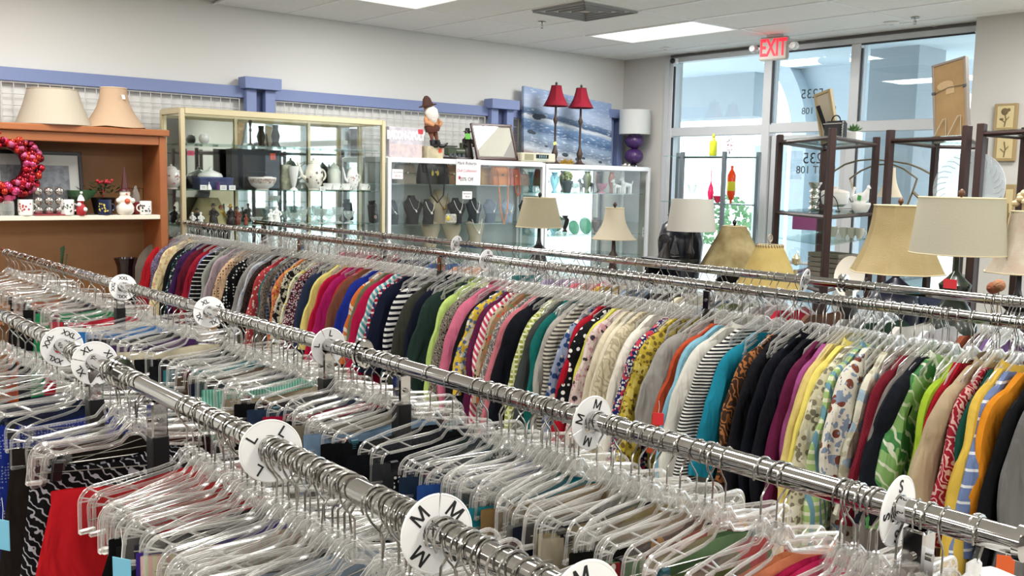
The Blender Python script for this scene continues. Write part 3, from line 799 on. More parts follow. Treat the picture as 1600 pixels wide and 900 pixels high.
def teapot(px, z, lab, r, h, m_, motif, X=-6.98, tall=0):
    def ex(t):
        b = MB(); b.lathe(scale_prof([(.5, .8), (.52, .84), (.35, .9), (.1, .94), (.13, .97), (0, 1.02)], r, h), n=16); b.obj('lid', m_, t)
        b = MB(); b.tube([(0, -r*.8, h*.35), (0, -r*1.35, h*.45), (0, -r*1.6, h*.72), (0, -r*1.85, h*.86)], [r*.28, r*.20, r*.14, r*.11], 8); b.obj('spout', m_, t)
        b = MB(); b.tube([(0, r*.75+y, h*.48+zz) for y, zz in arc(0, 0, r*.62, -80, 100, 10)], r*.10, 6); b.obj('handle', m_, t)
        b = MB(); q = random.Random(px)
        for k in range(12):
            a = R_(q.uniform(-70, 40)); zz = h*q.uniform(.2, .6); s = r*q.uniform(.08, .18); nn = Vector((math.cos(a), math.sin(a), 0)); u = Vector((-math.sin(a), math.cos(a), 0))
            f = zz/h; rr = r*(.87+.13*math.sin(min(1, f/.6)*math.pi)); c0 = nn*(rr+.006)+Vector((0, 0, zz))
            b.add([c0+u*s, c0+Vector((0, 0, s)), c0-u*s, c0-Vector((0, 0, s))], [[0, 1, 2, 3]])
        b.obj('flower_print', motif, t, smooth=False)
    return lathe_thing('teapot', lab, 'teapot', at_case(px, X, z), scale_prof(POT, r, h), m_, 'pot_body', 24, ex)
M_rose = mat('brown rose print', hx('5a4a44'), .5); M_pinkp = mat('pink rose print', hx('c08a8a'), .5)
z2, z3 = s1[1], s1[2]
teapot(268, z2, 'white pitcher teapot at the left end of the tall cabinet', .075, .18, M_wporc, M_pinkp)
teapot(490, z2, 'cream coffee pot with dark rose print in the tall cabinet', .078, .26, M_porc, M_rose, tall=1)
teapot(551, z2, 'small white rose teapot at the right of the tall cabinet', .052, .22, M_wporc, M_pinkp)
def card(px, py, X, lab, w=.05, h=.035, m_=None, zz=None, rz=0, c=None):
    q = P(px, py, X=X); t = thing('price_card', lab, 'price card', (X, q.y, q.z if zz is None else zz), rz)
    b = MB(); b.box((0, 0, h/2), (.002, w, h)); b.obj('card', m_ or M_white, t, smooth=False)
    for k in range(2):
        b = MB(); b.box((.0014, 0, h*(.65-.3*k)), (.0004, w*.6, h*.07)); b.obj('writing', M_ink, t, smooth=False)
    return t
M_redtag = mat('red tag', hx('d8503a'), .5)
bowl_pr = [(.45, 0), (.48, .06), (.4, .1), (.8, .35), (1, .85), (1.02, 1), (.97, 1), (.9, .7), (.4, .2), (0, .15)]
lathe_thing('bowl', 'decorated porcelain bowl in front of the black box', 'bowl', at_case(410, -6.90, z2), scale_prof(bowl_pr, .105, .10), M_wporc, extra=lambda t: (MB().lathe([(.093, .052), (.108, .088)], n=24, cap=False).obj('print_band', mat('scene print', hx('8b7a70'), .4, noise=(60, .9, hx('e6e0d8'))), t)))
lathe_thing('tureen', 'white lidded tureen behind the blue box', 'tureen', at_case(329, -7.07, z2+.0), scale_prof(bowl_pr, .09, .10), M_wporc, extra=lambda t: MB().lathe([(.092, .10), (.08, .12), (.03, .14), (.012, .15), (.014, .165), (0, .17)], n=20).obj('lid', M_wporc, t))
q = at_case(396, -7.06, z2)
t = thing('black_box', 'large black gift box with orange tag in the tall cabinet', 'box', q)
b = MB(); b.box((0, 0, .155), (.10, .40, .31), bev=.004); b.obj('box_body', mat('black card', hx('15181f'), .25), t)
b = MB(); b.box((.052, .14, .26), (.002, .045, .05)); b.obj('tag', M_redtag, t, smooth=False)
b = MB(); b.box((.0515, 0, .14), (.002, .30, .004)); b.box((.0515, -.1, .15), (.002, .004, .26)); b.obj('embossing', mat('dark card', hx('2a3240'), .3), t, smooth=False)
q = at_case(333, -6.98, z2)
t = thing('blue_box', 'dark blue flat box on the middle shelf of the tall cabinet', 'box', q)
b = MB(); b.box((0, 0, .045), (.14, .26, .09), bev=.004); b.obj('box_body', mat('blue card', hx('2a3560'), .4), t); b = MB(); b.box((0, 0, .082), (.144, .264, .02), bev=.003); b.obj('lid', mat('blue card lid', hx('33406e'), .4), t)
card(318, 290, -6.86, 'white price card in front of the blue box', zz=z2); card(349, 290, -6.86, 'white price card right of the purple bottle', zz=z2); card(363, 294, -6.85, 'white folded card left of the decorated bowl', zz=z2)
card(419, 277, -6.80-.03, 'white price card leaning on the decorated bowl', w=.07, h=.05, zz=z2+.055); card(504, 292, -6.86, 'white price card below the coffee pot', zz=z2); card(298, 243, -6.9, 'pink tag near the top left of the tall cabinet', m_=mat('pink tag', hx('d04a6a'), .5))
lathe_thing('perfume_bottle', 'tiny white bell beside the left price card', 'bell', at_case(327, -6.88, z2), scale_prof([(1, 0), (.8, .3), (.4, .6), (.15, .7), (.2, .85), (0, 1)], .02, .06), M_wporc)
lathe_thing('perfume_bottle', 'small purple perfume bottle on the middle shelf', 'bottle', at_case(342, -6.88, z2), scale_prof([(1, 0), (1, .5), (.4, .62), (.4, .7), (.6, .75), (.6, .95), (0, 1)], .017, .06), mat('purple glass', hx('6a3f78'), .15))
lathe_thing('jug', 'green floral jug behind the coffee pot', 'jug', at_case(446, -7.07, z2), scale_prof([(.7, 0), (.9, .1), (1, .4), (.7, .75), (.8, 1), (.74, 1), (.6, .75), (0, .4)], .06, .2), mat('green floral glaze', hx('a8b08c'), .3, noise=(30, .8, hx('e8e4d4'))))
lathe_thing('tall_cup', 'white footed cup with rose print left of the coffee pot', 'cup', at_case(459, -6.97, z2), scale_prof([(.8, 0), (.7, .05), (.25, .12), (.5, .3), (.8, .7), (.95, 1), (.9, 1), (.7, .7), (0, .4)], .045, .19), M_wporc, extra=lambda t: MB().tube([(0, .03+y, .13+zz) for y, zz in arc(0, 0, .035, -80, 90, 8)], .004, 6).obj('handle', M_wporc, t))
lathe_thing('canister', 'tall porcelain jar between the two teapots', 'jar', at_case(522, -7.08, z2), scale_prof([(.9, 0), (1, .1), (1, .65), (.7, .75), (.75, .8), (.3, .9), (.1, .95), (0, 1)], .055, .24), mat('grey white porcelain', hx('d8d8cc'), .3))
for k, (px, lab) in enumerate(((512, 'rose printed teacup right of the coffee pot'), (525, 'rose printed teacup beside another in the tall cabinet'), (569, 'small white teacup at the right end of the tall cabinet'), (541, 'white creamer cup left of the small rose teapot'))):
    lathe_thing('teacup', lab, 'teacup', at_case(px, -6.92, z2), scale_prof([(.4, 0), (.45, .08), (.75, .3), (1, 1), (.95, 1), (.6, .3), (0, .15)], .04, .06), M_wporc, 'cup', extra=lambda t: (MB().tube([(0, .036+y, .034+zz) for y, zz in arc(0, 0, .018, -80, 90, 8)], .003, 6).obj('handle', M_wporc, t), MB().lathe([(.02, .0), (.06, .008), (.062, .012), (.02, .005)], n=20, cap=False).obj('saucer', M_wporc, t)))
# lower shelf: figurines and crystal
def figurine(px, lab, X, z, h, mb_, mh, mi2=None, arms=True, cat='figurine', nm='figurine'):
    t = thing(nm, lab, cat, at_case(px, X, z)); s = h/.16
    b = MB(); b.lathe([(.032*s, 0), (.036*s, .012*s), (.030*s, .05*s), (.022*s, .09*s), (.026*s, .11*s), (.012*s, .125*s), (.009*s, .135*s)], n=16)
    for k in (-1, 1): b.tube([(0, k*.024*s, .108*s), (.014*s, k*.036*s, .085*s), (.028*s, k*.018*s, .075*s)], [.009*s, .008*s, .006*s], 8)
    b.obj('robe', mb_, t)
    b = MB(); b.ball((0, 0, .146*s), .0155*s, 12, 8); b.ball((.014*s, 0, .144*s), .003*s, 6, 4); b.obj('head', mh, t)
    if mi2:
        b = MB(); b.lathe([(.024*s, .150*s), (.022*s, .154*s), (.014*s, .156*s), (.012*s, .17*s), (0, .172*s)], n=12); b.obj('hat', mi2, t)
    return t
M_skin = mat('painted skin', hx('c79a7c'), .5)
M_fb = mat('figurine black', hx('26201e'), .4); M_fg = mat('figurine olive', hx('5f5c34'), .4); M_fy = mat('figurine mustard', hx('a88a3a'), .4); M_fr = mat('figurine rust', hx('8a4430'), .4)
for (px, lab, X, h, a_, hh) in ((308, 'black coated painted figurine at the left of the lower shelf', -6.95, .12, M_fb, M_fb), (319, 'olive painted figurine behind the black coated one', -7.02, .12, M_fg, M_fy),
                            (333, 'tall brown painted figurine in a black hat', -6.93, .155, M_fb, M_fb), (345, 'mustard painted figurine beside the tall one in a hat', -6.98, .14, M_fy, M_fr),
                            (360, 'painted balloon seller figurine with colourful balls', -6.93, .15, M_fb, M_fy), (370, 'rust painted figurine right of the balloon seller', -6.98, .13, M_fr, M_fb), (384, 'small rust and white painted bird figurine', -6.90, .08, M_fr, M_fr)):
    figurine(px, lab, X, z3, h, a_, M_skin, hh)
for (px, lab, h) in ((423, 'small white lady figurine on the lower shelf', .12), (432, 'taller white angel figurine on the lower shelf', .15), (300, 'white goose figurine at the left end', .10), (313, 'cream swan figurine beside the goose', .10)):
    figurine(px, lab, -6.92, z3, h, M_wporc, M_wporc)
for k in range(6):
    b = MB(); 
CR = [(.9, 0), (.5, .08), (.2, .15), (.2, .35), (.7, .55), (1, 1), (.95, 1), (.6, .6), (0, .5)]
for k, (px, h, r, lab) in enumerate(((446, .10, .04, 'small crystal dish right of the white figurines'), (458, .09, .05, 'cut crystal bowl on the lower shelf'), (472, .12, .045, 'crystal goblet behind the glass tray'), (487, .13, .05, 'wide crystal goblet on the lower shelf'), (500, .12, .04, 'crystal sherbet cup on the lower shelf'),
                          (514, .12, .055, 'crystal sugar bowl near the right of the lower shelf'), (528, .13, .05, 'crystal creamer near the right of the lower shelf'), (545, .10, .05, 'low crystal dish at the right of the lower shelf'), (400, .06, .05, 'low clear dish beside the bird figurine'))):
    lathe_thing('crystal_glass', lab, 'glassware', at_case(px, -6.95 + .05*(k % 3-1), z3), scale_prof(CR, r, h), M_ware, 'glass_bowl', 14)
q = at_case(585, -6.97, z3)
t = thing('dark_vase', 'black painted vase leaning at the right end of the tall cabinet', 'vase', q); t.rotation_euler = (R_(8), 0, 0)
b = MB(); b.box((0, 0, .08), (.06, .075, .16), bev=.012); b.lathe([(.025, .155), (.03, .18), (.034, .185)], n=14); b.obj('vase_body', M_fb, t)
b = MB(); b.ball((.028, 0, .05), .018, 8, 6, (.3, 1, 1)); b.obj('painted_flower', mat('dusty pink paint', hx('a88a80'), .5), t)
q = at_case(325, -7.08, z3); t = thing('lampshade', 'olive beige small lampshade inside the tall cabinet', 'lampshade', q)
shade_mesh(.075, .17, .20).obj('shade', clothmat('olive shade', hx('b3aa80'), .2), t); rim(MB(), .17, .004, rr=.003).obj('trim', M_tan, t)
# upper shelf
z1_ = s1[0]
for (px, lab, pr3, r, h, m_) in ((320, 'white small porcelain vase on the upper shelf of the tall cabinet', POT, .04, .09, M_wporc), (392, 'slim dark candlestick on the upper shelf', [(1, 0), (.9, .05), (.25, .1), (.2, .5), (.35, .6), (.2, .7), (.5, .95), (0, 1)], .03, .2, M_fb),
                             (431, 'dark figurine vase on the upper shelf', [(1, 0), (.6, .2), (.9, .5), (.5, .8), (.6, 1), (0, .95)], .04, .17, M_fb)):
    lathe_thing('small_vase', lab, 'vase', at_case(px, -7.05, z1_), scale_prof(pr3, r, h), m_)

# ---- cabinet 2: handbags, busts ------------------------------------------
def handbag(px, z, lab, w, h, m_, mc, X=-6.98, strap=0.0, charm=None, d=.09, sag=.12):
    t = thing('handbag', lab, 'handbag', at_case(px, X, z))
    b = MB(); vs = []; 
    secs = [(0, 1.0, 1.0), (.08, 1.03, 1.05), (.5, 1.0, .9), (.85, .96, .55), (1.0, .92, .22)]
    n = 24
    for f, a, c_ in secs:
        for j in range(n):
            th = 2*math.pi*j/n; e = .38
            cx_, sy_ = math.cos(th), math.sin(th)
            vs.append((d/2*c_*math.copysign(abs(cx_)**e, cx_), w/2*a*math.copysign(abs(sy_)**e, sy_), h*f - sag*h*.0))
    fs = [[i*n+j, i*n+(j+1) % n, (i+1)*n+(j+1) % n, (i+1)*n+j] for i in range(4) for j in range(n)] + [list(range(n))[::-1], [4*n+j for j in range(n)]]
    b.add(vs, fs); b.obj('bag_body', m_, t)
    b = MB(); b.box((d*.36, 0, h*.72), (.012, w*.86, h*.42), bev=.004, rot=Matrix.Rotation(R_(-14), 3, 'Y')); b.obj('flap', m_, t)
    b = MB(); b.box((d*.5+.004, 0, h*.55), (.006, .022, .016), bev=.002); b.obj('clasp', mc, t)
    b = MB()
    if strap > 0: b.tube([(0.02, -w*.35, h), (d*.6, -w*.30, h*.6), (d*.85, -w*.22, -strap*.6), (d*.85, 0, -strap), (d*.85, w*.2, -strap*.6), (d*.6, w*.3, h*.6), (.02, w*.35, h)], .005, 6, flat=1.8)
    else: b.tube([(0, y, h*.95+zz) for y, zz in arc(0, 0, w*.28, 0, 180, 10)], .005, 6)
    b.obj('strap', m_, t)
    return t
M_bb = mat('black leather', hx('1a1b20'), .35); M_ob = mat('orange leather', hx('d8833a'), .35); M_tb = mat('tan leather', hx('b98b5c'), .4); M_pk = mat('coral leather', hx('e07a5e'), .4); M_gb = mat('taupe leather', hx('8a8072'), .5); M_wb = mat('pale pink leather', hx('e6c7bd'), .4)
sa, sb_, scz = s2
handbag(632, sa, 'taupe handbag at the left of the top shelf beside the black one', .20, .17, M_gb, M_steel)
handbag(676, sa, 'black rectangular handbag with gold earrings on a tag', .31, .19, M_bb, M_gold, strap=.16)
handbag(704, sa, 'tan handbag with a slim strap left of the paper sign', .12, .17, M_tb, M_gold, X=-7.08)
handbag(757, sa, 'yellow tan handbag just right of the paper sign', .14, .16, mat('yellow leather', hx('d9a65c'), .4), M_gold, X=-7.05, strap=.0)
handbag(780, sa, 'bright orange slouchy handbag in the white cabinet', .20, .17, M_ob, M_black, X=-6.95, strap=.36)
handbag(801, sa, 'coral pink handbag with ring handle beside the orange one', .11, .16, M_pk, M_gold, strap=.10)
handbag(816, sa, 'pale pink and white handbag at the right of the top shelf', .13, .11, M_wb, M_gold, X=-7.05)
handbag(843, sa, 'black handbag with hanging strap at the right end of the top shelf', .12, .16, M_bb, M_gold, X=-7.0, strap=.2)
M_yel = mat('yellow enamel', hx('e0c83a'), .3)
for k, px in enumerate((676, 684)):
    q = P(px, 267, X=-6.90); t = thing('earring', ('left' if not k else 'right') + ' yellow drop earring on the black handbag', 'earring', q); b = MB(); b.ball((0, 0, -.02), .012, 10, 7, (.5, 1, 2.0)); b.obj('drop', M_yel, t); b = MB(); b.tube([(0, 0, 0), (0, 0, .015)], .002, 5); b.obj('wire', M_gold, t)
def bust(px, z, lab, h, m_, chain=None, X=-6.97, w=1.0):
    t = thing('necklace_bust', lab, 'jewellery bust', at_case(px, X, z)); s = h/.2
    b = MB(); vs = []; n = 16
    secs = [(0, .045, .05, .0), (.02, .045, .05, 0), (.06, .05, .03, .01), (.12, .075*w, .035, .012), (.155, .08*w, .030, .0), (.17, .045, .026, -.008), (.19, .030, .024, -.012), (.205, .028, .022, -.012)]
    for z_, wy, wx, ox in secs:
        for j in range(n):
            th = 2*math.pi*j/n; vs.append(((ox+wx*math.cos(th))*s, wy*math.sin(th)*s, z_*s))
    k = len(secs); fs = [[i*n+j, i*n+(j+1) % n, (i+1)*n+(j+1) % n, (i+1)*n+j] for i in range(k-1) for j in range(n)] + [[(k-1)*n+j for j in range(n)]]
    b.add(vs, fs); b.obj('bust_form', m_, t)
    if chain:
        b = MB(); pts = []
        for i in range(13):
            f = -1+2*i/12; pts.append(((.03+.022*(1-f*f))*s, f*.045*s, (.185-.085*(1-f*f))*s))
        b.tube(pts, .0022*s, 5); b.ball((.056*s, 0, .09*s), .010*s, 8, 6); b.obj('necklace', chain, t)
    return t
M_pearl = mat('pearl', hx('eae6dc'), .2); M_sil = mat('silver chain', hx('c8c8c4'), .25, .9)
for (px, lab, h, m_, ch, X, w) in ((614, 'black slim ring stand at the left end of the bust shelf', .20, M_velvet, M_sil, -6.97, .5), (644, 'black velvet bust with silver drop chain', .24, M_velvet, M_sil, -6.95, 1.05), (669, 'narrow black bust with long bead strings', .21, M_velvet, M_pearl, -6.90, .7),
                               (686, 'tall taupe linen bust with gold pendant', .29, M_tan, mat('antique gold', hx('9a7a3a'), .3, .8), -7.03, .95), (713, 'black oval bust with layered bead necklaces', .22, M_velvet, M_pearl, -6.94, 1.1), (740, 'black bust with white pearl drops', .22, M_velvet, M_pearl, -6.98, 1.0),
                               (766, 'grey blue bust behind the orange bag strap', .21, mat('blue grey velvet', hx('5a6678'), .9), M_sil, -6.98, 1.0), (793, 'pale blue bust with pendant near the right', .21, mat('pale blue velvet', hx('8193a8'), .9), M_gold, -6.98, 1.0), (820, 'black bust with fine gold chain at the shelf right end', .2, M_velvet, M_gold, -6.98, .9)):
    bust(px, sb_, lab, h, m_, ch, X, w)
bz3 = s2[2]
for (px, lab) in ((672, 'taupe bust on the lowest visible shelf, leftmost of three'), (705, 'taupe bust in the middle of the lowest visible shelf'), (742, 'taupe bust with white flower, right of the other two')):
    bust(px, P(700, 385, X=-6.95).z, lab, .26, M_tan, M_pearl if px == 742 else None)
b = MB(); b.box((-7.0, 5.25, P(700, 385, X=-6.95).z-.004), (.36, 1.68, .007)); o = b.obj('glass_shelf', M_shelfglass, None, smooth=False); o.parent = cab2; o.location = (-cab2.location.x, -cab2.location.y, 0)
q = at_case(705, -6.86, sb_); t = thing('embroidered_purse', 'small yellow and white embroidered purse before the busts', 'purse', q)
b = MB(); b.box((0, 0, .045), (.03, .12, .085), bev=.012); b.obj('purse_body', mat('beaded cloth', hx('d9d2c4'), .6, noise=(70, .9, hx('8f8a80'))), t); b = MB(); b.ball((.015, -.04, .05), .022, 10, 7, (.3, 1, 1)); b.obj('yellow_flower', M_yel, t)
# notices fixed on the glass
def notice(px, py, w_px, h_px, lab, lines, X=XF+.004):
    q = P(px, py, X=X); s = .0048; s = mpp(q)
    w_ = P(px+w_px/2, py, X=X).y - P(px-w_px/2, py, X=X).y; h_ = h_px*s
    t = thing('paper_sign', lab, 'sign', (X, q.y, q.z))
    b = MB(); b.box((0, 0, 0), (.0012, w_, h_)); b.obj('paper', mat('paper', hx('f1edf0'), .8), t, smooth=False)
    for (txt, dz, size, m_, sh) in lines:
        text('lettering', txt, size*h_, frame_mtx((.0012, 0, dz*h_), *FX), m_, t, ext=.0002, font_shear=sh)
    return t
M_gr = mat('grey ink', hx('6d6a70'), .7); M_red = mat('red ink', hx('b8404a'), .7)
n_ = notice(729, 269, 38, 40, 'white paper sale sign in script taped to the handbag cabinet', [('Mark Roberts', .34, .17, M_ink, .3), ('Doll Collection', .05, .155, M_red, .3), ('20% Off', -.28, .20, M_ink, 0)])
n_.children[3].location.y = .02
b = MB(); b.ball((.002, -.078, -.05), .012, 8, 6, (.1, 1, 1.4)); b.obj('printed_doll', M_red, n_)
notice(621, 272, 17, 15, 'small white price notice at the upper left cabinet glass', [('Tax inventory', .2, .22, M_ink, 0), ('20% off', -.2, .24, M_red, 0)])
notice(730, 305, 15, 12, 'small white price notice in the middle of the cabinet glass', [('Ask inventory', .2, .22, M_ink, 0), ('20% off', -.2, .24, M_ink, 0)])

# ---- cabinet 3: glassware ----------------------------------------------
ga, gb_, gcz = s3
M_green = clearmat('green glass', .35, (.5, .75, .6), col=(.3, .55, .45)); M_cy = clearmat('aqua glass', .3, (.6, .85, .9), col=(.6, .8, .85)); M_pkg = mat('pink ceramic', hx('c0708a'), .3); M_pot = mat('grey pot', hx('6d7a86'), .5)
V1 = [(.5, 0), (.55, .04), (.3, .15), (.8, .5), (.9, .75), (.5, .9), (.7, 1), (.62, 1), (.4, .88), (0, .6)]
def dog(px, z, lab, s=1.0, X=-6.93):
    t = thing('dog_figurine', lab, 'figurine', at_case(px, X, z)); b = MB()
    b.tube([(0, .05*s, .07*s), (0, .01*s, .072*s), (0, -.04*s, .078*s)], [.016*s, .022*s, .024*s], 10)
    for y in (-.035, .04):
        for x in (-.012, .012): b.tube([(x*s, y*s, .065*s), (x*s, y*s, .0)], [.010*s, .006*s], 8)
    b.tube([(0, -.045*s, .085*s), (0, -.055*s, .115*s)], [.016*s, .013*s], 8); b.ball((0, -.06*s, .125*s), .018*s, 10, 7); b.tube([(0, -.065*s, .122*s), (0, -.088*s, .118*s)], [.011*s, .007*s], 8); b.tube([(0, .06*s, .075*s), (0, .078*s, .11*s)], [.006*s, .003*s], 6)
    b.obj('dog_body', M_wporc, t); b = MB(); 
    for x in (-.01, .01): b.ball((x*s, -.052*s, .143*s), .006*s, 6, 4)
    b.obj('ear', M_wporc, t)
dog(964, ga, 'white dog figurine left of its twin in the corner cabinet', 1.0); dog(979, ga, 'larger white dog figurine at the right of the corner cabinet', 1.2, -6.9)
GL = [(866, ga, V1, .05, .20, M_cy, 'tall aqua glass vase at the left of the corner cabinet', -7.0), (886, ga, [(.5, 0), (.6, .1), (.95, .8), (1, 1), (.9, 1), (0, .6)], .06, .12, M_pot, 'grey flower pot in the corner cabinet', -7.0), (899, ga, CR, .05, .10, M_ware, 'clear footed dish right of the grey pot', -6.9),
      (917, ga, V1, .05, .22, mat('olive ceramic', hx('8a9470'), .3), 'tall olive ceramic vase in the corner cabinet', -7.0), (940, ga, CR, .06, .10, M_pkg, 'pink ceramic dish on the upper shelf', -6.92), (955, ga, V1, .04, .22, mat('rust ceramic', hx('a0604a'), .3), 'slim rust ceramic vase behind the dogs', -7.08),
      (876, gb_, CR, .05, .15, M_ware, 'clear glass goblet on the middle shelf of the corner cabinet', -6.95), (932, gb_, V1, .05, .17, mat('brown ceramic', hx('5f4a44'), .3), 'brown vase beside the green plates', -6.95), (866, gb_, V1, .05, .12, M_cy, 'low aqua vase at the left of the middle shelf', -6.95)]
for (px, z, pr3, r, h, m_, lab, X) in GL: lathe_thing('glass_vase' if 'vase' in lab else 'dish', lab, 'vase' if 'vase' in lab else 'dish', at_case(px, X, z), scale_prof(pr3, r, h), m_)
q = at_case(886, -7.0, ga+.115); t = thing('topiary_ball', 'pale green flower ball in the grey pot', 'plant', q); b = MB(); rr_ = random.Random(8)
for k in range(60):
    n1 = Vector((rr_.gauss(0, 1), rr_.gauss(0, 1), rr_.gauss(0, 1))).normalized(); b.ball(n1*.045+Vector((0, 0, .045)), .012, 6, 4)
b.obj('flowers', mat('pale green petals', hx('b5c48a'), .8), t); b = MB(); b.tube([(0, 0, -.03), (0, 0, .045)], .004, 5); b.obj('stem', M_tan, t)
for (px, r, lab) in ((897, .07, 'green glass plate standing left of the larger one'), (915, .085, 'large green glass plate standing in the corner cabinet')):
    q = at_case(px, -6.98, gb_); t = thing('glass_plate', lab, 'plate', q); rt = Matrix.Rotation(R_(78), 3, 'Y')
    b = MB(); b.lathe([(0, 0), (r*.6, .002), (r, .012), (r, .015), (r*.6, .006), (0, .004)], (0, 0, r), 28, rot=rt); b.obj('plate_disc', M_green, t)
    b = MB(); b.tube([(-.03, -.03, 0), (.03, -.03, 0), (.03, -.03, .02)], .002, 5); b.tube([(-.03, .03, 0), (.03, .03, 0), (.03, .03, .02)], .002, 5); b.obj('plate_stand', M_black, t)
card(1006, 370, -6.86, 'white card at the right of the corner cabinet', w=.05, h=.10)

# ---- things standing on the white cabinets -----------------------------------
T2 = 1.918; T3 = 1.908
q = P(632, 222, X=-6.86); yb0 = P(606, 222, X=-6.86).y; yb1 = P(658, 222, X=-6.86).y
hh = P(632, 199, X=-6.86).z - T2
t = thing('board_game_box', 'pale pink board game box standing on the handbag cabinet', 'box', (-6.87, (yb0+yb1)/2, T2)); wv_ = yb1-yb0
b = MB(); b.box((0, 0, hh/2), (.055, wv_, hh), bev=.003); b.obj('box_body', mat('game box', hx('d5cfd6'), .5, noise=(14, .8, hx('a9a6ae'))), t)
b = MB(); b.box((.0285, 0, hh*.23), (.0012, wv_*.98, hh*.42)); b.obj('picture_band', mat('game picture', hx('e3c9c4'), .5, noise=(22, .9, hx('b7b0b8'))), t, smooth=False)
text('lettering', 'BACON-OPOLY', .062, frame_mtx((.0295, .0, hh*.72), *FX), M_white, t, ext=.0006, bold=.004).scale = (.85, 1.5, 1)
b = MB(); b.box((.0295, wv_*.44, hh*.88), (.0015, .05, .04)); b.obj('tag', mat('red tag2', hx('c83a4a'), .5), t, smooth=False)
# bearded doll on a small box
q = P(675, 240, X=-6.88)
t = thing('small_box', 'beige patterned small box with orange sticker under the bearded doll', 'box', (-6.90, q.y, T2)); b = MB(); b.box((0, 0, .052), (.14, .17, .104), bev=.003); b.obj('box_body', mat('beige box', hx('cfc3a2'), .6, noise=(20, .8, hx('a89c80'))), t); b = MB(); b.box((.071, .05, .07), (.0015, .035, .035)); b.obj('sticker', M_redtag, t, smooth=False)
dq = P(676, 190, X=-6.86); D = dq
t = thing('bearded_doll', 'long legged bearded doll in a brown hat perched over the cabinet', 'doll', (-6.86, dq.y, T2+.10))
zt_ = P(664, 154, X=-6.86).z - (T2+.10)
M_db = mat('doll brown felt', hx('5a3226'), .9); M_df = mat('doll fur', hx('c9926a'), .95, bump=(90, .8)); M_beard = mat('white beard', hx('ece6dc'), .95, bump=(60, .8)); M_boot = mat('doll boot', hx('141318'), .3)
H = zt_
b = MB(); b.tube([(0, 0, H*.34), (0, -.01, H*.45), (0, -.025, H*.60), (0, -.035, H*.72)], [.045, .062, .058, .035], 14); 
for s in (-1, 1): b.tube([(0, s*.045-.02, H*.60), (.03, s*.075-.01, H*.50), (.06, s*.03, H*.44)], [.022, .020, .013], 10)
b.obj('doll_body', M_df, t)
b = MB(); b.tube([(0.0, .0, H*.46), (0, -.005, H*.40), (0, 0, H*.32)], [.066, .070, .058], 14); b.obj('tunic', M_db, t)
b = MB(); b.ball((.0, -.045, H*.80), .042, 14, 10); b.ball((.042, -.045, H*.80), .010, 8, 6); b.obj('head', M_skin, t)
b = MB(); b.tube([(.02, -.045, H*.83), (.034, -.04, H*.74), (.045, -.028, H*.62), (.045, -.015, H*.50)], [.030, .056, .052, .018], 14); b.obj('beard', M_beard, t)
b = MB(); rt = Matrix.Rotation(R_(14), 3, 'X'); b.lathe([(.078, 0), (.082, .006), (.05, .012), (.042, .03), (.035, .06), (.015, .085), (0, .088)], (0, -.052, H*.85), 20, rot=rt, sx=.9); b.obj('hat', mat('brown hat', hx('4a2c22'), .8), t)
for s in (-1, 1):
    b = MB(); b.tube([(0, s*.022, H*.33), (.01, s*.024+.008, H*.22), (.005, s*.026+.02, H*.13)], [.026, .017, .013], 10); lg = b.obj('leg', mat('brown stocking', hx('7a4a38'), .9), t)
    b = MB(); b.tube([(.005, s*.026+.02, H*.145), (.01, s*.028+.024, H*.03)], [.024, .022], 10); b.tube([(.01, s*.028+.024, H*.03), (.05, s*.035+.05, H*.02), (.075, s*.04+.07, H*.09)], [.020, .017, .005], 10); b.obj('boot', M_boot, lg)
# train figurine group
q = P(719, 245, X=-6.9); M_loc = mat('dark green enamel', hx('3c4630'), .35); M_gun = mat('gunmetal', hx('54585c'), .4, .5)
t = thing('train_figurine', 'dark green train figurine on an oval base', 'figurine', (-6.92, P(712, 245, X=-6.92).y, T2))
b = MB(); b.lathe([(.16, 0), (.17, .01), (.16, .022), (0, .022)], n=28, sx=.45); b.obj('oval_base', M_fb, t)
b = MB(); b.box((0, -.06, .07), (.06, .10, .07), bev=.008); b.lathe([(.0, -.045), (.034, -.045), (.034, .05), (0, .05)], (0, .035, .07), 16, rot=Matrix.Rotation(R_(90), 3, 'X')); b.lathe([(.012, 0), (.018, .05), (.014, .055)], (0, .06, .095), 12); b.box((0, -.06, .115), (.075, .11, .012), bev=.004); b.obj('locomotive_body', M_loc, t)
for k in range(4):
    b = MB(); b.lathe([(0, 0), (.017, 0), (.017, .008), (0, .008)], (.034, -.085+.048*k, .036), 14, rot=Matrix.Rotation(R_(90), 3, 'Y')); b.obj('wheel', M_gun, t)
q = P(731, 230, X=-7.0)
figurine(729, 'dark gowned statuette with green price tag beside the brown picture frame', -7.0, T2, .27, M_fb, M_fb, M_fb, nm='statuette')
q = P(731, 213, X=-6.93); t = thing('price_tag', 'bright green price tag on the dark statuette', 'price tag', q); b = MB(); b.box((0, 0, 0), (.002, .055, .05)); b.obj('card', mat('green tag', hx('6fc24a'), .5), t, smooth=False); b = MB(); b.tube([(0, 0, .025), (-.03, .0, .05)], .001, 4); b.obj('string', M_white, t)
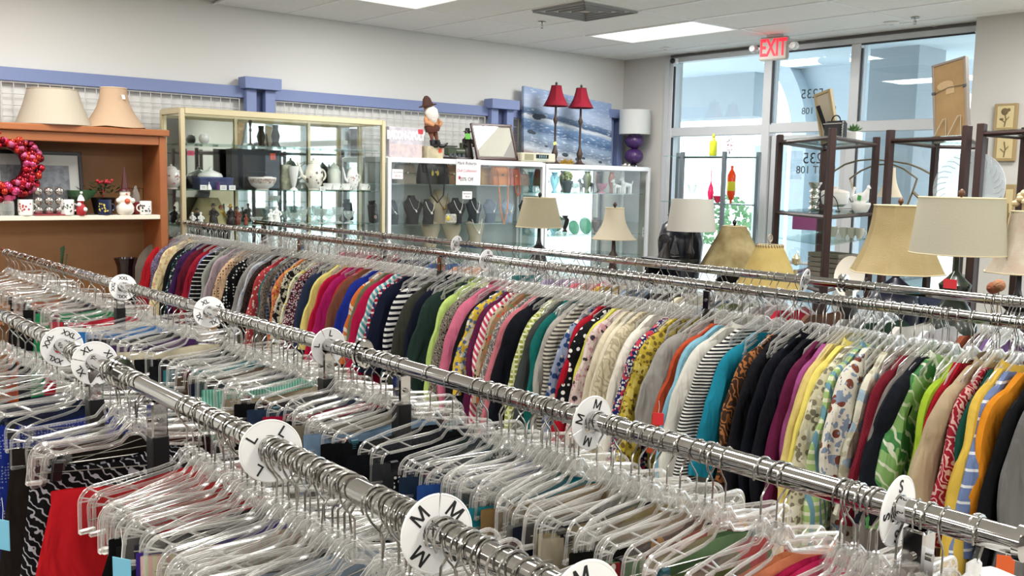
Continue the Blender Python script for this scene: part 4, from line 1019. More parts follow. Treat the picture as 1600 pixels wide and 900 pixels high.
# brown framed picture, leaning back
yl, yr = P(742, 245, X=-6.9).y, P(806, 245, X=-6.9).y; w_ = yr-yl
h_ = P(760, 192, X=-6.95).z - T2
t = thing('framed_certificate', 'cream sheet in a dark brown frame leaning on the white cabinet', 'picture', (-6.87, (yl+yr)/2, T2+.008)); t.rotation_euler = (R_(1), R_(-17), 0)
b = MB()
for s in (-1, 1): b.box((0, s*(w_/2-.012), h_/2), (.024, .024, h_), bev=.004)
for z in (.012, h_-.012): b.box((0, 0, z), (.024, w_, .024), bev=.004)
b.obj('frame', mat('mahogany frame', hx('4a2f2c'), .35), t)
b = MB(); b.box((0, 0, h_/2), (.006, w_-.03, h_-.03)); b.obj('backing', mat('greyed mat', hx('b5aaa4'), .6), t, smooth=False)
b = MB(); hw, hh = w_/2-.035, h_/2-.035; b.add([(.005, -hw, h_/2-hh), (.005, hw*.35, h_/2-hh), (.005, hw, h_/2+.02), (.005, hw, h_/2+hh), (.005, -hw, h_/2+hh)], [[0, 1, 2, 3, 4]]); b.obj('sheet', mat('ivory paper', hx('efe7d6'), .7), t, smooth=False)
b = MB(); b.box((.007, 0, h_/2), (.002, w_-.03, h_-.03)); b.obj('glass', glassmat('certificate glass', (.97, .98, .98), .04), t, smooth=False)
# radio
q = P(835, 243, X=-6.88); yl, yr = P(808, 243, X=-6.88).y, P(862, 243, X=-6.88).y
t = thing('clock_radio', 'cream and grey clock radio on the white cabinets', 'radio', (-6.90, (yl+yr)/2, T2)); w_ = yr-yl
b = MB(); b.box((0, 0, .045), (.16, w_, .082), bev=.01); b.obj('radio_body', mat('beige plastic', hx('cfc9b2'), .4), t)
b = MB(); b.box((.082, -w_*.28, .048), (.004, w_*.25, .055), bev=.001); b.obj('speaker_grille', mat('khaki grille', hx('9f9a7c'), .6, bump=(300, .6)), t)
b = MB(); b.box((.082, w_*.10, .056), (.004, w_*.36, .036), bev=.001); b.obj('display', M_black, t)
b = MB(); 
for k in range(4): b.box((.0845, w_*(.02+.06*k), .056), (.001, .006, .024))
b.box((.0845, w_*.1, .028), (.001, w_*.34, .004)); b.obj('digits', mat('display cyan', hx('a9d4dc'), .4), t, smooth=False)
# seascape
TL, TR, BL_, BR_ = (802, 141), (944, 171), (820, 252), (957, 258)
Xt, Xb = -7.27, -7.12
def w3(px, py, X): return P(px, py, X=X)
a0 = w3(*TL, Xt); a1 = w3(945, 168, Xt); c0 = w3(*BL_, Xb); c1 = w3(*BR_, Xb)
yl = (c0.y+a0.y)/2; yr = (c1.y+a1.y)/2; hz = a0.z - T3
t = thing('seascape_painting', 'large unframed seascape canvas leaning behind the red lamps', 'painting', (-7.15, (c0.y+c1.y)/2, T3+.006)); t.rotation_euler = (R_(-4.5), R_(-7), 0)
w_ = (c1.y-c0.y); 
ms = bpy.data.materials.new('seascape paint'); ms.use_nodes = True; n, l = nodes(ms); pb = n['Principled BSDF']; pb.inputs['Roughness'].default_value = .5
tc = n.new('ShaderNodeTexCoord'); sp = n.new('ShaderNodeSeparateXYZ'); l.new(tc.outputs['Generated'], sp.inputs[0])
mp = n.new('ShaderNodeMapping'); mp.inputs['Scale'].default_value = (1, 3, 9); l.new(tc.outputs['Generated'], mp.inputs[0])
nz = n.new('ShaderNodeTexNoise'); nz.inputs['Scale'].default_value = 2.2; nz.inputs['Detail'].default_value = 6; l.new(mp.outputs[0], nz.inputs['Vector'])
ad = n.new('ShaderNodeMath'); ad.operation = 'MULTIPLY_ADD'; ad.inputs[1].default_value = .10; l.new(nz.outputs[0], ad.inputs[0])
sl = n.new('ShaderNodeMath'); sl.operation = 'MULTIPLY_ADD'; sl.inputs[1].default_value = .13; l.new(sp.outputs[1], sl.inputs[0]); l.new(sp.outputs[2], sl.inputs[2]); l.new(sl.outputs[0], ad.inputs[2])
rp = n.new('ShaderNodeValToRGB'); e = rp.color_ramp.elements
stops = [(0.0, 'a3938c'), (.16, '978a86'), (.22, 'b9c0c8'), (.30, '6d7c90'), (.42, '8ba0ba'), (.50, '48658c'), (.60, '6f8db4'), (.66, 'd5dbe2'), (.69, '3d5578'), (.76, '6e86a6'), (.785, 'a9bad6'), (.9, 'b3c3de'), (1.0, '93aacf')]
e[0].position = 0; e[0].color = (*lin(hx(stops[0][1])), 1); e[1].position = 1; e[1].color = (*lin(hx(stops[-1][1])), 1)
for p_, c_ in stops[1:-1]:
    x_ = e.new(p_); x_.color = (*lin(hx(c_)), 1)
l.new(ad.outputs[0], rp.inputs[0])
nz2 = n.new('ShaderNodeTexNoise'); nz2.inputs['Scale'].default_value = 5; nz2.inputs['Detail'].default_value = 5; l.new(mp.outputs[0], nz2.inputs['Vector'])
mr = n.new('ShaderNodeMapRange'); mr.inputs[1].default_value = .56; mr.inputs[2].default_value = .66; l.new(nz2.outputs[0], mr.inputs[0])
mx = n.new('ShaderNodeMix'); mx.data_type = 'RGBA'; l.new(mr.outputs[0], mx.inputs[0]); l.new(rp.outputs[0], mx.inputs[6]); mx.inputs[7].default_value = (*lin(hx('cfd8e4')), 1)
mf = n.new('ShaderNodeMath'); mf.operation = 'MULTIPLY'; mf.inputs[1].default_value = .8; l.new(mr.outputs[0], mf.inputs[0]); l.new(mf.outputs[0], mx.inputs[0])
l.new(mx.outputs[2], pb.inputs['Base Color'])
b = MB(); b.box((0, 0, hz/2), (.035, w_, hz), bev=.002); cv = b.obj('canvas', ms, t, smooth=False)
q = random.Random(9)
for (u, v, s) in ((-.36, .60, .07), (-.30, .62, .05), (-.43, .38, .05), (-.40, .37, .04), (-.26, .21, .025), (.10, .09, .05), (.16, .12, .03), (-.05, .13, .05), (.36, .10, .03)):
    b = MB(); b.ball((.0185, u*w_, v*hz), s*w_*.7, 10, 6, (.04, 1.1, .5)); b.obj('painted_rock', mat('rock paint', hx('39434f'), .6), t)
# buffet lamps
M_lampb = mat('bronze brown', hx('4a3a34'), .4, .3); M_redsh = clothmat('burgundy silk', hx('8e2233'), .12, bump=(60, .1))
def lamp_at(px, ytop, ybot, ybase, wt, wb, X=None, Y=None, lab='', cat='lamp', nm='table_lamp', msh=None, mbase=None, base=None, curve=0.0, n=40, phase=0, finial=True, rz=0.0, zbase=None, fm=None, trimm=None, seams=0, scallop=0.0, lace=None):
    """a table lamp whose shade spans ytop..ybot in the photo and whose foot stands at ybase or height zbase"""
    q = P(px, (ytop+ybot)/2, X=X, Y=Y); s = mpp(q)
    zt = P(px, ytop, X=X, Y=Y).z if X is not None else CAMH + (P(px, ytop, Y=Y).z-CAMH); zb2 = P(px, ybot, X=X, Y=Y).z
    z0 = zbase if zbase is not None else P(px, ybase, X=X, Y=Y).z
    t = thing(nm, lab, cat, (q.x, q.y, z0), rz)
    rt_, rb_ = wt*s/2, wb*s/2; hs = zt-zb2
    sh = shade_mesh(rt_, rb_, hs, n=n, curve=curve*rb_, phase=phase, scallop=scallop).obj('shade', msh, t, (0, 0, zb2-z0))
    if trimm:
        for r9, z9 in ((rt_, hs), (rb_, .002)):
            b = MB(); rim(b, r9, z9, n=n if n < 20 else 36, rr=.003, phase=phase); b.obj('trim', trimm, sh)
    b = MB(); 
    for k in range(3): b.tube([(0, 0, zt-z0-.012), (rt_*math.cos(k*2.09), rt_*math.sin(k*2.09), zt-z0-.006)], .0018, 4)
    b.tube([(0, 0, zb2-z0-.02), (.0, .03, zb2-z0+hs*.4), (0, .0, zt-z0)], .002, 5); b.obj('harp', M_steel, t)
    if finial:
        b = MB(); b.lathe([(.004, 0), (.006, .006), (.013, .016), (.012, .026), (.004, .036), (0, .038)], (0, 0, zt-z0), 12); b.obj('finial', fm or mbase, t)
    b = MB(); hb = zb2-z0 + hs*.12
    b.lathe([(r*1.0, z*hb) for r, z in base], n=24); b.obj('lamp_base', mbase, t)
    return t
SLIM = [(.055, 0), (.058, .02), (.03, .05), (.018, .09), (.026, .14), (.032, .19), (.018, .26), (.011, .32), (.010, .66), (.018, .70), (.024, .74), (.012, .79), (.010, .98), (.012, 1)]
for (px, yt, yb2, ybs, lab) in ((869, 134, 166, 251, 'left slim buffet lamp with burgundy shade before the seascape'), (908, 138, 169, 253, 'right slim buffet lamp with burgundy shade before the seascape')):
    lt = lamp_at(px, yt, yb2, ybs, 16, 40, X=-6.95, lab=lab, nm='buffet_lamp', msh=M_redsh, mbase=M_lampb, base=SLIM, curve=.10, n=8, zbase=T3, trimm=mat('dark red trim', hx('5e1620'), .7))
q = P(867, 224, X=-6.90); t = thing('price_tag', 'yellow price tag tied on the left buffet lamp', 'price tag', q); b = MB(); b.box((0, 0, 0), (.002, .04, .028), rot=Matrix.Rotation(R_(18), 3, 'X')); b.obj('card', mat('lime tag', hx('dbe67a'), .5), t, smooth=False); b = MB(); b.tube([(0, 0, .014), (-.02, 0, .03)], .001, 4); b.obj('string', M_white, t)
# purple lamp
M_purple = mat('purple ribbed ceramic', hx('43275c'), .25, bump=(60, .6))
BALLS = []
q = P(991, 230, X=-6.97); zt, zb2 = P(991, 172, X=-6.97).z, P(991, 210, X=-6.97).z; s = mpp(q)
t = thing('purple_lamp', 'purple double ball ceramic lamp with white drum shade', 'lamp', (-6.97, q.y, T3))
sh = shade_mesh(24.5*s, 24.5*s, zt-zb2, n=44).obj('shade', clothmat('white linen', hx('e6e8e6'), .35), t, (0, 0, zb2-T3))
b = MB(); hb = zb2-T3-.02; r1 = hb*.27
for z in (.035+r1*.9, .035+r1*2.75): 
    pr4 = [(r1*1.1*math.sin(math.pi*i/12)+.004, z-r1*.95*math.cos(math.pi*i/12)) for i in range(13)]; b.lathe(pr4, n=28)
b.obj('lamp_base', M_purple, t)
b = MB(); b.lathe([(.05, 0), (.05, .02), (.03, .03), (.02, .04)], n=20); b.tube([(0, 0, hb*.9), (0, 0, hb+.1)], .008, 8); b.obj('foot', M_chrome, t)
b = MB(); b.tube([(0, 0, hb+.05), (0, 0, zt-T3)], .002, 5)
for k in range(3): b.tube([(0, 0, zt-T3-.01), (24*s*math.cos(k*2.09), 24*s*math.sin(k*2.09), zt-T3-.005)], .0018, 4)
b.obj('harp', M_steel, t)
c = P(885, 251, X=-6.9); t = thing('gold_ornament', 'small golden leaf ornament between the buffet lamps', 'ornament', (-6.9, c.y, T3)); b = MB()
for k in range(7): b.tube([(0, -.08+.025*k, .01), (.01, -.07+.025*k, .03+.01*(k % 3)), (0, -.05+.025*k, .012)], [.008, .010, .003], 6)
b.tube([(0, -.09, .006), (0, .09, .006)], .006, 6); b.obj('leaf_cluster', mat('gold leaf', hx('c8a23c'), .35, .7), t)
for (px, lab, r) in ((973, 'small pearl white shell dish left of the purple lamp', .03), (980, 'tiny white shell beside the purple lamp', .02)):
    c = P(px, 255, X=-6.9); t = thing('shell_dish', lab, 'shell', (-6.88, c.y, T3)); b = MB(); b.lathe([(r*.5, 0), (r, .015), (r*.95, .018), (0, .006)], n=16); b.ball((0, r*.5, .02), r*.5, 10, 6); b.obj('shell', M_pearl, t)
# ================================================================== racks, hangers, clothes
RZ = {'A': 1.35, 'B': 1.35, 'C': 1.40, 'D': 1.40}
RY = {'A': 0.628, 'B': 1.135, 'C': 2.675, 'D': 3.17}
RR = 0.0165
def railx(r, px, py=None):
    """X of the place of rail r seen in photo column px"""
    # solve on the line Y=RY, Z=RZ
    lo, hi = -9.0, 0.6
    for _ in range(50):
        mid = (lo+hi)/2
        q = Vector((mid, RY[r], RZ[r]-CAMH))
        z = sum(RW[i][2]*q[i] for i in range(3)); x = sum(RW[i][0]*q[i] for i in range(3))
        u = 800 + FPX*x/z if z > 0 else 1e9
        if u < px: lo = mid
        else: hi = mid
    return (lo+hi)/2
def make_rack(name_pair, x0, x1, label, posts, joints):
    """one free-standing double rail rack: two rails, posts, feet"""
    ra, rb = name_pair
    t = thing('clothes_rack', label, 'clothes rack', (0, 0, 0))
    for r in (ra, rb):
        xx0, xx1 = x0[r], x1[r]
        b = MB(); b.tube([(xx0, RY[r], RZ[r]), (xx1, RY[r], RZ[r])], RR, 24); 
        rl = b.obj('rail', M_chrome, t)
        for e, s in ((xx0, -1), (xx1, 1)):
            b = MB(); b.tube([(e-s*.004, RY[r], RZ[r]), (e+s*.004, RY[r], RZ[r]), (e+s*.009, RY[r], RZ[r])], [RR*1.28, RR*1.28, RR*.9], 24)
            b.obj('end_cap', M_chrome, rl)
        for px in posts[r]:
            x = railx(r, px)
            b = MB(); b.box((x, RY[r], (RZ[r]-RR+0.02)/2), (0.03, 0.03, RZ[r]-RR-.02), bev=.003)
            po = b.obj('post', M_chrome, t)
            b = MB(); b.box((x, RY[r], RZ[r]-.13), (0.032, 0.032, 0.10), bev=.002); b.obj('sleeve', M_black, po)
            b = MB(); b.tube([(x, RY[r]-.015, RZ[r]-.05), (x, RY[r]-.0195, RZ[r]-.05)], .005, 10); b.tube([(x+.015, RY[r], RZ[r]-.05), (x+.0195, RY[r], RZ[r]-.05)], .005, 10); b.obj('screw', M_steel, po)
        for px in joints.get(r, ()):
            x = railx(r, px)
            for s in (-1, 1):
                b = MB(); rt = Matrix.Rotation(R_(90), 3, 'Y')
                b.lathe([(RR, -.004), (.031, -.004), (.034, 0), (.031, .004), (RR, .004)], (x+s*.009, RY[r], RZ[r]+.003), 24, sx=1.0, sy=.72, rot=rt, cap=False)
                b.obj('joint_collar', M_chrome, rl)
    # floor frame
    xs = sorted(railx(ra, p) for p in posts[ra])
    for x in xs:
        b = MB(); b.box((x, (RY[ra]+RY[rb])/2, 0.045), (0.04, abs(RY[rb]-RY[ra])+.5, 0.04), bev=.004)
        b.obj('foot', M_chrome, t)
    return t
make_rack('AB', {'A': -4.3, 'B': -5.75}, {'A': 0.3, 'B': railx('B', 1597)}, 'chrome double rail clothes rack for trousers and skirts at the front',
          {'A': (146, 245), 'B': (186, 510, 628, 1438)}, {'A': (190,), 'B': (567,)})
make_rack('CD', {'C': railx('C', 283), 'D': railx('D', 399)}, {'C': -0.2, 'D': -0.3}, 'chrome double rail clothes rack holding tops, in front of the lamps',
          {'C': (470, 690, 1108), 'D': (412, 600, 1330)}, {'D': (1318,)})

# ---- size discs
def make_disc(r, px, s, rot0, label, tilt=0.0, slot=100, n=4, R=0.0445, fs=0.021):
    x = railx(r, px)
    t = thing('size_divider', label, 'size divider', (x, RY[r], RZ[r]-0.004))
    t.rotation_euler = (0, R_(tilt), R_(tilt*1.3))
    nseg = 44; ri = 0.0185; gap = 1.8
    vs = []; fs_ = []
    for i in range(nseg+1):
        a = R_(slot+gap + (360-2*gap)*i/nseg)
        c_, s_ = math.cos(a), math.sin(a)
        vs += [(-.0012, ri*c_, ri*s_), (-.0012, R*c_, R*s_), (.0012, R*c_, R*s_), (.0012, ri*c_, ri*s_)]
    for i in range(nseg):
        for k in range(4): fs_.append([i*4+k, i*4+(k+1) % 4, i*4+4+(k+1) % 4, i*4+4+k])
    fs_ += [[3, 2, 1, 0], [nseg*4, nseg*4+1, nseg*4+2, nseg*4+3]]
    b = MB(); b.add(vs, fs_)
    b.tube([(-.004, ri*1.0*math.cos(a), ri*1.0*math.sin(a)) for a in [R_(slot+8 + 344*k/30) for k in range(31)]], .0018, 6)
    b.tube([(0, R*math.cos(a), R*math.sin(a)) for a in [R_(slot+gap + (360-2*gap)*k/44) for k in range(45)]], .0018, 6)
    b.obj('disc', M_white, t)
    for k in range(n):
        a = R_(rot0 + 360*k/n)
        c_, s_ = math.cos(a), math.sin(a); rr = 0.0318
        o = (.0016, rr*c_, rr*s_)
        if s == 'M': letter_m(fs, frame_mtx(o, (0, s_, -c_), (0, c_, s_)), M_ink, t)
        else: text('lettering', s, fs, frame_mtx(o, (0, s_, -c_), (0, c_, s_)), M_ink, t, ext=.0003, bold=.0003)
    return t
for r, px, s, rot0, lab, tilt, slot, fs in (
    ('A', 97, 'XXL', 62, 'white XXL size disc on the nearest rail, beside the XL disc', -6, 25, .0165),
    ('A', 148, 'XL', 28, 'white XL size disc on the nearest rail, overlapping the XXL disc', -10, 165, .0185),
    ('A', 423, 'L', 55, 'white L size disc on the nearest rail among crowded hooks', -14, 300, .023),
    ('A', 683, 'M', 43, 'large white M size disc on the nearest rail', -6, 82, .026),
    ('A', 915, 'M', 100, 'white size disc at the bottom photo edge on the nearest rail', -4, 330, .024),
    ('B', 192, 'XXL', 85, 'white XXL size disc on the second rail, before the wooden bookcase', -8, 150, .0165),
    ('B', 327, 'XL', 20, 'white XL size disc on the second rail, in front of the dark tops', -6, 160, .0185),
    ('B', 513, 'L', 80, 'white L size disc on the second rail, under the crimson tops', 2, 115, .021),
    ('B', 925, 'M', 70, 'white M size disc on the second rail, before the beige tops', 0, 197, .023),
    ('B', 1403, 'S', 90, 'white S size disc on the second rail, before the tropical leaf shirt', 2, 225, .023),
    ('C', 760, 'XL', 80, 'small white size disc on the tops rail above the lime shirt', 8, 60, .016),
    ('D', 713, 'XL', 60, 'small white size disc on the rear rail, before the necklace busts', 10, 60, .016),
    ('D', 1258, 'M', 70, 'small white M size disc on the rear rail under the brown shelf stand', 10, 60, .02)):
    make_disc(r, px, s, rot0, lab, tilt, slot, fs=fs)

# ---- hanger meshes
def hook_mesh(neck=0.078, kink=1, rh=0.0212, wr=0.0016):
    """wire hook; origin = rail centre, opening faces -Y or +Y"""
    c0 = RR + wr - rh
    pts = []
    for (y, z) in arc(0, c0, rh, 205, -28, 14): pts.append((0, y*kink, z))
    y1, z1 = pts[-1][1], pts[-1][2]
    pts += [(0, y1*.72, z1-.010), (0, y1*.30, z1-.019), (0, 0, z1-.027), (0, 0, -neck)]
    b = MB(); b.tube(pts, wr, 5); return b.mesh('hook', M_steel)
def clip_mesh(m1, h=.036, w=.016):
    b = MB()
    for s in (-1, 1):
        b.add([(s*.002, -w/2, .012), (s*.007, -w/2, .010), (s*.0035, -w/2, -h+.012), (s*.0015, -w/2, -h+.012),
               (s*.002, w/2, .012), (s*.007, w/2, .010), (s*.0035, w/2, -h+.012), (s*.0015, w/2, -h+.012)],
              [[0, 1, 2, 3], [7, 6, 5, 4], [0, 4, 5, 1], [1, 5, 6, 2], [2, 6, 7, 3], [3, 7, 4, 0]])
        for k in range(4): b.box((s*.0060, 0, .006-k*.004), (.0016, w*.8, .0014))
    b.tube([(.0, -w*.45, .004), (.0, w*.45, .004)], .004, 6)
    return b.mesh('clip', m1, smooth=False)
M_clipg = mat('grey clip', hx('6f6f6c'), 0.4, 0.6)
M_clipm = mat('maroon clip', hx('6a3540'), 0.4, 0.2)
M_clipt = mat('teal clip', hx('2f5a66'), 0.35)
CLIPS = [clip_mesh(M_clipg), clip_mesh(M_black), clip_mesh(M_web), clip_mesh(M_clipg, .05, .014), clip_mesh(M_clipm, .05), clip_mesh(M_clipt)]
def clip_hanger_body(half=0.182, drop=0.0, rib=.0021, seed=0):
    b = MB(); q = random.Random(seed)
    zt = -.083
    # upper and lower outline of one arm (y, z)
    up = [(0.0, zt+.010), (.012, zt+.008), (.020, zt-.001), (.030, zt-.012), (.055, zt-.016), (.10, zt-.020-drop*.4), (half-.030, zt-.026-drop)]
    up += [(half-.030+y, zt-.026-drop-.026+z) for y, z in arc(0, 0, .026, 80, 0, 5)] + [(half-.003, zt-.095)]
    lo = [(0.0, zt-.013), (.013, zt-.016), (.026, zt-.030), (.050, zt-.036), (.10, zt-.041-drop*.4), (half-.045, zt-.045-drop)]
    lo += [(half-.045+y, zt-.045-drop-.016+z) for y, z in arc(0, 0, .018, 80, 0, 4)] + [(half-.026, zt-.095)]
    for s in (-1, 1):
        U = [Vector((0, s*y, z)) for y, z in up]; L = [Vector((0, s*y, z)) for y, z in lo]
        b.cur = 0
        b.tube(U, rib, 6, flat=1.5); b.tube(L, rib, 6, flat=1.5)
        b.tube([U[-1], L[-1]], rib*1.2, 6)
        b.box((0, s*(half-.0145), zt-.094), (.009, .026, .007), bev=.001)
        # web sheet between the ribs
        b.cur = 1
        n = 12
        def at(line, f):
            k = f*(len(line)-1); i = min(int(k), len(line)-2); return line[i].lerp(line[i+1], k-i)
        b.strip([at(U, i/n) for i in range(n+1)], [at(L, i/n) for i in range(n+1)])
        b.cur = 0
        for f in (.42, .60, .80):                 # little struts
            b.tube([at(U, f), at(L, f-.07)], rib*.7, 4)
        b.tube([at(U, .88), at(L, .72)], rib*.7, 4)
    b.tube([(0, .012*math.cos(a), zt-.003+.012*math.sin(a)) for a in [R_(30*k) for k in range(12)]], rib*1.1, 6, closed=True)
    b.tube([(0, 0, zt+.016), (0, 0, zt-.015)], .0045, 8)
    return b.mesh('clip_hanger_body', [M_plastic, M_web])
def rod_mesh(half=.168, z=-.160):
    b = MB(); b.tube([(0, -half, z), (0, half, z)], .0012, 5); return b.mesh('rod', M_steel)
CH_BODY = [clip_hanger_body(.182), clip_hanger_body(.172, .006), clip_hanger_body(.190, -.004), clip_hanger_body(.150, .004)]
CH_HALF = [.182, .172, .190, .150]
HOOKS = [hook_mesh(kink=1), hook_mesh(kink=-1), hook_mesh(kink=1, rh=.0215, wr=.0017), hook_mesh(kink=-1, rh=.019, wr=.0013)]
ROD = [rod_mesh(.165), rod_mesh(.155), rod_mesh(.172), rod_mesh(.135)]
def build_clip_hanger(v, cl):
    t = thing('clip_hanger', 'clear plastic clip hanger', 'hanger', (0, 0, -5))
    inst('hook', HOOKS[v % 4 if cl % 2 else (v+1) % 4], t)
    inst('body', CH_BODY[v], t)
    inst('rod', ROD[v], t)
    for s in (-1, 1): inst('clip', CLIPS[cl], t, loc=(0, s*(CH_HALF[v]-.052), -.152))
    return t
CH_PROTO = [build_clip_hanger(v, c) for v, c in ((0, 0), (1, 2), (2, 1), (3, 2), (0, 3), (1, 5), (2, 2), (0, 4))]
used_proto = set()
def put(proto, loc, rz, rx, label, group, ry=0.0):
    k = proto.name
    if k in used_proto: o = copy_tree(proto)
    else: o = proto; used_proto.add(k)
    o.location = loc; o.rotation_euler = (rx, ry, rz); o['label'] = label; o['group'] = group
    return o
AB_SECTIONS = [   # rail, photo columns, how many hangers, which stretch they hang on
    ('A', 4, 88, 13, 'on the nearest rail, left of the XXL disc'), ('A', 112, 134, 5, 'on the nearest rail, between the XXL and XL discs'),
    ('A', 166, 222, 7, 'on the nearest rail, just right of the XL disc'), ('A', 286, 392, 11, 'on the nearest rail, left of the L disc'),
    ('A', 404, 488, 12, 'on the nearest rail, just right of the L disc'), ('A', 490, 556, 8, 'on the nearest rail, midway from the L to the M disc'),
    ('A', 584, 650, 8, 'on the nearest rail, just left of the M disc'), ('A', 690, 772, 8, 'on the nearest rail, just right of the M disc'), ('A', 785, 905, 7, 'on the nearest rail, at the bottom photo edge'),
    ('B', 6, 60, 10, 'on the second rail, at the far left'), ('B', 62, 182, 20, 'on the second rail, left of the XXL disc'),
    ('B', 204, 300, 12, 'on the second rail, between the XXL and XL discs'), ('B', 345, 412, 10, 'on the second rail, right of the XL disc'),
    ('B', 420, 500, 9, 'on the second rail, left of the L disc'), ('B', 526, 630, 12, 'on the second rail, right of the L disc'),
    ('B', 670, 690, 2, 'on the second rail, on its emptiest stretch'), ('B', 756, 838, 9, 'on the second rail, midway from the L to the M disc'),
    ('B', 842, 908, 10, 'on the second rail, just left of the M disc'), ('B', 938, 1060, 10, 'on the second rail, just right of the M disc'),
    ('B', 1070, 1160, 4, 'on the second rail, above the peach garment'), ('B', 1188, 1240, 3, 'on the second rail, midway from the M to the S disc'),
    ('B', 1308, 1390, 7, 'on the second rail, just left of the S disc'), ('B', 1425, 1500, 4, 'on the second rail, right of the S disc')]
hr = random.Random(21)
CLIPH = []
for (r, p0, p1, n, where) in AB_SECTIONS:
    x0, x1 = railx(r, p0), railx(r, p1)
    for k in range(n):
        f = (k + .5 + hr.uniform(-.42, .42))/n
        x = x0 + (x1-x0)*f
        pr = CH_PROTO[hr.choice([0, 1, 1, 2, 3, 4, 5, 6, 6, 7] if r == 'B' else [0, 1, 1, 2, 6, 6, 0, 2])]
        rz = R_(hr.gauss(-3 if r == 'A' else 2, 11)); rx = R_(hr.gauss(0, 4))
        CLIPH.append(put(pr, (x, RY[r], RZ[r]), rz, rx, 'clear plastic clip hanger ' + where, 'clip hangers ' + where))

# white plastic hanger over rail B at the right edge
x = railx('B', 1526)
t = thing('white_hanger', 'white plastic hanger with thick hook at the right end of the second rail', 'hanger', (x, RY['B'], RZ['B']))
b = MB(); pts = [(0, y, z) for y, z in arc(0, -.002, .0205, 190, -30, 12)]; b.tube(pts + [(0, .006, -.034), (0, 0, -.05)], .003, 8, flat=1.6); b.obj('hook', M_web, t)
b = MB(); b.box((0, 0, -.052), (.012, .022, .03), bev=.003)
for s in (-1, 1):
    b.tube([(0, 0, -.062), (0, s*.05, -.075), (0, s*.12, -.105), (0, s*.19, -.15)], [.010, .012, .012, .009], 10, flat=1.5)
b.obj('arm', M_white, t)

# ---- tops hangers -------------------------------------------------------
def top_hanger_body(half=0.205, slope=1.0, seed=0):
    b = MB(); zt = -.094; rib = .0022
    up = [(0, zt+.012), (.018, zt+.010), (.03, zt+.001), (.055, zt-.010), (.10, zt-.030*slope), (.15, zt-.055*slope), (half-.01, zt-.084*slope), (half, zt-.096*slope)]
    lo = [(0, zt-.020), (.02, zt-.022), (.04, zt-.034), (.06, zt-.040), (.10, zt-.054*slope), (.15, zt-.076*slope), (half-.02, zt-.100*slope), (half, zt-.104*slope)]
    for s in (-1, 1):
        U = [Vector((0, s*y, z)) for y, z in up]; L = [Vector((0, s*y, z)) for y, z in lo]
        b.cur = 0; b.tube(U, rib, 6, flat=2.2); b.tube(L, rib, 6, flat=2.0)
        b.cur = 1; b.strip(U, L)
        b.cur = 0
        for i in (2, 4, 6): b.tube([U[i], L[i]], rib*.8, 4)
        b.tube([U[4]+Vector((0, 0, .002)), U[4]+Vector((0, -s*.006, -.008)), U[5]+Vector((0, -s*.02, .0))], rib*.8, 4)
    b.tube([(0, 0, zt+.018), (0, 0, zt-.02)], .005, 8)
    return b.mesh('top_hanger_body', [M_plastic, M_web])
TB = [top_hanger_body(.192), top_hanger_body(.202, 1.12), top_hanger_body(.184, .9)]
THOOKS = [hook_mesh(.082, 1), hook_mesh(.082, -1, .0215, .0016)]
def build_top_hanger(v, h):
    t = thing('top_hanger', 'clear plastic top hanger', 'hanger', (0, 0, -5))
    inst('hook', THOOKS[h], t); inst('body', TB[v], t); return t
TB.append(top_hanger_body(.162, 1.0)); TB.append(top_hanger_body(.170, .85))
TH_PROTO = [build_top_hanger(v, h) for v in range(3) for h in range(2)]
TH_SPARE = [build_top_hanger(v, h) for v in (3, 4) for h in range(2)]

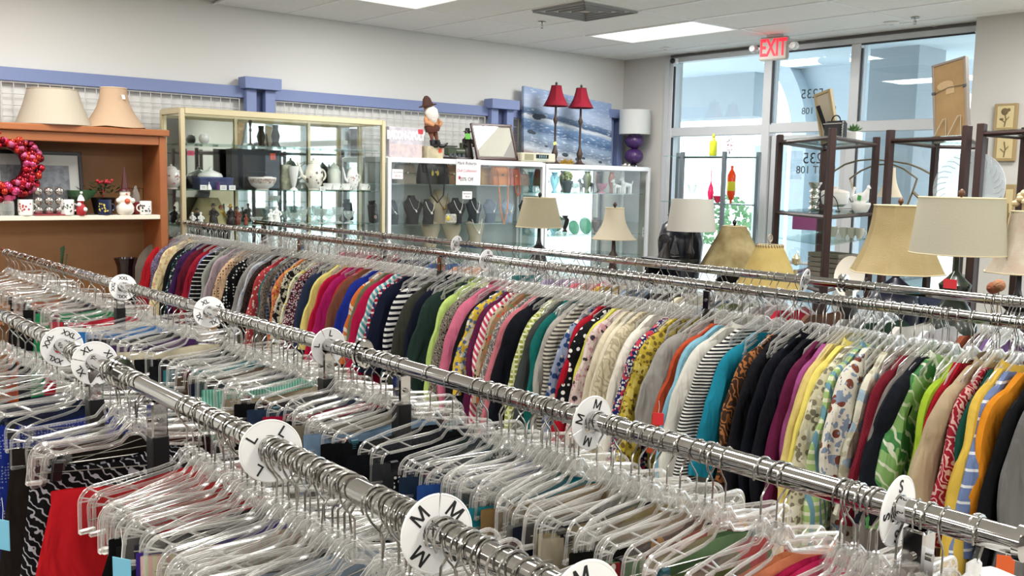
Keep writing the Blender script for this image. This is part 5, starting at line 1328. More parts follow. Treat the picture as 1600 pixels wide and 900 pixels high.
# ---- garments ----------------------------------------------------------
def top_mesh(seed, sleeve='long', collar=False, wide=1.0, length=.66, thick=.030, drop=0.0):
    q = random.Random(seed); b = MB()
    half = .205*wide; NC, NR = 20, 15
    neck = .090
    drop += .014
    def topz(y):
        a = abs(y)
        if a < neck: return -.100 - .006*(1-(a/neck)**2)*1.0 - drop
        f = (a-neck)/(half-neck)
        return -.095 - .075*f**1.15 - .018*max(0, f-.8)/.2 - drop
    ph = [q.uniform(0, 6.28) for _ in range(6)]
    def wv(y, f):
        return (math.sin(y*38+ph[0]+f*2)*.6 + math.sin(y*71+ph[1])*.4 + math.sin(y*23+f*5+ph[2])*.6)*.012*min(1, f*1.6)
    front = []; back = []
    zb = -.10-length
    for i in range(NR+1):
        f = i/NR
        w = half*(1 - .10*math.sin(min(1, f*1.6)*math.pi*.5)*1.0 + .04*f)
        rf = []; rb = []
        for j in range(NC+1):
            u = -1+2*j/NC; y = u*w
            zt = topz(u*half); z = zt + (zb - zt)*f
            th = thick*.5*math.sqrt(max(0, 1-u*u*.96))*(.35+.65*min(1, f*5)) + .003
            rf.append((th + wv(y, f)+.001, y, z)); rb.append((-th + wv(y+.05, f)*.8-.001, y, z))
        front.append(rf); back.append(rb)
    n = NC+1
    vs = [p for r in front for p in r] + [p for r in back for p in r]
    o = (NR+1)*n; fs = []
    for i in range(NR):
        for j in range(NC):
            a = i*n+j
            fs.append([a, a+n, a+n+1, a+1]); fs.append([o+a, o+a+1, o+a+n+1, o+a+n])
        fs.append([i*n, o+i*n, o+(i+1)*n, (i+1)*n]); fs.append([i*n+NC, (i+1)*n+NC, o+(i+1)*n+NC, o+i*n+NC])
    for j in range(NC):
        u = abs(-1+2*(j+.5)/NC)*half
        if u > neck: fs.append([j, j+1, o+j+1, o+j])
        fs.append([NR*n+j, o+NR*n+j, o+NR*n+j+1, NR*n+j+1])
    b.add(vs, fs)
    if sleeve != 'none':
        Ls = {'long': 1.0, 'short': .30, 'mid': .60}[sleeve]
        for s in (-1, 1):
            out = q.uniform(.045, .085); tw = q.uniform(-.025, .02); w5 = half/.205
            ctl = [(.085*w5, -.152, .030), (.140*w5, -.176, .046), (.180*w5, -.206, .057), (.208*w5, -.252, .063), (.224*w5, -.305, .064),
                   (.224*w5+out*.3, -.37, .062), (.224*w5+out*.6, -.45, .058), (.224*w5+out*.85, -.54, .053), (.224*w5+out, -.62, .048), (.224*w5+out*1.05, -.68, .046)]
            nk = 4 + max(1, round(5*Ls))
            ctl = ctl[:nk+1]
            fine = []
            for i in range(len(ctl)-1):
                for k in range(3):
                    f = k/3; c0 = ctl[max(i-1, 0)]; c1_ = ctl[i]; c2_ = ctl[i+1]; c3_ = ctl[min(i+2, len(ctl)-1)]
                    fine.append(tuple(.5*((2*c1_[m]) + (-c0[m]+c2_[m])*f + (2*c0[m]-5*c1_[m]+4*c2_[m]-c3_[m])*f*f + (-c0[m]+3*c1_[m]-3*c2_[m]+c3_[m])*f**3) for m in range(3)))
            fine.append(ctl[-1])
            N = 18; ring = []; K = len(fine)
            for i, (yy, zz, r_) in enumerate(fine):
                a0 = fine[max(i-1, 0)]; a1 = fine[min(i+1, K-1)]
                ty, tz = a1[0]-a0[0], a1[1]-a0[1]; ln = math.hypot(ty, tz) or 1; ty /= ln; tz /= ln
                ny, nz = -tz, ty                      # outward normal in the hanging plane
                f = i/(K-1); g = max(0, f-.25)
                cx = tw*f*f + .006*math.sin(zz*22+ph[3])*min(1, f*3)
                for j in range(N):
                    a = 2*math.pi*j/N
                    fold = 1 + (.30*math.sin(3*a+ph[4]+zz*9) + .18*math.sin(5*a+ph[5]-zz*14))*min(1, f*2.2)
                    pin = 1 - .10*math.sin(zz*60+ph[1])*g - .08*math.sin(zz*34+ph[2])
                    rx_ = .023*fold*(.55+.45*min(1, f*4))
                    u = math.cos(a)*r_*pin
                    ring.append((cx+math.sin(a)*rx_, s*(yy+ny*u), zz-drop+nz*u))
            m0 = 0
            fs2 = [[i*N+j, i*N+(j+1) % N, (i+1)*N+(j+1) % N, (i+1)*N+j] for i in range(K-1) for j in range(N)]
            fs2.append(list(range(N)))
            # hem: turn the opening inwards
            base = len(ring)
            for j in range(N):
                p = ring[(K-1)*N+j]; c_ = fine[-1]
                ring.append((p[0]*.6, s*c_[0]+(p[1]-s*c_[0])*.85, p[2]+.035))
            fs2 += [[(K-1)*N+j, (K-1)*N+(j+1) % N, base+(j+1) % N, base+j] for j in range(N)]
            b.add(ring, fs2)
    return b.mesh('top_' + sleeve, MATS.get('cloth white') or pattern('white', 'solid', ['ecebe6']))
def collar_mesh(drop=0.0):
    b = MB(); pts_o = []; pts_i = []; 
    for k in range(13):
        a = math.pi*2*k/12
        pts_i.append((math.sin(a)*.022, math.cos(a)*.072, -.086-drop-.012*math.sin(a))); pts_o.append((math.sin(a)*.036, math.cos(a)*.088, -.118-drop-.022*max(0, math.sin(a))))
    b.strip(pts_i, pts_o)
    return b.mesh('collar', pattern('white', 'solid', ['ecebe6']))
TOPS = {('long', k): top_mesh(k+1, 'long', wide=w, length=l, thick=t) for k, (w, l, t) in enumerate([(1, .68, .034), (1.04, .72, .03), (.96, .64, .038), (1.02, .62, .036), (.97, .74, .032), (1.06, .66, .03)])}
TOPS.update({('short', k): top_mesh(k+11, 'short', wide=w, length=l, thick=t) for k, (w, l, t) in enumerate([(1, .64, .032), (1.05, .68, .03), (.95, .6, .036)])})
TOPS.update({('mid', k): top_mesh(k+21, 'mid', wide=w, length=l, thick=t) for k, (w, l, t) in enumerate([(1, .66, .034), (1.03, .7, .03), (.97, .62, .036)])})
TOPS.update({('none', k): top_mesh(k+31, 'none', wide=w, length=l, thick=t) for k, (w, l, t) in enumerate([(.92, .6, .03), (.9, .66, .034), (.94, .58, .03)])})
COLLAR = collar_mesh(.012)
# photo column of the near shoulder, short name, long description, pattern, colours, sleeve, scale, collar
G = [
 (233, 'grey teal', 'taupe and teal long sleeved top', 'solid', ['8c8577'], 'long', 0, 0),
 (243, 'red', 'bright red knit top', 'solid', ['b5202a'], 'long', 0, 0),
 (250, 'purple paisley', 'purple paisley blouse', 'paisley', ['57496a', '9c92a8'], 'long', 60, 0),
 (262, 'cream floral', 'cream satin blouse with faint flowers', 'floral', ['e3d3a4', 'd8b890', 'cfa880'], 'long', 22, 1),
 (272, 'black', 'plain black top', 'solid', ['141417'], 'long', 0, 0),
 (281, 'cat print', 'black top with white and teal print', 'floral', ['16161a', 'c9cfca', '3c6a70'], 'long', 40, 0),
 (291, 'deep purple', 'deep purple velvet top', 'solid', ['3b1f49'], 'long', 0, 0),
 (300, 'maroon', 'dark maroon top', 'solid', ['5a1626'], 'long', 0, 0),
 (309, 'wine red', 'wine red top', 'solid', ['8e1a2c'], 'long', 0, 0),
 (317, 'lavender blue', 'lavender blue shirt', 'vstripe', ['8287b0', '6b6f9a'], 'long', 30, 0),
 (323, 'thin striped black', 'black top with thin white lines', 'pin', ['141416', 'e0e0de'], 'long', 12, 0),
 (331, 'sage grey', 'sage grey cardigan', 'solid', ['8f9189'], 'long', 0, 0),
 (341, 'mauve', 'dusty mauve top', 'solid', ['a2929a'], 'long', 0, 0),
 (354, 'tan leopard', 'tan blouse with dark flecks', 'dots', ['c9a888', '4a3528'], 'long', 60, 0),
 (372, 'polka dot', 'black blouse with small white dots', 'dots', ['131315', 'dcdcd6'], 'long', 55, 0),
 (388, 'stone grey', 'stone grey jacket', 'solid', ['8e8d89'], 'long', 0, 1),
 (397, 'misty floral', 'pale grey blouse with misty flowers', 'floral', ['b4b8bd', '8c97a8', 'a5a0a8'], 'long', 20, 0),
 (405, 'brown black', 'brown and black print top', 'paisley', ['3a2a26', '15120f'], 'long', 40, 0),
 (412, 'coral red', 'coral red blouse with white sprigs', 'floral', ['bd4449', 'ead7cc', 'bd4449'], 'long', 40, 0),
 (421, 'dark teal', 'dark teal top', 'solid', ['1f6265'], 'long', 0, 0),
 (428, 'taupe paisley', 'taupe paisley blouse', 'paisley', ['7d7268', '4b433e'], 'long', 45, 0),
 (436, 'navy check', 'navy checked shirt', 'plaid', ['262f42', '566076', '8b7d70'], 'long', 16, 0),
 (443, 'poppy print', 'orange and yellow poppy print blouse', 'floral', ['d98a5a', 'e5c35a', 'b4432e'], 'long', 28, 0),
 (450, 'vine print', 'black and white vine print blouse', 'leaf', ['d8d2c0', '1f1e1c', '1f1e1c'], 'long', 60, 0),
 (460, 'green sprig', 'cream blouse with green and yellow sprigs', 'floral', ['dfe0c6', '7d9a62', 'd9c860'], 'mid', 26, 0),
 (472, 'red ornament', 'dark red and white ornament print top', 'geo', ['6d2a35', 'd8cfd0', '2c1c24'], 'long', 50, 0),
 (484, 'navy blue', 'navy blue knit top', 'solid', ['2a3550'], 'long', 0, 0),
 (497, 'pale yellow', 'pale yellow short sleeved shirt', 'solid', ['e3d980'], 'mid', 0, 0),
 (508, 'crimson', 'crimson long sleeved top', 'solid', ['b3143c'], 'long', 0, 0),
 (521, 'magenta', 'magenta long sleeved blouse', 'solid', ['a81e62'], 'long', 0, 0),
 (534, 'vermilion', 'vermilion red top', 'solid', ['b8332a'], 'long', 0, 0),
 (541, 'cocoa', 'cocoa brown top', 'solid', ['7b4a3a'], 'long', 0, 0),
 (548, 'celery floral', 'celery green floral blouse', 'floral', ['b3bd86', '5c6b48', 'd6d7b2'], 'mid', 20, 0),
 (555, 'royal blue', 'royal blue top', 'solid', ['1f2f8c'], 'short', 0, 0),
 (563, 'orange cream', 'orange and cream top', 'leaf', ['d9743a', 'e6dcc8', 'd9743a'], 'mid', 14, 0),
 (570, 'olive', 'olive green shirt', 'solid', ['6f7154'], 'long', 0, 0),
 (577, 'raspberry', 'raspberry red top', 'solid', ['b51a48'], 'long', 0, 0),
 (587, 'aqua stripe', 'aqua and white striped top', 'dstripe', ['5fa6ab', 'dfe5e2'], 'mid', 16, 0),
 (595, 'red white check', 'red and white checked top', 'plaid', ['a3182f', 'e3dcd8', '22355f'], 'mid', 14, 0),
 (603, 'midnight navy', 'midnight navy sleeveless top', 'solid', ['151a2e'], 'mid', 0, 0),
 (620, 'broad black striped', 'black and white broad striped knit top', 'hstripe', ['10131e', 'e4e3df'], 'long', 13, 0),
 (640, 'charcoal olive', 'charcoal olive shirt', 'solid', ['3a3c34'], 'long', 0, 0),
 (655, 'ink blue', 'ink blue jacket with raised collar', 'solid', ['161b2a'], 'long', 0, 1),
 (672, 'bottle green', 'bottle green jacket with collar', 'solid', ['253631'], 'long', 0, 1),
 (692, 'lime', 'lime green long sleeved shirt', 'solid', ['bcd578'], 'long', 0, 1),
 (708, 'pinstripe', 'taupe pinstriped blouse with scrollwork', 'paisley', ['8d8678', '2e2a26'], 'mid', 60, 0),
 (724, 'rose pink', 'rose pink long sleeved shirt', 'solid', ['cb6c86'], 'long', 0, 1),
 (738, 'jet black', 'jet black cardigan', 'solid', ['151214'], 'long', 0, 0),
 (746, 'yellow abstract', 'yellow and blue abstract print top', 'geo', ['d6b440', '5b6f93', 'ded9c6'], 'mid', 24, 0),
 (756, 'plum', 'plum purple top', 'solid', ['5b1f40'], 'long', 0, 0),
 (764, 'candy striped', 'red and white diagonal striped shirt', 'dstripe', ['c64a62', 'efe3e2'], 'long', 19, 0),
 (773, 'leopard', 'beige and brown leopard print top', 'dots', ['b6a38a', '3d3029'], 'mid', 48, 0),
 (782, 'rust floral', 'rust and green floral blouse', 'floral', ['96694c', 'b8442f', '6b7050'], 'long', 26, 0),
 (791, 'rope print', 'grey rope print top', 'paisley', ['6f6b68', 'b8b2a8'], 'long', 40, 0),
 (800, 'salmon', 'salmon pink top', 'solid', ['c07078'], 'long', 0, 0),
 (810, 'near black', 'nearly black long sleeved top', 'solid', ['11131b'], 'long', 0, 0),
 (827, 'green gingham', 'olive green and white gingham shirt', 'plaid', ['8e9440', 'e1e3c4', 'c9cf94'], 'long', 17, 0),
 (840, 'slate', 'slate grey top', 'solid', ['3c403e'], 'long', 0, 0),
 (849, 'pine teal', 'pine teal top', 'solid', ['14605a'], 'long', 0, 0),
 (860, 'light grey', 'light grey cardigan', 'solid', ['a9a49c'], 'long', 0, 0),
 (873, 'ribbed knit', 'grey and black ribbed knit sweater', 'hstripe', ['b9b4a6', '47443e'], 'long', 22, 0),
 (888, 'ikat blue', 'blue and cream ikat print blouse', 'geo', ['8b97ad', '28406e', 'd9d3c2'], 'long', 18, 0),
 (905, 'cherry red', 'cherry red long sleeved top', 'solid', ['9c1224'], 'long', 0, 0),
 (913, 'white dot black', 'black top with large white dots', 'dots', ['151517', 'e7e5df'], 'mid', 38, 0),
 (920, 'lemon', 'lemon yellow shirt', 'solid', ['d5cf5c'], 'long', 0, 0),
 (930, 'blossom', 'white top with dark blossoms and pink hem', 'floral', ['cdbcb4', '3b3136', 'b98a90'], 'long', 24, 0),
 (943, 'ecru', 'ecru cardigan', 'solid', ['cfc5ac'], 'long', 0, 0),
 (954, 'cream knit', 'cream open knit sweater', 'solid', ['d8d0b8'], 'long', 0, 0),
 (967, 'sand brocade', 'sand brocade blouse', 'paisley', ['c5ba9e', 'a59a80'], 'long', 26, 0),
 (984, 'ivory', 'long ivory blouse', 'solid', ['ddd8cb'], 'long', 0, 0),
 (1001, 'triangle print', 'navy top with bright small triangles', 'geo', ['1d2458', 'd8d5c8', 'b83a4a'], 'long', 42, 0),
 (1013, 'mustard print', 'mustard yellow printed top', 'geo', ['b5a03a', '6d5a2a', 'c9b75e'], 'long', 26, 0),
 (1036, 'heather grey', 'heather grey tee shirt facing outward', 'solid', ['96948e'], 'short', 0, 0),
 (1064, 'rust', 'rust orange top', 'solid', ['b0492c'], 'mid', 0, 0),
 (1075, 'sky blue', 'sky blue top', 'solid', ['7fb0c2'], 'long', 0, 0),
 (1092, 'off white', 'off white mock neck sweater', 'solid', ['d5d3c9'], 'long', 0, 1),
 (1113, 'nautical', 'narrow black and white striped top', 'hstripe', ['1b1c20', 'dcdad4'], 'long', 30, 0),
 (1132, 'teal knit', 'wide teal knit sweater', 'solid', ['1c7f96'], 'mid', 0, 0),
 (1163, 'brown marbled', 'brown and orange marbled blouse', 'paisley', ['3b2a20', 'a3683c'], 'long', 30, 0),
 (1177, 'matte black', 'matte black top beside the marbled blouse', 'solid', ['131318'], 'long', 0, 0),
 (1203, 'deep black', 'deep black jacket with collar', 'solid', ['0d1018'], 'long', 0, 1),
 (1222, 'black navy', 'black navy cardigan', 'solid', ['12131b'], 'long', 0, 0),
 (1240, 'violet red', 'violet red long top', 'solid', ['5d1a3c'], 'long', 0, 0),
 (1250, 'orchid', 'orchid pink shirt', 'solid', ['a05288'], 'long', 0, 0),
 (1262, 'straw', 'straw yellow shirt', 'solid', ['d3be74'], 'long', 0, 0),
 (1274, 'butter', 'butter yellow collared shirt', 'solid', ['e3d46e'], 'long', 0, 1),
 (1286, 'stone geometric', 'stone blouse with brown geometric print', 'geo', ['c6c1a2', '7b7560', 'e0dcc4'], 'long', 22, 0),
 (1298, 'green plaid', 'light green plaid shirt', 'plaid', ['a5c27c', 'dfe3c2', '6f9aa8'], 'long', 11, 1),
 (1320, 'starfish', 'white shirt with brown starfish and shells', 'floral', ['ddd9ca', '7a4436', '8494a8'], 'short', 17, 0),
 (1348, 'cream blue', 'cream shirt with blue flowers', 'floral', ['d8d6c2', '9db4c2', 'b8b398'], 'mid', 13, 0),
 (1373, 'garnet', 'garnet red seersucker shirt', 'vstripe', ['7c2130', '6b1826'], 'mid', 90, 0),
 (1389, 'ash grey', 'ash grey top', 'solid', ['78736e'], 'long', 0, 0),
 (1400, 'dark navy', 'dark navy top beside the tropical shirt', 'solid', ['14181f'], 'mid', 0, 0),
 (1407, 'tropical', 'green tropical leaf shirt with white flowers', 'leaf', ['8fb874', '4d8a52', 'dfe5cf'], 'mid', 13, 1),
 (1451, 'chartreuse', 'chartreuse top', 'solid', ['9dbb34'], 'short', 0, 0),
 (1461, 'scarlet', 'scarlet top', 'solid', ['a01a28'], 'long', 0, 0),
 (1474, 'khaki beige', 'khaki beige safari shirt', 'solid', ['b7a486'], 'mid', 0, 1),
 (1498, 'red paisley', 'red bandana paisley blouse', 'paisley', ['9a2234', 'dcb3ac'], 'mid', 34, 0),
 (1515, 'forest', 'forest green top', 'solid', ['17483c'], 'long', 0, 0),
 (1525, 'gold', 'golden yellow shirt', 'solid', ['d9b64e'], 'long', 0, 1),
 (1536, 'periwinkle', 'periwinkle blue shirt with white lines', 'pin', ['7487b3', 'e7ebf0'], 'mid', 8, 0),
 (1550, 'tangerine', 'tangerine orange shirt', 'solid', ['d98a24'], 'short', 0, 0),
 (1578, 'pitch black', 'pitch black top at the photo right edge', 'solid', ['121216'], 'long', 0, 0),
 (1600, 'pewter', 'pewter grey top cut by the photo edge', 'solid', ['6f6e6c'], 'long', 0, 0)]
def shoulder_x(px, y, z):
    lo, hi = -9.0, 0.8
    for _ in range(50):
        mid = (lo+hi)/2; q = (mid, y, z-CAMH)
        u = 800 + FPX*sum(RW[i][0]*q[i] for i in range(3))/sum(RW[i][2]*q[i] for i in range(3))
        if u < px: lo = mid
        else: hi = mid
    return (lo+hi)/2
gr = random.Random(5)
GX_LIST = []
FANNED = {'heather grey': -23, 'rust': -17, 'sky blue': -12, 'off white': -9, 'nautical': -8, 'teal knit': -13, 'brown marbled': -6, 'tropical': -3, 'khaki beige': -6}
for k, (px, short, desc, kind, cols, sl, sc_, col) in enumerate(G):
    x = shoulder_x(px, RY['C']-.215, RZ['C']-.26)
    m_ = pattern(short, kind, cols, (sc_ or 30)*(2.3 if kind in ('floral', 'geo') else 1.7 if kind == 'leaf' else 1))
    left = G[k-1][1] if k else None; right = G[k+1][1] if k+1 < len(G) else None
    if left and right: lab = f'{desc} between the {left} and {right} ones'
    elif right: lab = f'{desc} at the far left end of the tops rail'
    else: lab = desc
    if len(lab.split()) < 4: lab += ' on the rail'
    rz = R_(gr.gauss(0, 2.6)); rx = R_(gr.gauss(0, 1.0))
    if short in FANNED: rz = R_(FANNED[short])
    x -= math.sin(rz)*.205
    t = thing('shirt' if col else 'top', lab, 'shirt' if col else 'top', (x, RY['C'], RZ['C']-.002), rz)
    t.rotation_euler = (rx, 0, rz)
    v = gr.randrange(6 if sl == 'long' else 3)
    t.scale = (1, gr.uniform(.98, 1.03), gr.uniform(.98, 1.04))
    inst('garment_body', TOPS[(sl, v)], t, [m_])
    if col: inst('collar', COLLAR, t, [m_])
    GX_LIST.append((x, rz, rx, short))
# hangers: one through every top, plus the tight ranks of spare ones between
nC = 0
for (x, rz, rx, short) in GX_LIST:
    put(TH_PROTO[gr.randrange(6)], (x, RY['C'], RZ['C']), rz, rx, f'clear plastic hanger holding the {short} top', 'hangers of the tops rail'); nC += 1
SECT = [(285, 400, 32, 'above the dark tops at its far left'), (400, 560, 30, 'above the floral and yellow tops'), (560, 690, 18, 'above the striped and navy tops'), (690, 830, 14, 'around its size disc'),
        (830, 960, 14, 'above the teal and grey tops'), (960, 1110, 11, 'above the ivory and grey tops'), (1110, 1260, 9, 'above the black tops'), (1260, 1420, 9, 'above the plaid shirt'), (1420, 1600, 9, 'at its right end')]
for (p0, p1, n, where) in SECT:
    x0, x1 = railx('C', p0), railx('C', p1)
    for k in range(n):
        put(TH_SPARE[gr.randrange(4)], (x0+(x1-x0)*(k+gr.uniform(.1, .9))/n, RY['C'], RZ['C']), R_(gr.gauss(0, 4)), R_(gr.gauss(0, 1.5)),
            'clear plastic spare hanger on the tops rail, ' + where, 'spare hangers on the tops rail, ' + where)
for k, h in enumerate([c for c in bpy.data.objects if c.name.startswith('top_hanger') and c.get('group') == 'hangers of the tops rail']):
    del h['group']
# rear rail D
DS = [(420, 520, 16, 'at its far left'), (520, 700, 20, 'before the jewellery cabinet'), (725, 900, 16, 'before the small table lamps'), (900, 1100, 16, 'before the square cream shade'),
      (1100, 1250, 12, 'before the two parchment shades'), (1340, 1400, 5, 'under the tan shade'), (1540, 1600, 8, 'at its right end')]
for (p0, p1, n, where) in DS:
    x0, x1 = railx('D', p0), railx('D', p1)
    for k in range(n):
        put(TH_PROTO[gr.randrange(6)], (x0+(x1-x0)*(k+gr.uniform(.1, .9))/n, RY['D'], RZ['D']), R_(gr.gauss(0, 6)), R_(gr.gauss(0, 1.5)),
            'clear plastic hanger on the rear rail, ' + where, 'hangers on the rear rail, ' + where)
DG = [(560, 'pink', 'c98a9a'), (600, 'crimson', 'a8203a'), (650, 'dark navy', '22263a'), (700, 'blue', '4d6a96'), (735, 'peach', 'd8a58a'), (780, 'white', 'd8d8d4'), (830, 'teal', '3a7476'), (880, 'lilac', 'a79ab8'), (925, 'coral pink', 'd8707c'),
      (960, 'mustard', 'c8a24a'), (1000, 'grey blue', '75869a'), (1045, 'black', '18181c'), (1085, 'cream', 'd6cdb4'), (1130, 'denim blue', '5b7296'), (1160, 'olive green', '6c7650'), (1200, 'pale grey', 'b4b4b2'), (1240, 'ruby red', 'a31f33'),
      (1290, 'brown', '6f5142'), (1340, 'silver grey', 'a8a8a6'), (1385, 'dark green', '2d4438'), (1430, 'off white', 'd8d6d0'), (1470, 'striped white', 'd4d8dc'), (1530, 'rust', '8c4a34'), (1570, 'violet', '6d5482')]
for (px, nm, c) in DG:
    x = railx('D', px)
    t = thing('top', f'{nm} top on the rear rail, mostly hidden behind clear hangers', 'top', (x, RY['D'], RZ['D']-.002), R_(gr.gauss(0, 4)))
    inst('garment_body', TOPS[(gr.choice(['long', 'short', 'mid']), gr.randrange(3))], t, [pattern('rear '+nm, 'solid', [c])])

# ---- trousers and skirts --------------------------------------------------
def pants_mesh(seed, legs=True, half=.186, length=.95, thick=.03, flare=1.0):
    q = random.Random(seed); b = MB(); ph = [q.uniform(0, 6.28) for _ in range(4)]
    NC, NR = 22, 16; rows = []
    z0 = -.150
    for i in range(NR+1):
        f = i/NR; w = half*(1 + .16*min(1, f*4)*flare + (flare-1)*f*.4)
        ring = []
        for j in range(NC*2):
            a = 2*math.pi*j/(NC*2); u = math.cos(a)
            th = thick*(.35 + .65*min(1, f*6))
            y = u*w; x = math.sin(a)*th*.5*(1+.2*math.sin(y*50+ph[0])) + (math.sin(y*30+ph[1]+f*2)*.010 + math.sin(y*64+ph[2])*.005)*min(1, f*2.5)
            if legs and f > .28: x *= (.25 + .75*min(1, abs(u)*5))
            z = z0 - length*f + .006*math.sin(y*25+ph[3])*(1-f)
            ring.append((x, y, z))
        rows.append(ring)
    n = NC*2
    vs = [p for r in rows for p in r]; fs = [[i*n+j, i*n+(j+1) % n, (i+1)*n+(j+1) % n, (i+1)*n+j] for i in range(NR) for j in range(n)]
    fs.append([NR*n+j for j in range(n)]); b.add(vs, fs)
    return b.mesh('trousers' if legs else 'skirt', pattern('white', 'solid', ['ecebe6']))
def waist_mesh(half=.165, thick=.0125, h=.042):
    b = MB(); n = 32; vs = []
    for z, g in ((-.146, 1.0), (-.148, 1.1), (-.148-h, 1.12), (-.150-h, 1.0)):
        for j in range(n):
            a = 2*math.pi*j/n; vs.append((math.sin(a)*thick*.62*g, math.cos(a)*(half+.004*g), z + .006*math.sin(math.cos(a)*half*25)))
    fs = [[i*n+j, i*n+(j+1) % n, (i+1)*n+(j+1) % n, (i+1)*n+j] for i in range(3) for j in range(n)]
    b.add(vs, fs); return b.mesh('waistband', pattern('white', 'solid', ['ecebe6']))
PM = [pants_mesh(1), pants_mesh(2, thick=.036), pants_mesh(3, half=.172), pants_mesh(4, False, flare=1.5, thick=.04, length=.62), pants_mesh(5, False, half=.192, thick=.035, flare=1.2, length=.7)]
PH = [.186, .186, .172, .186, .192]
WM = [waist_mesh(h) for h in PH]
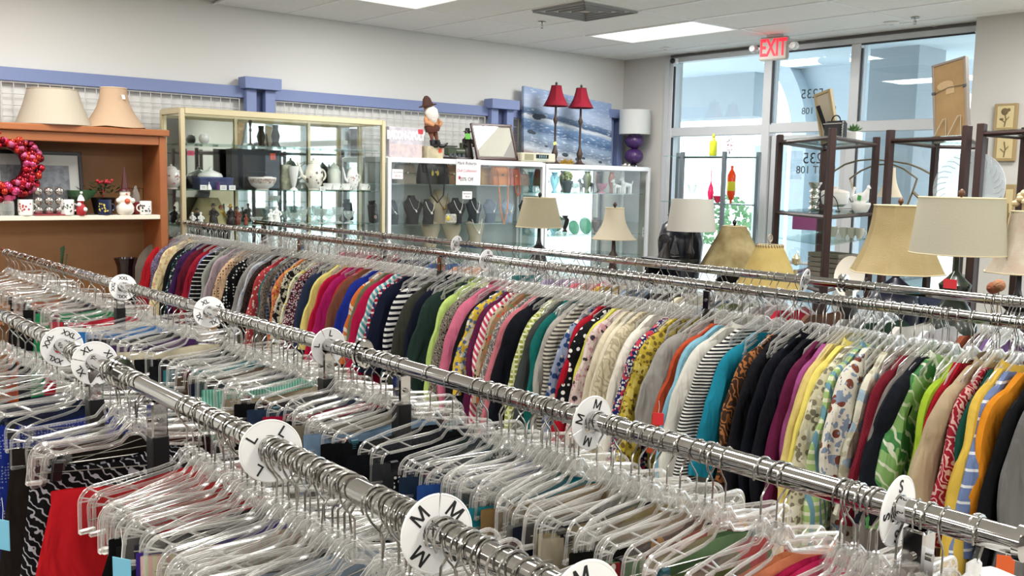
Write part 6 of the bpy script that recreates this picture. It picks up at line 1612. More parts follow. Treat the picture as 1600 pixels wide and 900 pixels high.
PG = [  # rail, photo x, y of the near top corner, desc, kind, cols, scale, mesh, name
 ('B', 18, 470, 'orange and black folded trousers at the far left', 'geo', ['c9572c', '1c1c1c'], 12, 2, 'trousers'),
 ('B', 36, 478, 'black trousers left of the green pair', 'solid', ['151517'], 0, 0, 'trousers'),
 ('B', 58, 476, 'bright green trousers on the second rail', 'solid', ['2a8a56'], 0, 2, 'trousers'),
 ('B', 78, 492, 'red trousers between the green and blue ones', 'solid', ['b72c3e'], 0, 0, 'trousers'),
 ('B', 98, 500, 'white trousers left of the blue ones', 'solid', ['d8d5c8'], 0, 1, 'trousers'),
 ('B', 122, 508, 'bright blue trousers on the second rail', 'solid', ['2e6fae'], 0, 2, 'trousers'),
 ('B', 140, 518, 'black trousers right of the bright blue ones', 'solid', ['1a1a1e'], 0, 1, 'trousers'),
 ('B', 160, 538, 'dark purple trousers on the second rail', 'solid', ['3f2450'], 0, 0, 'trousers'),
 ('B', 186, 540, 'cream trousers beside the dark purple ones', 'solid', ['c9bfa4'], 0, 1, 'trousers'),
 ('B', 212, 560, 'black trousers right of the cream pair', 'solid', ['111114'], 0, 0, 'trousers'),
 ('B', 236, 566, 'charcoal black trousers left of the teal waistband', 'solid', ['19191b'], 0, 1, 'trousers'),
 ('B', 258, 575, 'teal cotton trousers left of the brown pair', 'solid', ['35808a'], 0, 2, 'trousers'),
 ('B', 274, 578, 'brown trousers left of the striped skirt', 'solid', ['5d4b3a'], 0, 0, 'trousers'),
 ('B', 294, 590, 'navy trousers left of the striped skirt', 'solid', ['1b2238'], 0, 1, 'trousers'),
 ('B', 318, 590, 'mint and teal striped skirt on the second rail', 'vstripe', ['5cae9a', 'a9dcc6'], 40, 3, 'skirt'),
 ('B', 350, 594, 'khaki trousers right of the striped skirt', 'solid', ['a8997c'], 0, 1, 'trousers'),
 ('B', 372, 608, 'black trousers left of the denim pair', 'solid', ['0f0f12'], 0, 0, 'trousers'),
 ('B', 390, 615, 'dark denim jeans left of the crimson pair', 'solid', ['2c3d55'], 0, 1, 'jeans'),
 ('B', 415, 645, 'crimson red trousers between the two discs', 'solid', ['b01840'], 0, 0, 'trousers'),
 ('B', 436, 650, 'black trousers right of the crimson pair', 'solid', ['121215'], 0, 1, 'trousers'),
 ('B', 462, 665, 'taupe trousers left of the light denim pair', 'solid', ['8d8370'], 0, 2, 'trousers'),
 ('B', 484, 675, 'light blue denim jeans on the second rail', 'solid', ['7f9cb8'], 0, 1, 'jeans'),
 ('B', 505, 690, 'wide black skirt on the second rail', 'solid', ['0c0d11'], 0, 4, 'skirt'),
 ('B', 545, 700, 'second black skirt with a blue printed lining', 'solid', ['101217'], 0, 4, 'skirt'),
 ('B', 582, 720, 'charcoal trousers right of the black skirts', 'solid', ['35383a'], 0, 1, 'trousers'),
 ('B', 618, 722, 'black skirt with tiny white dots', 'dots', ['121214', 'd8d8d4'], 110, 3, 'skirt'),
 ('B', 634, 738, 'dark blue jeans right of the dotted skirt', 'solid', ['26364c'], 0, 0, 'jeans'),
 ('B', 655, 750, 'cobalt blue pull-on trousers left of the green shorts', 'solid', ['3259a6'], 0, 1, 'trousers'),
 ('B', 690, 758, 'emerald green shorts behind the M disc', 'solid', ['1d7468'], 0, 3, 'shorts'),
 ('B', 728, 768, 'teal blue pull-on trousers right of the M disc', 'solid', ['22808e'], 0, 1, 'trousers'),
 ('B', 760, 790, 'golden tan trousers right of the teal pair', 'solid', ['96794e'], 0, 2, 'trousers'),
 ('B', 798, 800, 'grey knit trousers right of the tan pair', 'solid', ['84847f'], 0, 1, 'trousers'),
 ('B', 820, 812, 'navy trousers left of the stone pair', 'solid', ['1d2232'], 0, 0, 'trousers'),
 ('B', 845, 808, 'olive tan trousers with belt loops', 'solid', ['9c8c5e'], 0, 2, 'trousers'),
 ('B', 862, 838, 'stone beige chino trousers at the bottom', 'solid', ['b5aa94'], 0, 0, 'trousers'),
 ('B', 905, 850, 'black skirt with orange flowers', 'floral', ['121212', 'd8952e', '121212'], 30, 3, 'skirt'),
 ('B', 925, 848, 'red and green floral trousers', 'floral', ['8c2a2a', '39543a', 'd8d2c4'], 24, 0, 'trousers'),
 ('B', 950, 830, 'sage green trousers with wide waistband', 'solid', ['6c8a62'], 0, 1, 'trousers'),
 ('B', 990, 850, 'olive floral skirt right of the sage pair', 'floral', ['5f6f46', 'd8cfb8', 'a83a3a'], 16, 4, 'skirt'),
 ('B', 1085, 872, 'hot pink trousers at the bottom edge', 'solid', ['c9285c'], 0, 1, 'trousers'),
 ('B', 1045, 800, 'peach orange trousers, broad and wrinkled', 'solid', ['e3976c'], 0, 4, 'trousers'),
 ('B', 1262, 800, 'magenta skirt behind the peach trousers', 'solid', ['b13a60'], 0, 3, 'skirt'),
 ('B', 1335, 820, 'dark red trousers left of the S disc', 'solid', ['7c2432'], 0, 0, 'trousers'),
 ('B', 1390, 850, 'grey blue trousers near the S disc', 'solid', ['6f7c88'], 0, 1, 'trousers'),
 ('A', -60, 800, 'navy trousers beyond the left photo edge', 'solid', ['1c2540'], 0, 0, 'trousers'),
 ('A', -25, 790, 'royal blue sequinned skirt at the left photo edge', 'dots', ['1c2f86', '8b96c8'], 160, 4, 'skirt'),
 ('A', 20, 745, 'dark brown trousers at the left photo edge', 'solid', ['241d1a'], 0, 0, 'trousers'),
 ('A', 52, 772, 'black trousers printed with pale grey leaves', 'leaf', ['131315', '131315', 'b9bcc4'], 60, 1, 'trousers'),
 ('A', 84, 772, 'bright red skirt clipped at the lower left', 'solid', ['cf1f28'], 0, 4, 'skirt'),
 ('A', 175, 840, 'black skirt just right of the bright red one', 'solid', ['0e0e10'], 0, 3, 'skirt'),
 ('A', 190, 850, 'black pull-on trousers beside the black skirt', 'solid', ['161618'], 0, 1, 'trousers'),
 ('A', 212, 846, 'purple trousers at the lower left', 'solid', ['44308c'], 0, 2, 'trousers'),
 ('A', 232, 846, 'pale pink and green skirt', 'vstripe', ['d9d5b0', 'e5b8b4'], 26, 2, 'skirt'),
 ('A', 262, 870, 'black trousers right of the pale pink skirt', 'solid', ['131315'], 0, 1, 'trousers'),
 ('A', 290, 892, 'light blue trousers at the bottom edge', 'solid', ['a9bccf'], 0, 2, 'trousers'),
 ('A', 340, 930, 'grey trousers under the crowded hangers', 'solid', ['77787a'], 0, 0, 'trousers'),
 ('A', 400, 960, 'dark navy trousers under the crowded hangers', 'solid', ['20263a'], 0, 1, 'trousers'),
 ('A', 480, 980, 'beige trousers under the crowded hangers', 'solid', ['b3a78e'], 0, 0, 'trousers'),
 ('A', 560, 1000, 'black trousers under the crowded hangers', 'solid', ['151518'], 0, 1, 'trousers')]
pr_ = random.Random(3)
for (r, px, py, desc, kind, cols, s_, v, nm) in PG:
    h = PH[v]
    x = shoulder_x(px, RY[r]-h, RZ[r]-.165)
    # the nearest hanger of this rail carries it
    near = min((o for o in CLIPH if abs(o.location.y-RY[r]) < .01), key=lambda o: abs(o.location.x-x))
    t = thing(nm, desc, nm, (x, RY[r], RZ[r]))
    if abs(near.location.x - x) < .05 and not near.get('busy'):
        near.location.x = x; near.rotation_euler = (0, 0, R_(pr_.gauss(0, 4))); t.rotation_euler = near.rotation_euler; near['busy'] = 1
    m_ = pattern(desc[:40], kind, cols, s_ or 30)
    inst('garment_body', PM[v], t, [m_]); inst('waistband', WM[v], t, [m_])
    if kind in ('geo',): pass
for o in CLIPH:
    if 'busy' in o: del o['busy']
# blue price tags hanging from garments
def price_tag(px, py, Y, lab, c='6fb4cf', w=.03, h=.055, rz=30):
    p = P(px, py, Y=Y); t = thing('price_tag', lab, 'price tag', p, R_(rz))
    b = MB(); b.box((0, 0, -h/2), (w, .0012, h), bev=.0005); b.obj('card', mat('tag '+c, hx(c), 0.6), t, smooth=False)
    b = MB(); b.tube([(0, 0, 0), (0.002, 0, .02), (0, 0, .04)], .0006, 4); b.obj('string', M_white, t)
    for k in range(3): text('lettering', ('8.99', 'SIZE L', '0412')[k], .009, frame_mtx((0, -.0009, -h*(.3+.22*k)), (1, 0, 0), (0, 0, 1)), M_ink, t, ext=.0001) if False else None
price_tag(190, 872, .40, 'light blue price tag under the pink and green skirt')
price_tag(4, 812, .38, 'light blue price tag at the left photo edge')
price_tag(1310, 645, 2.30, 'red price tag beside the tee shirt hem', 'c8242c') if False else None
price_tag(1029, 645, 2.33, 'red price tag hanging below the grey tee shirt', 'c8242c', .035, .04)
price_tag(1572, 868, 2.36, 'orange price tag among the black tops at the right', 'e0622a', .04, .05)
# ================================================================== lamps on the counter behind the racks
YT = 4.20
t = thing('display_table', 'long dark table carrying the lamps behind the rear rail', 'table', (-3.3, 4.22, 0))
b = MB(); b.box((0, 0, .925), (4.3, .62, .05), bev=.006); b.obj('table_top', M_brown, t)
for sx in (-1, 1):
    for sy in (-1, 1):
        b = MB(); b.box((sx*2.08, sy*.27, .45), (.06, .06, .90), bev=.004); b.obj('leg', M_brown, t)
TZ = .95
URN = [(.075, 0), (.08, .03), (.05, .07), (.035, .12), (.06, .25), (.075, .42), (.05, .58), (.04, .62), (.062, .66), (.04, .70), (.02, .74), (.012, .80), (.010, 1)]
SLIM2 = [(.07, 0), (.072, .03), (.03, .08), (.02, .2), (.032, .34), (.035, .5), (.022, .62), (.028, .68), (.03, .74), (.014, .80), (.010, 1)]
FAT = [(.09, 0), (.10, .05), (.12, .25), (.13, .45), (.12, .62), (.08, .76), (.04, .82), (.02, .86), (.012, 1)]
M_lblack = mat('black lamp base', hx('1c1a1b'), .3); M_lnavy = mat('navy lamp base', hx('22283c'), .3, coat=.3); M_lgreen = mat('dark green lamp base', hx('1f2a22'), .25, coat=.3)
M_parch = clothmat('parchment', hx('cdb877'), .25, noise=(14, .7, hx('b8a060')))
M_marb = clothmat('marbled fabric', hx('b5a67c'), .22, noise=(12, .95, hx('8a7a52')))
M_tansh = clothmat('tan suede', hx('c0ad82'), .22, noise=(10, .6, hx('ae9a6c')))
M_ivory = clothmat('ivory linen', hx('d9d5c2'), .3); M_oat2 = clothmat('oatmeal linen', hx('c6bda2'), .3); M_crm = clothmat('cream silk', hx('e6ddc8'), .35, bump=(40, .1))
M_trimc = mat('cream trim', hx('d8cba8'), .8); M_trimd = mat('brown trim', hx('6a5232'), .8); M_wood2 = mat('wood finial', hx('6a452c'), .35)
lamp_at(843, 309, 355, 0, 50, 73, Y=YT, lab='oatmeal linen lamp with black urn base, leftmost on the dark table', msh=M_oat2, mbase=M_lblack, base=URN, zbase=TZ, trimm=M_trimc)
lamp_at(960, 325, 374, 0, 30, 70, Y=4.35, lab='small cream bell lamp with turned brown base', msh=M_crm, mbase=M_lampb, base=SLIM2, curve=.16, zbase=TZ, n=12, trimm=M_trimc)
lamp_at(1081, 311, 361, 0, 64, 77, Y=YT+.1, lab='white drum lamp with slim black stem before the window display', msh=clothmat('pale drum', hx('dcdad2'), .35), mbase=M_lblack, base=SLIM, zbase=TZ, finial=False)
lamp_at(1146, 353, 418, 0, 36, 104, Y=4.50, lab='marbled tan coolie lamp behind the parchment one', msh=M_marb, mbase=M_lblack, base=FAT, zbase=TZ, n=10, trimm=M_trimc, curve=.0)
l3 = lamp_at(1201, 383, 452, 0, 40, 102, Y=4.05, lab='yellow parchment lamp with laced top edge and ring finial', msh=M_parch, mbase=M_lblack, base=FAT, zbase=TZ, finial=False, trimm=M_trimc)
q = P(1201, 383, Y=4.05); zt = q.z-TZ; s = mpp(q)
b = MB(); r = 20*s
for k in range(30):
    a = 2*math.pi*k/30; b.tube([(r*math.cos(a)*.985, r*math.sin(a)*.985, zt+.004), (r*1.03*math.cos(a), r*1.03*math.sin(a), zt+.002), (r*1.07*math.cos(a+.09), r*1.07*math.sin(a+.09), zt-.018)], .0022, 5)
b.obj('lacing', M_trimd, l3)
b = MB(); b.tube([(0, .018*math.cos(a), zt+.034+.018*math.sin(a)) for a in [2*math.pi*k/20 for k in range(20)]], .0035, 6, closed=True); b.tube([(0, 0, zt), (0, 0, zt+.016)], .004, 6); b.obj('ring_finial', M_tan, l3)
lamp_at(1404, 321, 426, 0, 80, 144, Y=4.30, lab='large tan suede bell lamp with wooden ball finial', msh=M_tansh, mbase=M_lnavy, base=FAT, curve=.10, n=8, phase=.3, zbase=TZ, trimm=M_trimc, fm=M_wood2)
lamp_at(1499, 309, 397, 0, 124, 142, Y=4.02, lab='large ivory linen drum lamp with dark green base', msh=M_ivory, mbase=M_lgreen, base=[(.07, 0), (.085, .04), (.10, .2), (.10, .42), (.06, .56), (.035, .62), (.06, .68), (.065, .72), (.03, .78), (.012, .82), (.01, 1)], zbase=TZ, fm=M_wood2, trimm=M_trimc)
fl = lamp_at(1597, 330, 427, 0, 40, 108, Y=4.15, lab='floral painted cream bell lamp cut by the right photo edge', msh=clothmat('floral shade', hx('d9d2c0'), .25, noise=(24, .5, hx('c9a690'))), mbase=M_lblack, base=URN, curve=.14, zbase=TZ, n=8, trimm=M_trimc, finial=False)
# bird finial on the floral lamp
q = P(1593, 318, Y=4.15); t = thing('carved_flower', 'carved wooden rose standing on top of the floral lamp', 'ornament', (fl.location.x, fl.location.y, P(1597, 330, Y=4.15).z+.004)); b = MB(); rr_ = random.Random(4)
for k in range(14):
    a = k*2.4; r = .008+.0022*k; b.ball((r*math.cos(a), r*math.sin(a), .075-.004*k), .020, 8, 6, (.9, .9, .7))
b.tube([(0, 0, 0), (0, 0, .03)], .012, 8); b.obj('rose', mat('pale wood', hx('c9b58e'), .6), t)
# bits on the table and behind
t = thing('serving_bowl', 'blue and white striped bowl near the right end of the lamp table', 'bowl', (*P(1540, 480, Y=3.95).xy, TZ)); b = MB(); b.lathe(scale_prof(bowl_pr, .12, .12), n=28); b.obj('bowl_body', pattern('bowl stripes', 'dstripe', ['e6e6e4', '8fa3c0'], 40, rough=.3), t)
for (px, py, lab, c_) in ((1552, 450, 'rust brown pompom flower at the right of the lamps', 'a8664a'), (1561, 446, 'tan pompom flower beside the rust brown one', 'c08a68')):
    q = P(px, py, Y=4.35); t = thing('pompom_flower', lab, 'flower', (q.x, q.y, TZ)); b = MB(); b.tube([(0, 0, 0), (0, 0, q.z-TZ)], .004, 5); b.obj('stem', M_tan, t); b = MB(); b.ball((0, 0, q.z-TZ), .028, 12, 8); b.obj('bloom', mat('bloom '+c_, hx(c_), .9, bump=(90, .9)), t)
q = P(1490, 443, Y=3.92); t = thing('price_tag', 'red price tag on the dark green lamp base', 'price tag', (q.x, q.y-.03, q.z)); b = MB(); b.box((0, 0, 0), (.055, .002, .038)); b.obj('card', mat('scarlet tag', hx('d8303a'), .5), t, smooth=False); b = MB(); b.tube([(0, 0, .019), (0, .03, .05)], .001, 4); b.obj('string', M_white, t)
t = thing('wire_basket', 'dark navy wire basket of linens between the two large lamps', 'basket', (*P(1455, 445, Y=4.45).xy, TZ)); b = MB()
for k in range(5): rim(b, .09+.018*k, .03+.06*k, rr=.003)
for k in range(16):
    a = 2*math.pi*k/16; b.tube([(.08*math.cos(a), .08*math.sin(a), 0), (.165*math.cos(a), .165*math.sin(a), .28)], .0025, 4)
b.obj('wire_frame', M_lnavy, t); b = MB(); b.lathe([(.08, .01), (.15, .26), (.10, .30), (0, .31)], n=20); b.obj('cloth', mat('navy cloth', hx('2c344c'), .9, bump=(30, .8)), t)
# dark vase and small sculptures left of the drum lamp
q = P(1064, 362, Y=4.42); zt_ = P(1060, 335, Y=4.42).z
t = thing('floor_vase', 'big glossy black vase behind the white drum lamp', 'vase', (q.x, q.y, TZ)); b = MB(); hv = zt_-TZ; b.lathe([(.07, 0), (.10, .05*hv), (.115, .4*hv), (.135, .75*hv), (.11, .9*hv), (.07, .95*hv), (.085, hv), (.07, hv), (.05, .9*hv), (0, .5*hv)], n=30); b.obj('vase_body', mat('black blue glaze', hx('141a26'), .25), t)
q = P(1046, 405, Y=4.25); zt_ = P(1046, 403, Y=4.25).z
t = thing('black_tray', 'small black display stand holding the jug and the ship', 'stand', (q.x, q.y, TZ)); hz = zt_-TZ; b = MB(); b.box((0, 0, hz-.008), (.30, .15, .016), bev=.004); b.obj('stand_top', M_black, t)
for sx in (-1, 1): b = MB(); b.box((sx*.12, 0, (hz-.016)/2), (.03, .12, hz-.016), bev=.003); b.obj('leg', M_black, t)
q1 = P(1040, 395, Y=4.25); t = thing('handled_sculpture', 'dark looped handle jug left of the small ship', 'jug', (q1.x, 4.25, zt_)); b = MB(); b.lathe([(.045, 0), (.04, .02), (.02, .05), (.014, .08), (0, .085)], n=14); b.obj('jug_body', M_fb, t); b = MB(); b.tube([(-.015+x, 0, .10+z) for x, z in arc(0, 0, .035, -70, 200, 14)], .005, 6); b.obj('handle', M_fb, t)
q1 = P(1054, 395, Y=4.25); t = thing('ship_sculpture', 'small dark metal sailing ship sculpture', 'sculpture', (q1.x, 4.25, zt_)); b = MB(); b.tube([(-.04, 0, .012), (0, 0, .006), (.04, 0, .014)], [.006, .012, .004], 8); b.obj('hull', M_fb, t); b = MB(); b.tube([(0, 0, .01), (0, 0, .13)], .002, 5); b.obj('mast', M_steel, t)
b = MB(); b.add([(-.002, .001, .02), (-.035, .001, .025), (-.002, .001, .125), (-.002, -.001, .02), (-.035, -.001, .025), (-.002, -.001, .125)], [[0, 1, 2], [5, 4, 3], [0, 3, 4, 1], [1, 4, 5, 2], [2, 5, 3, 0]]); b.add([(.004, .001, .02), (.035, .001, .025), (.004, .001, .10), (.004, -.001, .02), (.035, -.001, .025), (.004, -.001, .10)], [[2, 1, 0], [3, 4, 5], [1, 4, 3, 0], [2, 5, 4, 1], [0, 3, 5, 2]]); b.obj('sail', M_gun, t)

# ================================================================== étagères
def etagere(lab, top_px, Ztop, levels, tube=.036, glass=True, tops=(), extra=None):
    pts = [P(x, y, Z=Ztop) for x, y in top_px]          # corners in order round
    c = sum(pts, Vector())/len(pts)
    t = thing('etagere', lab, 'shelf stand', (c.x, c.y, 0))
    L = [Vector((p.x-c.x, p.y-c.y, 0)) for p in pts]
    for p in L:
        ang = math.atan2(L[1].y-L[0].y, L[1].x-L[0].x)
        b = MB(); b.box((p.x, p.y, Ztop/2), (tube, tube, Ztop), rot=Matrix.Rotation(ang, 3, 'Z'), bev=.003); b.obj('post', M_brown, t)
    k = len(L)
    for z in levels:
        b = MB()
        for i in range(k):
            a, e = L[i], L[(i+1) % k]; b.tube([a+Vector((0, 0, z)), e+Vector((0, 0, z))], .011, 4)
        b.obj('rail', M_brown, t, smooth=False)
        if glass:
            b = MB(); m_ = [p*.97 for p in L]; b.add([(p.x, p.y, z+.010) for p in m_] + [(p.x, p.y, z+.016) for p in m_], [list(range(k))[::-1], list(range(k, 2*k))] + [[i, (i+1) % k, k+(i+1) % k, k+i] for i in range(k)]); b.obj('glass_shelf', M_shelfglass, t, smooth=False)
    return t, c, L
ZE = 2.06
zs = P(1300, 341, D=5.1).z
e1, c1, L1 = etagere('dark brown metal shelf stand with glass shelves before the door', [(1219, 210), (1301, 200), (1370, 214), (1288, 222)], ZE, [ZE-.05, zs, 1.18, .55])
e2, c2, L2 = etagere('dark brown metal shelf stand carrying the big framed picture back', [(1392, 203), (1512, 196), (1538, 215), (1463, 214)], ZE, [ZE-.06, 1.22, .55])
e3, c3, L3 = etagere('dark brown metal shelf stand at the right photo edge', [(1535, 193), (1604, 199), (1690, 202), (1640, 186)], ZE, [ZE-.05, 1.48, .8])
# framed art, handbag, succulent on the first stand
def on(px, c, z, dx=0, dy=0): 
    q = P(px, 300, Y=c.y+dy); return (q.x+dx, c.y+dy, z)
q = on(1293, c1, ZE-.034, dy=.0)
t = thing('framed_picture', 'small gold framed picture back leaning behind the black handbag', 'picture', q, R_(-12)); t.rotation_euler = (R_(4), R_(-12), R_(-14))
hf = P(1290, 140, Y=c1.y).z - ZE + .03
b = MB(); b.box((0, 0, hf/2), (.125, .012, hf), bev=.002); b.obj('backing_board', mat('linen back', hx('b8ad98'), .8), t)
b = MB()
for s in (-1, 1): b.box((s*.062, 0, hf/2), (.018, .024, hf), bev=.002)
for z in (.009, hf-.009): b.box((0, 0, z), (.125, .024, .018), bev=.002)
b.obj('frame', mat('gold wood frame', hx('a8956a'), .4), t)
b = MB(); b.box((-.005, -.03, hf*.42), (.03, .010, hf*.62), rot=Matrix.Rotation(R_(14), 3, 'X'), bev=.003); b.obj('easel_leg', M_velvet, t)
q = on(1300, c1, ZE-.034, dy=-.08)
t = thing('handbag', 'black handbag with chain trim on top of the first shelf stand', 'handbag', q, R_(-12)); b = MB(); b.box((0, 0, .06), (.155, .06, .115), bev=.018); b.obj('bag_body', M_bb, t)
b = MB(); b.tube([(x, 0, .115+z) for x, z in arc(0, 0, .035, 0, 180, 10)], .004, 6); b.obj('handle', M_bb, t); b = MB()
for k in range(12): b.ball((.072, -.02+.004*(k % 2), .02+.008*k), .006, 6, 4)
b.box((0, -.031, .10), (.14, .004, .006)); b.obj('chain_trim', M_sil, t)
q = on(1329, c1, ZE-.034, dy=.02)
t = thing('succulent', 'small green succulent in a white square pot on the stand', 'plant', q); b = MB(); b.box((0, 0, .028), (.075, .075, .056), bev=.004); b.obj('pot', M_wporc, t)
b = MB(); rr_ = random.Random(3)
for k in range(26):
    a = k*2.4; r = .008+.0016*k; h_ = .05*(1-k/40)
    c0 = Vector((0, 0, .055)); tip = Vector((math.cos(a)*(r+.012), math.sin(a)*(r+.012), .058+h_)); sd = Vector((-math.sin(a), math.cos(a), 0))*.009; md = (c0+tip)/2+Vector((math.cos(a), math.sin(a), 0))*.006
    b.add([c0, md+sd, tip, md-sd, md+Vector((0, 0, .004))], [[0, 1, 4], [1, 2, 4], [2, 3, 4], [3, 0, 4]])
b.obj('leaves', mat('succulent green', hx('5f8a52'), .5), t)
# level with tureen, chrome vase, hen dish
zz = zs+.017
q = on(1273, c1, zz, dy=.05); t = thing('chrome_vase', 'ridged silver vase on the first shelf stand', 'vase', q); hv = P(1273, 285, Y=c1.y+.05).z-zz
b = MB(); pr5 = [(.032+.008*math.sin(i*1.7), hv*i/18) for i in range(17)] + [(.048, hv*.95), (.05, hv), (.04, hv), (.03, hv*.9), (0, hv*.5)]; b.lathe(pr5, n=18, sx=.8); b.obj('vase_body', mat('rippled silver', hx('d0ccc6'), .08, 1.0, bump=(40, 1.0)), t)
q = on(1305, c1, zz, dy=.0); t = thing('tureen', 'white lidded soup tureen in a black wire stand', 'tureen', q, R_(-12)); t.scale = (.86,)*3
b = MB(); b.lathe([(.05, .03), (.075, .05), (.085, .10), (.085, .13), (.08, .13), (.06, .05), (0, .04)], n=24, sx=1.35, sy=.85); b.obj('bowl_body', M_wporc, t)
b = MB(); b.lathe([(.087, .13), (.08, .142), (.04, .155), (.012, .158), (.014, .172), (0, .178)], n=24, sx=1.35, sy=.85); b.obj('lid', mat('pinkish porcelain', hx('ebe0da'), .25), t)
b = MB()
for s in (-1, 1):
    b.tube([(x+.0, s*.07, .02+z) for x, z in arc(0, .0, .10, 0, 180, 14)], .0035, 5); b.tube([(-.10, s*.07, .02), (-.12, s*.07, 0), (-.08, s*.07, .004)], .0035, 5); b.tube([(.10, s*.07, .02), (.12, s*.07, 0), (.08, s*.07, .004)], .0035, 5)
b.tube([(-.1, -.07, .02), (-.1, .07, .02)], .0035, 5); b.tube([(.1, -.07, .02), (.1, .07, .02)], .0035, 5); b.obj('wire_stand', M_black, t)
q = on(1346, c1, zz, dy=-.02); t = thing('hen_dish', 'white hen shaped covered dish with green sticker', 'dish', q, R_(-10)); t.scale = (.72, .72, .95); b = MB()
b.lathe([(.05, 0), (.07, .02), (.082, .05), (.078, .06), (0, .06)], n=22, sx=1.1, sy=.75); b.obj('dish_base', M_wporc, t)
b = MB(); b.tube([(-.085, 0, .10), (-.05, 0, .085), (0, 0, .08), (.045, 0, .10), (.06, 0, .135), (.068, 0, .15)], [.012, .035, .045, .034, .018, .012], 12); b.ball((.07, 0, .155), .016, 10, 7); b.tube([(.08, 0, .155), (.098, 0, .150)], [.007, .001], 6)
for k in range(5): b.ball((-.09+.004*k, 0, .10+.012*k), .012, 8, 5)
b.obj('hen_lid', M_wporc, t); b = MB(); b.box((.02, -.047, .09), (.035, .002, .032), rot=Matrix.Rotation(R_(8), 3, 'Y')); b.obj('sticker', mat('green sticker', hx('3fa04a'), .5), t, smooth=False)
for k, (px, lab) in enumerate(((1306, 'cream cup hanging low on the first stand, leftmost of four'), (1322, 'cream cup, second of four on the lower glass'), (1335, 'cream cup, third of four on the lower glass'), (1347, 'cream cup, rightmost of four on the lower glass'))):
    zc = P(1325, 381, D=5.4).z
    q = on(px, c1, zc, dy=.12); t = thing('teacup', lab, 'teacup', q); b = MB(); b.lathe(scale_prof([(.5, 0), (.55, .1), (.9, .4), (1, 1), (.94, 1), (.8, .4), (0, .15)], .028, .065), n=18); b.obj('cup', M_porc, t); b = MB(); b.tube([(.026+y, 0, .036+z) for y, z in arc(0, 0, .018, -80, 90, 8)], .003, 6); b.obj('handle', M_porc, t)
b = MB(); m_ = [p*.96 for p in L1]; zc = P(1325, 381, D=5.4).z-.008; b.add([(p.x, p.y, zc) for p in m_] + [(p.x, p.y, zc+.007) for p in m_], [[3, 2, 1, 0], [4, 5, 6, 7]] + [[i, (i+1) % 4, 4+(i+1) % 4, 4+i] for i in range(4)]); b.obj('glass_shelf', M_shelfglass, e1, smooth=False)
# woven boxes, glass dome, oval plate low on the stand
zq = 1.197
for k in range(5):
    q = on(1308, c1, zq+.030*k, dy=-.02); t = thing('wooden_tray', 'thin slatted wooden tray, %s of the stack on the first stand' % ('lowest', 'second lowest', 'middle', 'second highest', 'topmost')[k], 'tray', q, R_(-12)); b = MB(); b.box((0, 0, .003), (.24, .18, .006)); 
    for s in (-1, 1): b.box((s*.12, 0, .014), (.008, .18, .026), bev=.002); b.box((0, s*.09, .014), (.24, .008, .026), bev=.002)
    b.obj('tray_body', mat('taupe wood', hx('8f8276'), .6, noise=(20, .5, hx('7a6e62'))), t)
q = P(1243, 428, Y=4.45); t = thing('glass_dome', 'tiny anniversary clock under a glass dome', 'clock', (q.x, q.y, TZ)); zt_ = P(1243, 386, Y=4.45).z-TZ
b = MB(); b.lathe([(.055, 0), (.055, .02), (.0, .02)], n=20); b.tube([(0, 0, .02), (0, 0, zt_-.12)], .01, 8); b.obj('clock_base', M_gold, t); b = MB(); b.lathe([(0, zt_-.10), (.02, zt_-.09), (.024, zt_-.06), (.01, zt_-.04), (0, zt_-.03)], n=14); b.obj('clock_works', M_gold, t)
b = MB(); b.lathe([(.045, .02), (.045, zt_-.05), (.035, zt_-.018), (.015, zt_-.003), (0, zt_)], n=24); b.obj('dome', M_glass, t)
q = P(1330, 422, Y=4.5); t = thing('oval_plate', 'oval cream scalloped plate standing behind the tan lamp', 'plate', (q.x, q.y, TZ)); zt_ = P(1330, 402, Y=4.5).z-TZ; rt = Matrix.Rotation(R_(80), 3, 'X'); b = MB(); b.lathe([(0, 0), (.06, .004), (.085, .014), (.085, .018), (.06, .01), (0, .006)], (0, 0, zt_-.10), 28, rot=rt, sy=1.25); b.obj('plate_disc', M_porc, t); b = MB(); b.box((0, 0, (zt_-.19)/2), (.08, .06, max(.02, zt_-.19)), bev=.004); b.obj('plate_stand', M_fb, t)
# arched headboard and purple box on the door
# bentwood frame between the stands
t = thing('arched_frame', 'bronze arched metal frame with angular braces behind the stands', 'frame', (0, 0, 0))
YF = c1.y+.55
def fp(px, py): return P(px, py, Y=YF)
b = MB(); b.tube([fp(x, y) for x, y in ((1296, 275), (1305, 266), (1320, 257), (1340, 251), (1362, 249), (1395, 252), (1420, 256), (1440, 264), (1458, 274))], .012, 6, flat=.5); b.obj('outer_arch', mat('bronze metal', hx('7d735c'), .4, .4), t)
b = MB(); b.tube([fp(x, y) for x, y in ((1333, 296), (1328, 279), (1345, 267), (1366, 258), (1392, 256), (1412, 264), (1433, 279), (1426, 300), (1418, 320))], .011, 6, flat=.5); b.tube([fp(1427, 300), fp(1440, 313), fp(1450, 330)], .010, 6); b.obj('inner_brace', mat('bronze metal', hx('7d735c'), .4, .4), t)
b = MB(); base_l, base_r = fp(1296, 275), fp(1458, 274)
for pnt in (base_l, base_r): b.tube([pnt, (pnt.x, pnt.y, .0)], .012, 6)
b.obj('leg', mat('bronze metal', hx('7d735c'), .4, .4), t)
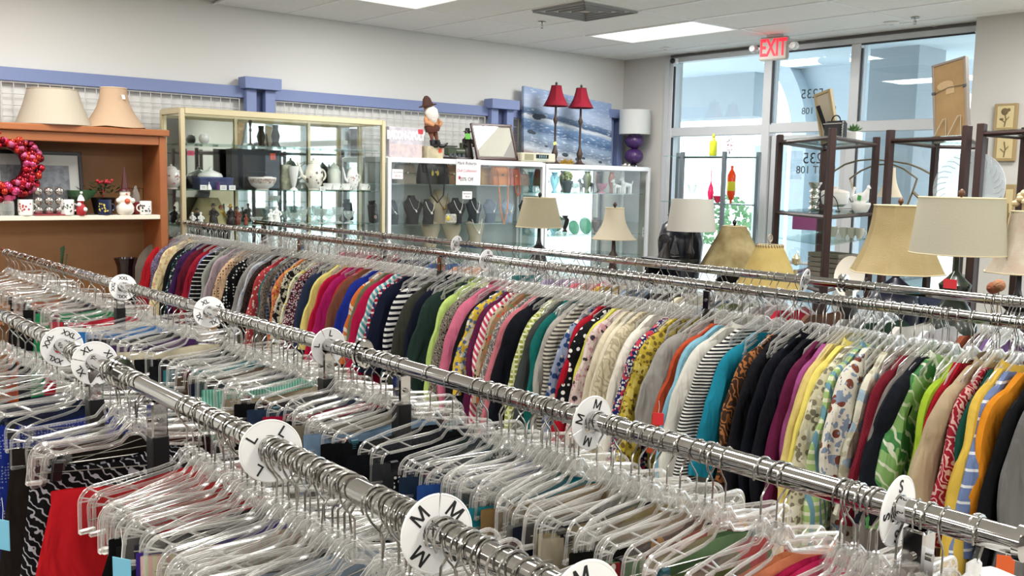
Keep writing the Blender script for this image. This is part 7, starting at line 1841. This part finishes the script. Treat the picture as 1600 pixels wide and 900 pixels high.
# white hanging lampshade seen behind
q = P(1390, 300, Y=c1.y+.9); t = thing('lampshade', 'white bell lampshade seen behind the brown posts', 'floor lamp', (q.x, q.y, 0)); zb2 = P(1390, 308, Y=c1.y+.9).z; zt_ = P(1390, 262, Y=c1.y+.9).z
shade_mesh(.03, .085, zt_-zb2, curve=.015).obj('shade', M_crm, t, (0, 0, zb2)); b = MB(); b.tube([(0, 0, 0), (0, 0, zt_)], .010, 8); b.lathe([(.10, 0), (.10, .015), (.02, .03)], n=20); b.obj('stand', M_lblack, t)
# purple sheet box on the door
q = P(1265, 346, Y=YW-.05); w_ = P(1290, 346, Y=YW).x-P(1243, 346, Y=YW).x; h_ = P(1265, 332, Y=YW).z-P(1265, 362, Y=YW).z
t = thing('brochure_box', 'plum purple brochure box fixed to the glass door', 'box', (q.x, YW-.06, q.z)); b = MB(); b.box((0, 0, -.01), (w_, .06, h_-.04), bev=.004); b.obj('box_body', mat('plum plastic', hx('7a3f68'), .4), t); b = MB(); b.box((0, 0, h_/2-.02), (w_+.02, .07, .018), bev=.003); b.obj('lid', mat('dark plum plastic', hx('5d3050'), .4), t)
# big picture back
TLp, TRp, BLp, BRp = (1444, 93), (1505, 80), (1459, 211), (1517, 207)
YP = c2.y-.05
q0, q1, q2, q3 = [P(*p_, Y=YP) for p_ in (BLp, BRp, TRp, TLp)]
w_ = (q1-q0).length; h_ = (q2-q1).length
t = thing('framed_picture', 'large framed picture seen from its brown paper back on the stand', 'picture', ((q0+q1)/2))
ux = (q1-q0).normalized(); uz = ((q3-q0)+(q2-q1)).normalized(); uy = uz.cross(ux).normalized(); ux = uy.cross(uz)
t.location.z = ZE - .04
m4 = Matrix((ux, uy, uz)).transposed(); lean = m4.to_euler(); t.rotation_euler = (lean.x+R_(-6), lean.y, lean.z+R_(-8))
b = MB(); b.box((0, 0, h_/2), (w_-.02, .010, h_-.02)); b.obj('paper_back', mat('kraft paper', hx('a08259'), .8, noise=(7, .8, hx('8d7048')), bump=(15, .3)), t, smooth=False)
b = MB()
for s in (-1, 1): b.box((s*(w_/2-.006), .005, h_/2), (.014, .03, h_), bev=.002)
for z in (.006, h_-.006): b.box((0, .005, z), (w_, .03, .014), bev=.002)
b.obj('frame', mat('silvered frame', hx('8d8378'), .45, .2), t)
b = MB(); b.tube([(-w_*.46, -.012, h_*.62), (0, -.014, h_*.66), (w_*.46, -.012, h_*.64)], .0015, 4); 
for s in (-1, 1): b.box((s*w_*.46, -.010, h_*.63), (.02, .008, .014))
b.obj('hanging_wire', M_gun, t)
b = MB()
b.lathe([(0, 0), (.05, 0), (.05, .001), (0, .001)], (-w_*.12, -.0062, h_*.70), 14, rot=Matrix.Rotation(R_(90), 3, 'X'), sy=.5); b.box((w_*.02, -.0065, h_*.63), (.05, .002, .045)); b.obj('paper_patch', mat('pale kraft', hx('b59a74'), .8), t, smooth=False)
b = MB(); 
for s in (-.03, .06): b.tube([(s-.05, -.06, .0), (s-.0, -.03, h_*.26), (s+.012, -.02, h_*.27), (s+.012, -.03, 0.0)], .003, 5)
b.obj('wire_easel', M_tan, t)
# big cut glass platter behind the posts
q = P(1517, 294, Y=c2.y+.35); r_ = 56*mpp(q); t = thing('glass_platter', 'very large round cut glass platter behind the brown posts', 'platter', (q.x, q.y, 0)); rt = Matrix.Rotation(R_(84), 3, 'X')
mg = clearmat('cut crystal', .45, (.93, .96, .98), col=(.92, .94, .96), rough=.15, fres=.4); n, l = nodes(mg); w_t = n.new('ShaderNodeTexVoronoi'); w_t.inputs['Scale'].default_value = 45; tcx = n.new('ShaderNodeTexCoord'); bpn = n.new('ShaderNodeBump'); bpn.inputs['Strength'].default_value = 1; l.new(tcx.outputs['Object'], w_t.inputs['Vector']); l.new(w_t.outputs['Distance'], bpn.inputs['Height'])
for nd in n:
    if nd.bl_idname == 'ShaderNodeBsdfPrincipled': l.new(bpn.outputs[0], nd.inputs['Normal'])
b = MB(); b.lathe([(0, 0), (r_*.6, .002), (r_*.66, .012), (r_, .03), (r_, .036), (r_*.66, .018), (r_*.6, .008), (0, .006)], (0, 0, q.z), 48, rot=rt); b.obj('platter_disc', mg, t)
b = MB()
for k in range(28):
    a = 2*math.pi*k/28; b.tube([(r_*.68*math.cos(a), -.02, q.z+r_*.68*math.sin(a)), (r_*.85*math.cos(a+.10), -.035, q.z+r_*.85*math.sin(a+.10)), (r_*.97*math.cos(a+.26), -.045, q.z+r_*.97*math.sin(a+.26))], .003, 4)
b.obj('flutes', M_plastic, t)
b = MB(); b.tube([(0, .03, 0), (0, .03, q.z)], .01, 6); b.tube([(-.12, -.05, q.z-r_), (0, .03, q.z-r_), (.12, -.05, q.z-r_)], .006, 6); b.lathe([(.14, 0), (.14, .012), (0, .014)], n=20); b.obj('stand', M_brown, t)
# botanical plaques on the pier
for (x0, y0, x1, y1, lab, nst) in ((1554, 162, 1590, 204, 'upper botanical plaque with a rose on the grey pier', 1), (1554, 206, 1588, 252, 'second botanical plaque with bare stems below the rose one', 2), (1568, 288, 1584, 376, 'narrow tall plaque lowest on the grey pier', 3)):
    X_ = None; a = P(x0, (y0+y1)/2, Y=YW-.24); c_ = P(x1, (y0+y1)/2, Y=YW-.24); zt_ = P((x0+x1)/2, y0, Y=YW-.24).z; zb_ = P((x0+x1)/2, y1, Y=YW-.24).z
    w_, h_ = c_.x-a.x, zt_-zb_
    t = thing('botanical_plaque', lab, 'plaque', ((a.x+c_.x)/2, YW-.24, (zt_+zb_)/2)); b = MB(); b.box((0, 0, 0), (w_, .03, h_), bev=.004); b.obj('frame', mat('antique tan', hx('a08a62'), .5), t)
    b = MB(); b.box((0, -.012, 0), (w_*.72, .012, h_*.82), bev=.003); b.obj('panel', mat('parchment panel', hx('c9b88a'), .6), t)
    b = MB(); b.tube([(0, -.019, -h_*.36), (w_*.05, -.019, -h_*.1), (-w_*.02, -.019, h_*.16)], .004, 5); b.tube([(w_*.03, -.019, -h_*.15), (w_*.18, -.019, 0)], .003, 5); b.tube([(w_*.02, -.019, -h_*.2), (-w_*.18, -.019, -h_*.08)], .003, 5)
    if nst == 1: b.ball((-w_*.02, -.019, h_*.20), w_*.16, 10, 6, (1, .15, 1)); b.ball((w_*.15, -.019, h_*.26), w_*.08, 8, 5, (1, .15, 1)); b.ball((-w_*.14, -.019, -h_*.08), w_*.07, 8, 5, (1.4, .15, .8))
    b.obj('relief', mat('brown relief', hx('6b5a3c'), .6), t)
# ================================================================== window display
YS = YW-.42
gm = mat('grey display metal', hx('6f777c'), .4, .4)
pw = [(1058, 1), (1088, 0), (1153, 0), (1183, 1)]
xs_ = [P(px, 300, Y=YS).x for px, _ in pw]; zt_ = P(1153, 238, Y=YS).z
t = thing('window_shelf_unit', 'grey metal shelf unit with glass shelves in the shop window', 'shelf unit', (0, 0, 0))
xl, xr_ = xs_[0], xs_[-1]
for x, y in ((xl, YS), (xs_[2], YS-.22), (xs_[3], YS), (xs_[1], YS-.22)): b = MB(); b.box((x, y, zt_/2), (.035, .035, zt_), bev=.003); b.obj('post', gm, t)
zl = [P(1120, 317, Y=YS).z, zt_-.04, .75]
for z in zl:
    b = MB(); b.box(((xl+xr_)/2, YS-.11, z), (xr_-xl, .24, .008)); b.obj('glass_shelf', M_shelfglass, t, smooth=False)
    b = MB(); b.tube([(xl, YS, z-.008), (xr_, YS, z-.008)], .007, 5); b.tube([(xs_[1], YS-.22, z-.008), (xs_[2], YS-.22, z-.008)], .007, 5); b.obj('rail', gm, t)
def gl_m(nm, c, base=.55): return clearmat(nm, base, tuple(lin(c)), col=c, rough=.05, fres=.4)
M_gp = gl_m('pink glass', hx('e8407a')); M_go = gl_m('orange glass', hx('f0501e'), .75); M_gy = gl_m('yellow glass', hx('d8dc40'), .7); M_gc = M_ware
def wv(px, yt, yb_, lab, prof, w, m_, nm='glass_vase', m2=None, z=None):
    q = P(px, yb_, Y=YS-.1); zt2 = P(px, yt, Y=YS-.1).z; z0 = z if z is not None else zl[0]+.004; h = zt2-z0
    t = thing(nm, lab, 'vase' if 'vase' in nm else 'bowl' if 'bowl' in nm else 'bottle', (q.x, YS-.1, z0)); s = mpp(q); b = MB(); b.lathe([(r*w*s/2, zz*h) for r, zz in prof], n=22); b.obj('glass_body', m_, t)
    if m2: b = MB(); b.lathe([(r*w*s/2*1.03, zz*h) for r, zz in [(.85, .25), (1, .35), (1, .55), (.9, .65)]], n=22, cap=False); b.obj('colour_band', m2, t)
    return t
wv(1110, 266, 309, 'pink glass long necked vase on the window shelf', [(.5, 0), (.6, .05), (1, .3), (.7, .48), (.25, .6), (.12, .7), (.12, .95), (.2, 1), (0, 1)], 10, M_gp)
wv(1142, 259, 308, 'red and orange glass bottle on the window shelf', [(.3, 0), (.25, .06), (.6, .12), (1, .25), (1, .75), (.6, .85), (.3, .9), (.35, 1), (0, 1)], 13, M_go, 'glass_bottle', M_gy)
wv(1121, 306, 317, 'small pink glass bowl on the window shelf', [(.3, 0), (.5, .1), (1, 1), (.9, 1), (0, .3)], 15, M_gp, 'glass_bowl')
wv(1081, 288, 310, 'clear cut glass vase with crown rim on the window shelf', [(.5, 0), (.3, .15), (.7, .6), (1, 1), (.94, 1), (.6, .6), (0, .3)], 15, M_gc)
wv(1114, 208, 240, 'yellow glass bottle with stopper on the top of the window shelf', [(.9, 0), (1, .05), (1, .6), (.5, .72), (.3, .78), (.5, .86), (.2, .95), (0, 1)], 12, M_gy, 'glass_bottle', z=zl[1]+.004)
q = P(1140, 240, Y=YS-.1); t = thing('dried_branches', 'thin branch with pink blossoms on the top window shelf', 'branches', (q.x, YS-.1, zl[1]+.004)); b = MB()
for k in range(4): b.tube([(0, 0, 0), (.01*k-.02, 0, .08), (.02*k-.03, 0, .14+.01*k)], .002, 4)
b.obj('twig', M_brown, t); b = MB(); rr_ = random.Random(1)
for k in range(16): b.ball((rr_.uniform(-.04, .04), rr_.uniform(-.02, .02), rr_.uniform(.05, .16)), .007, 6, 4)
b.obj('blossom', mat('dusty pink', hx('c07a90'), .7), t)
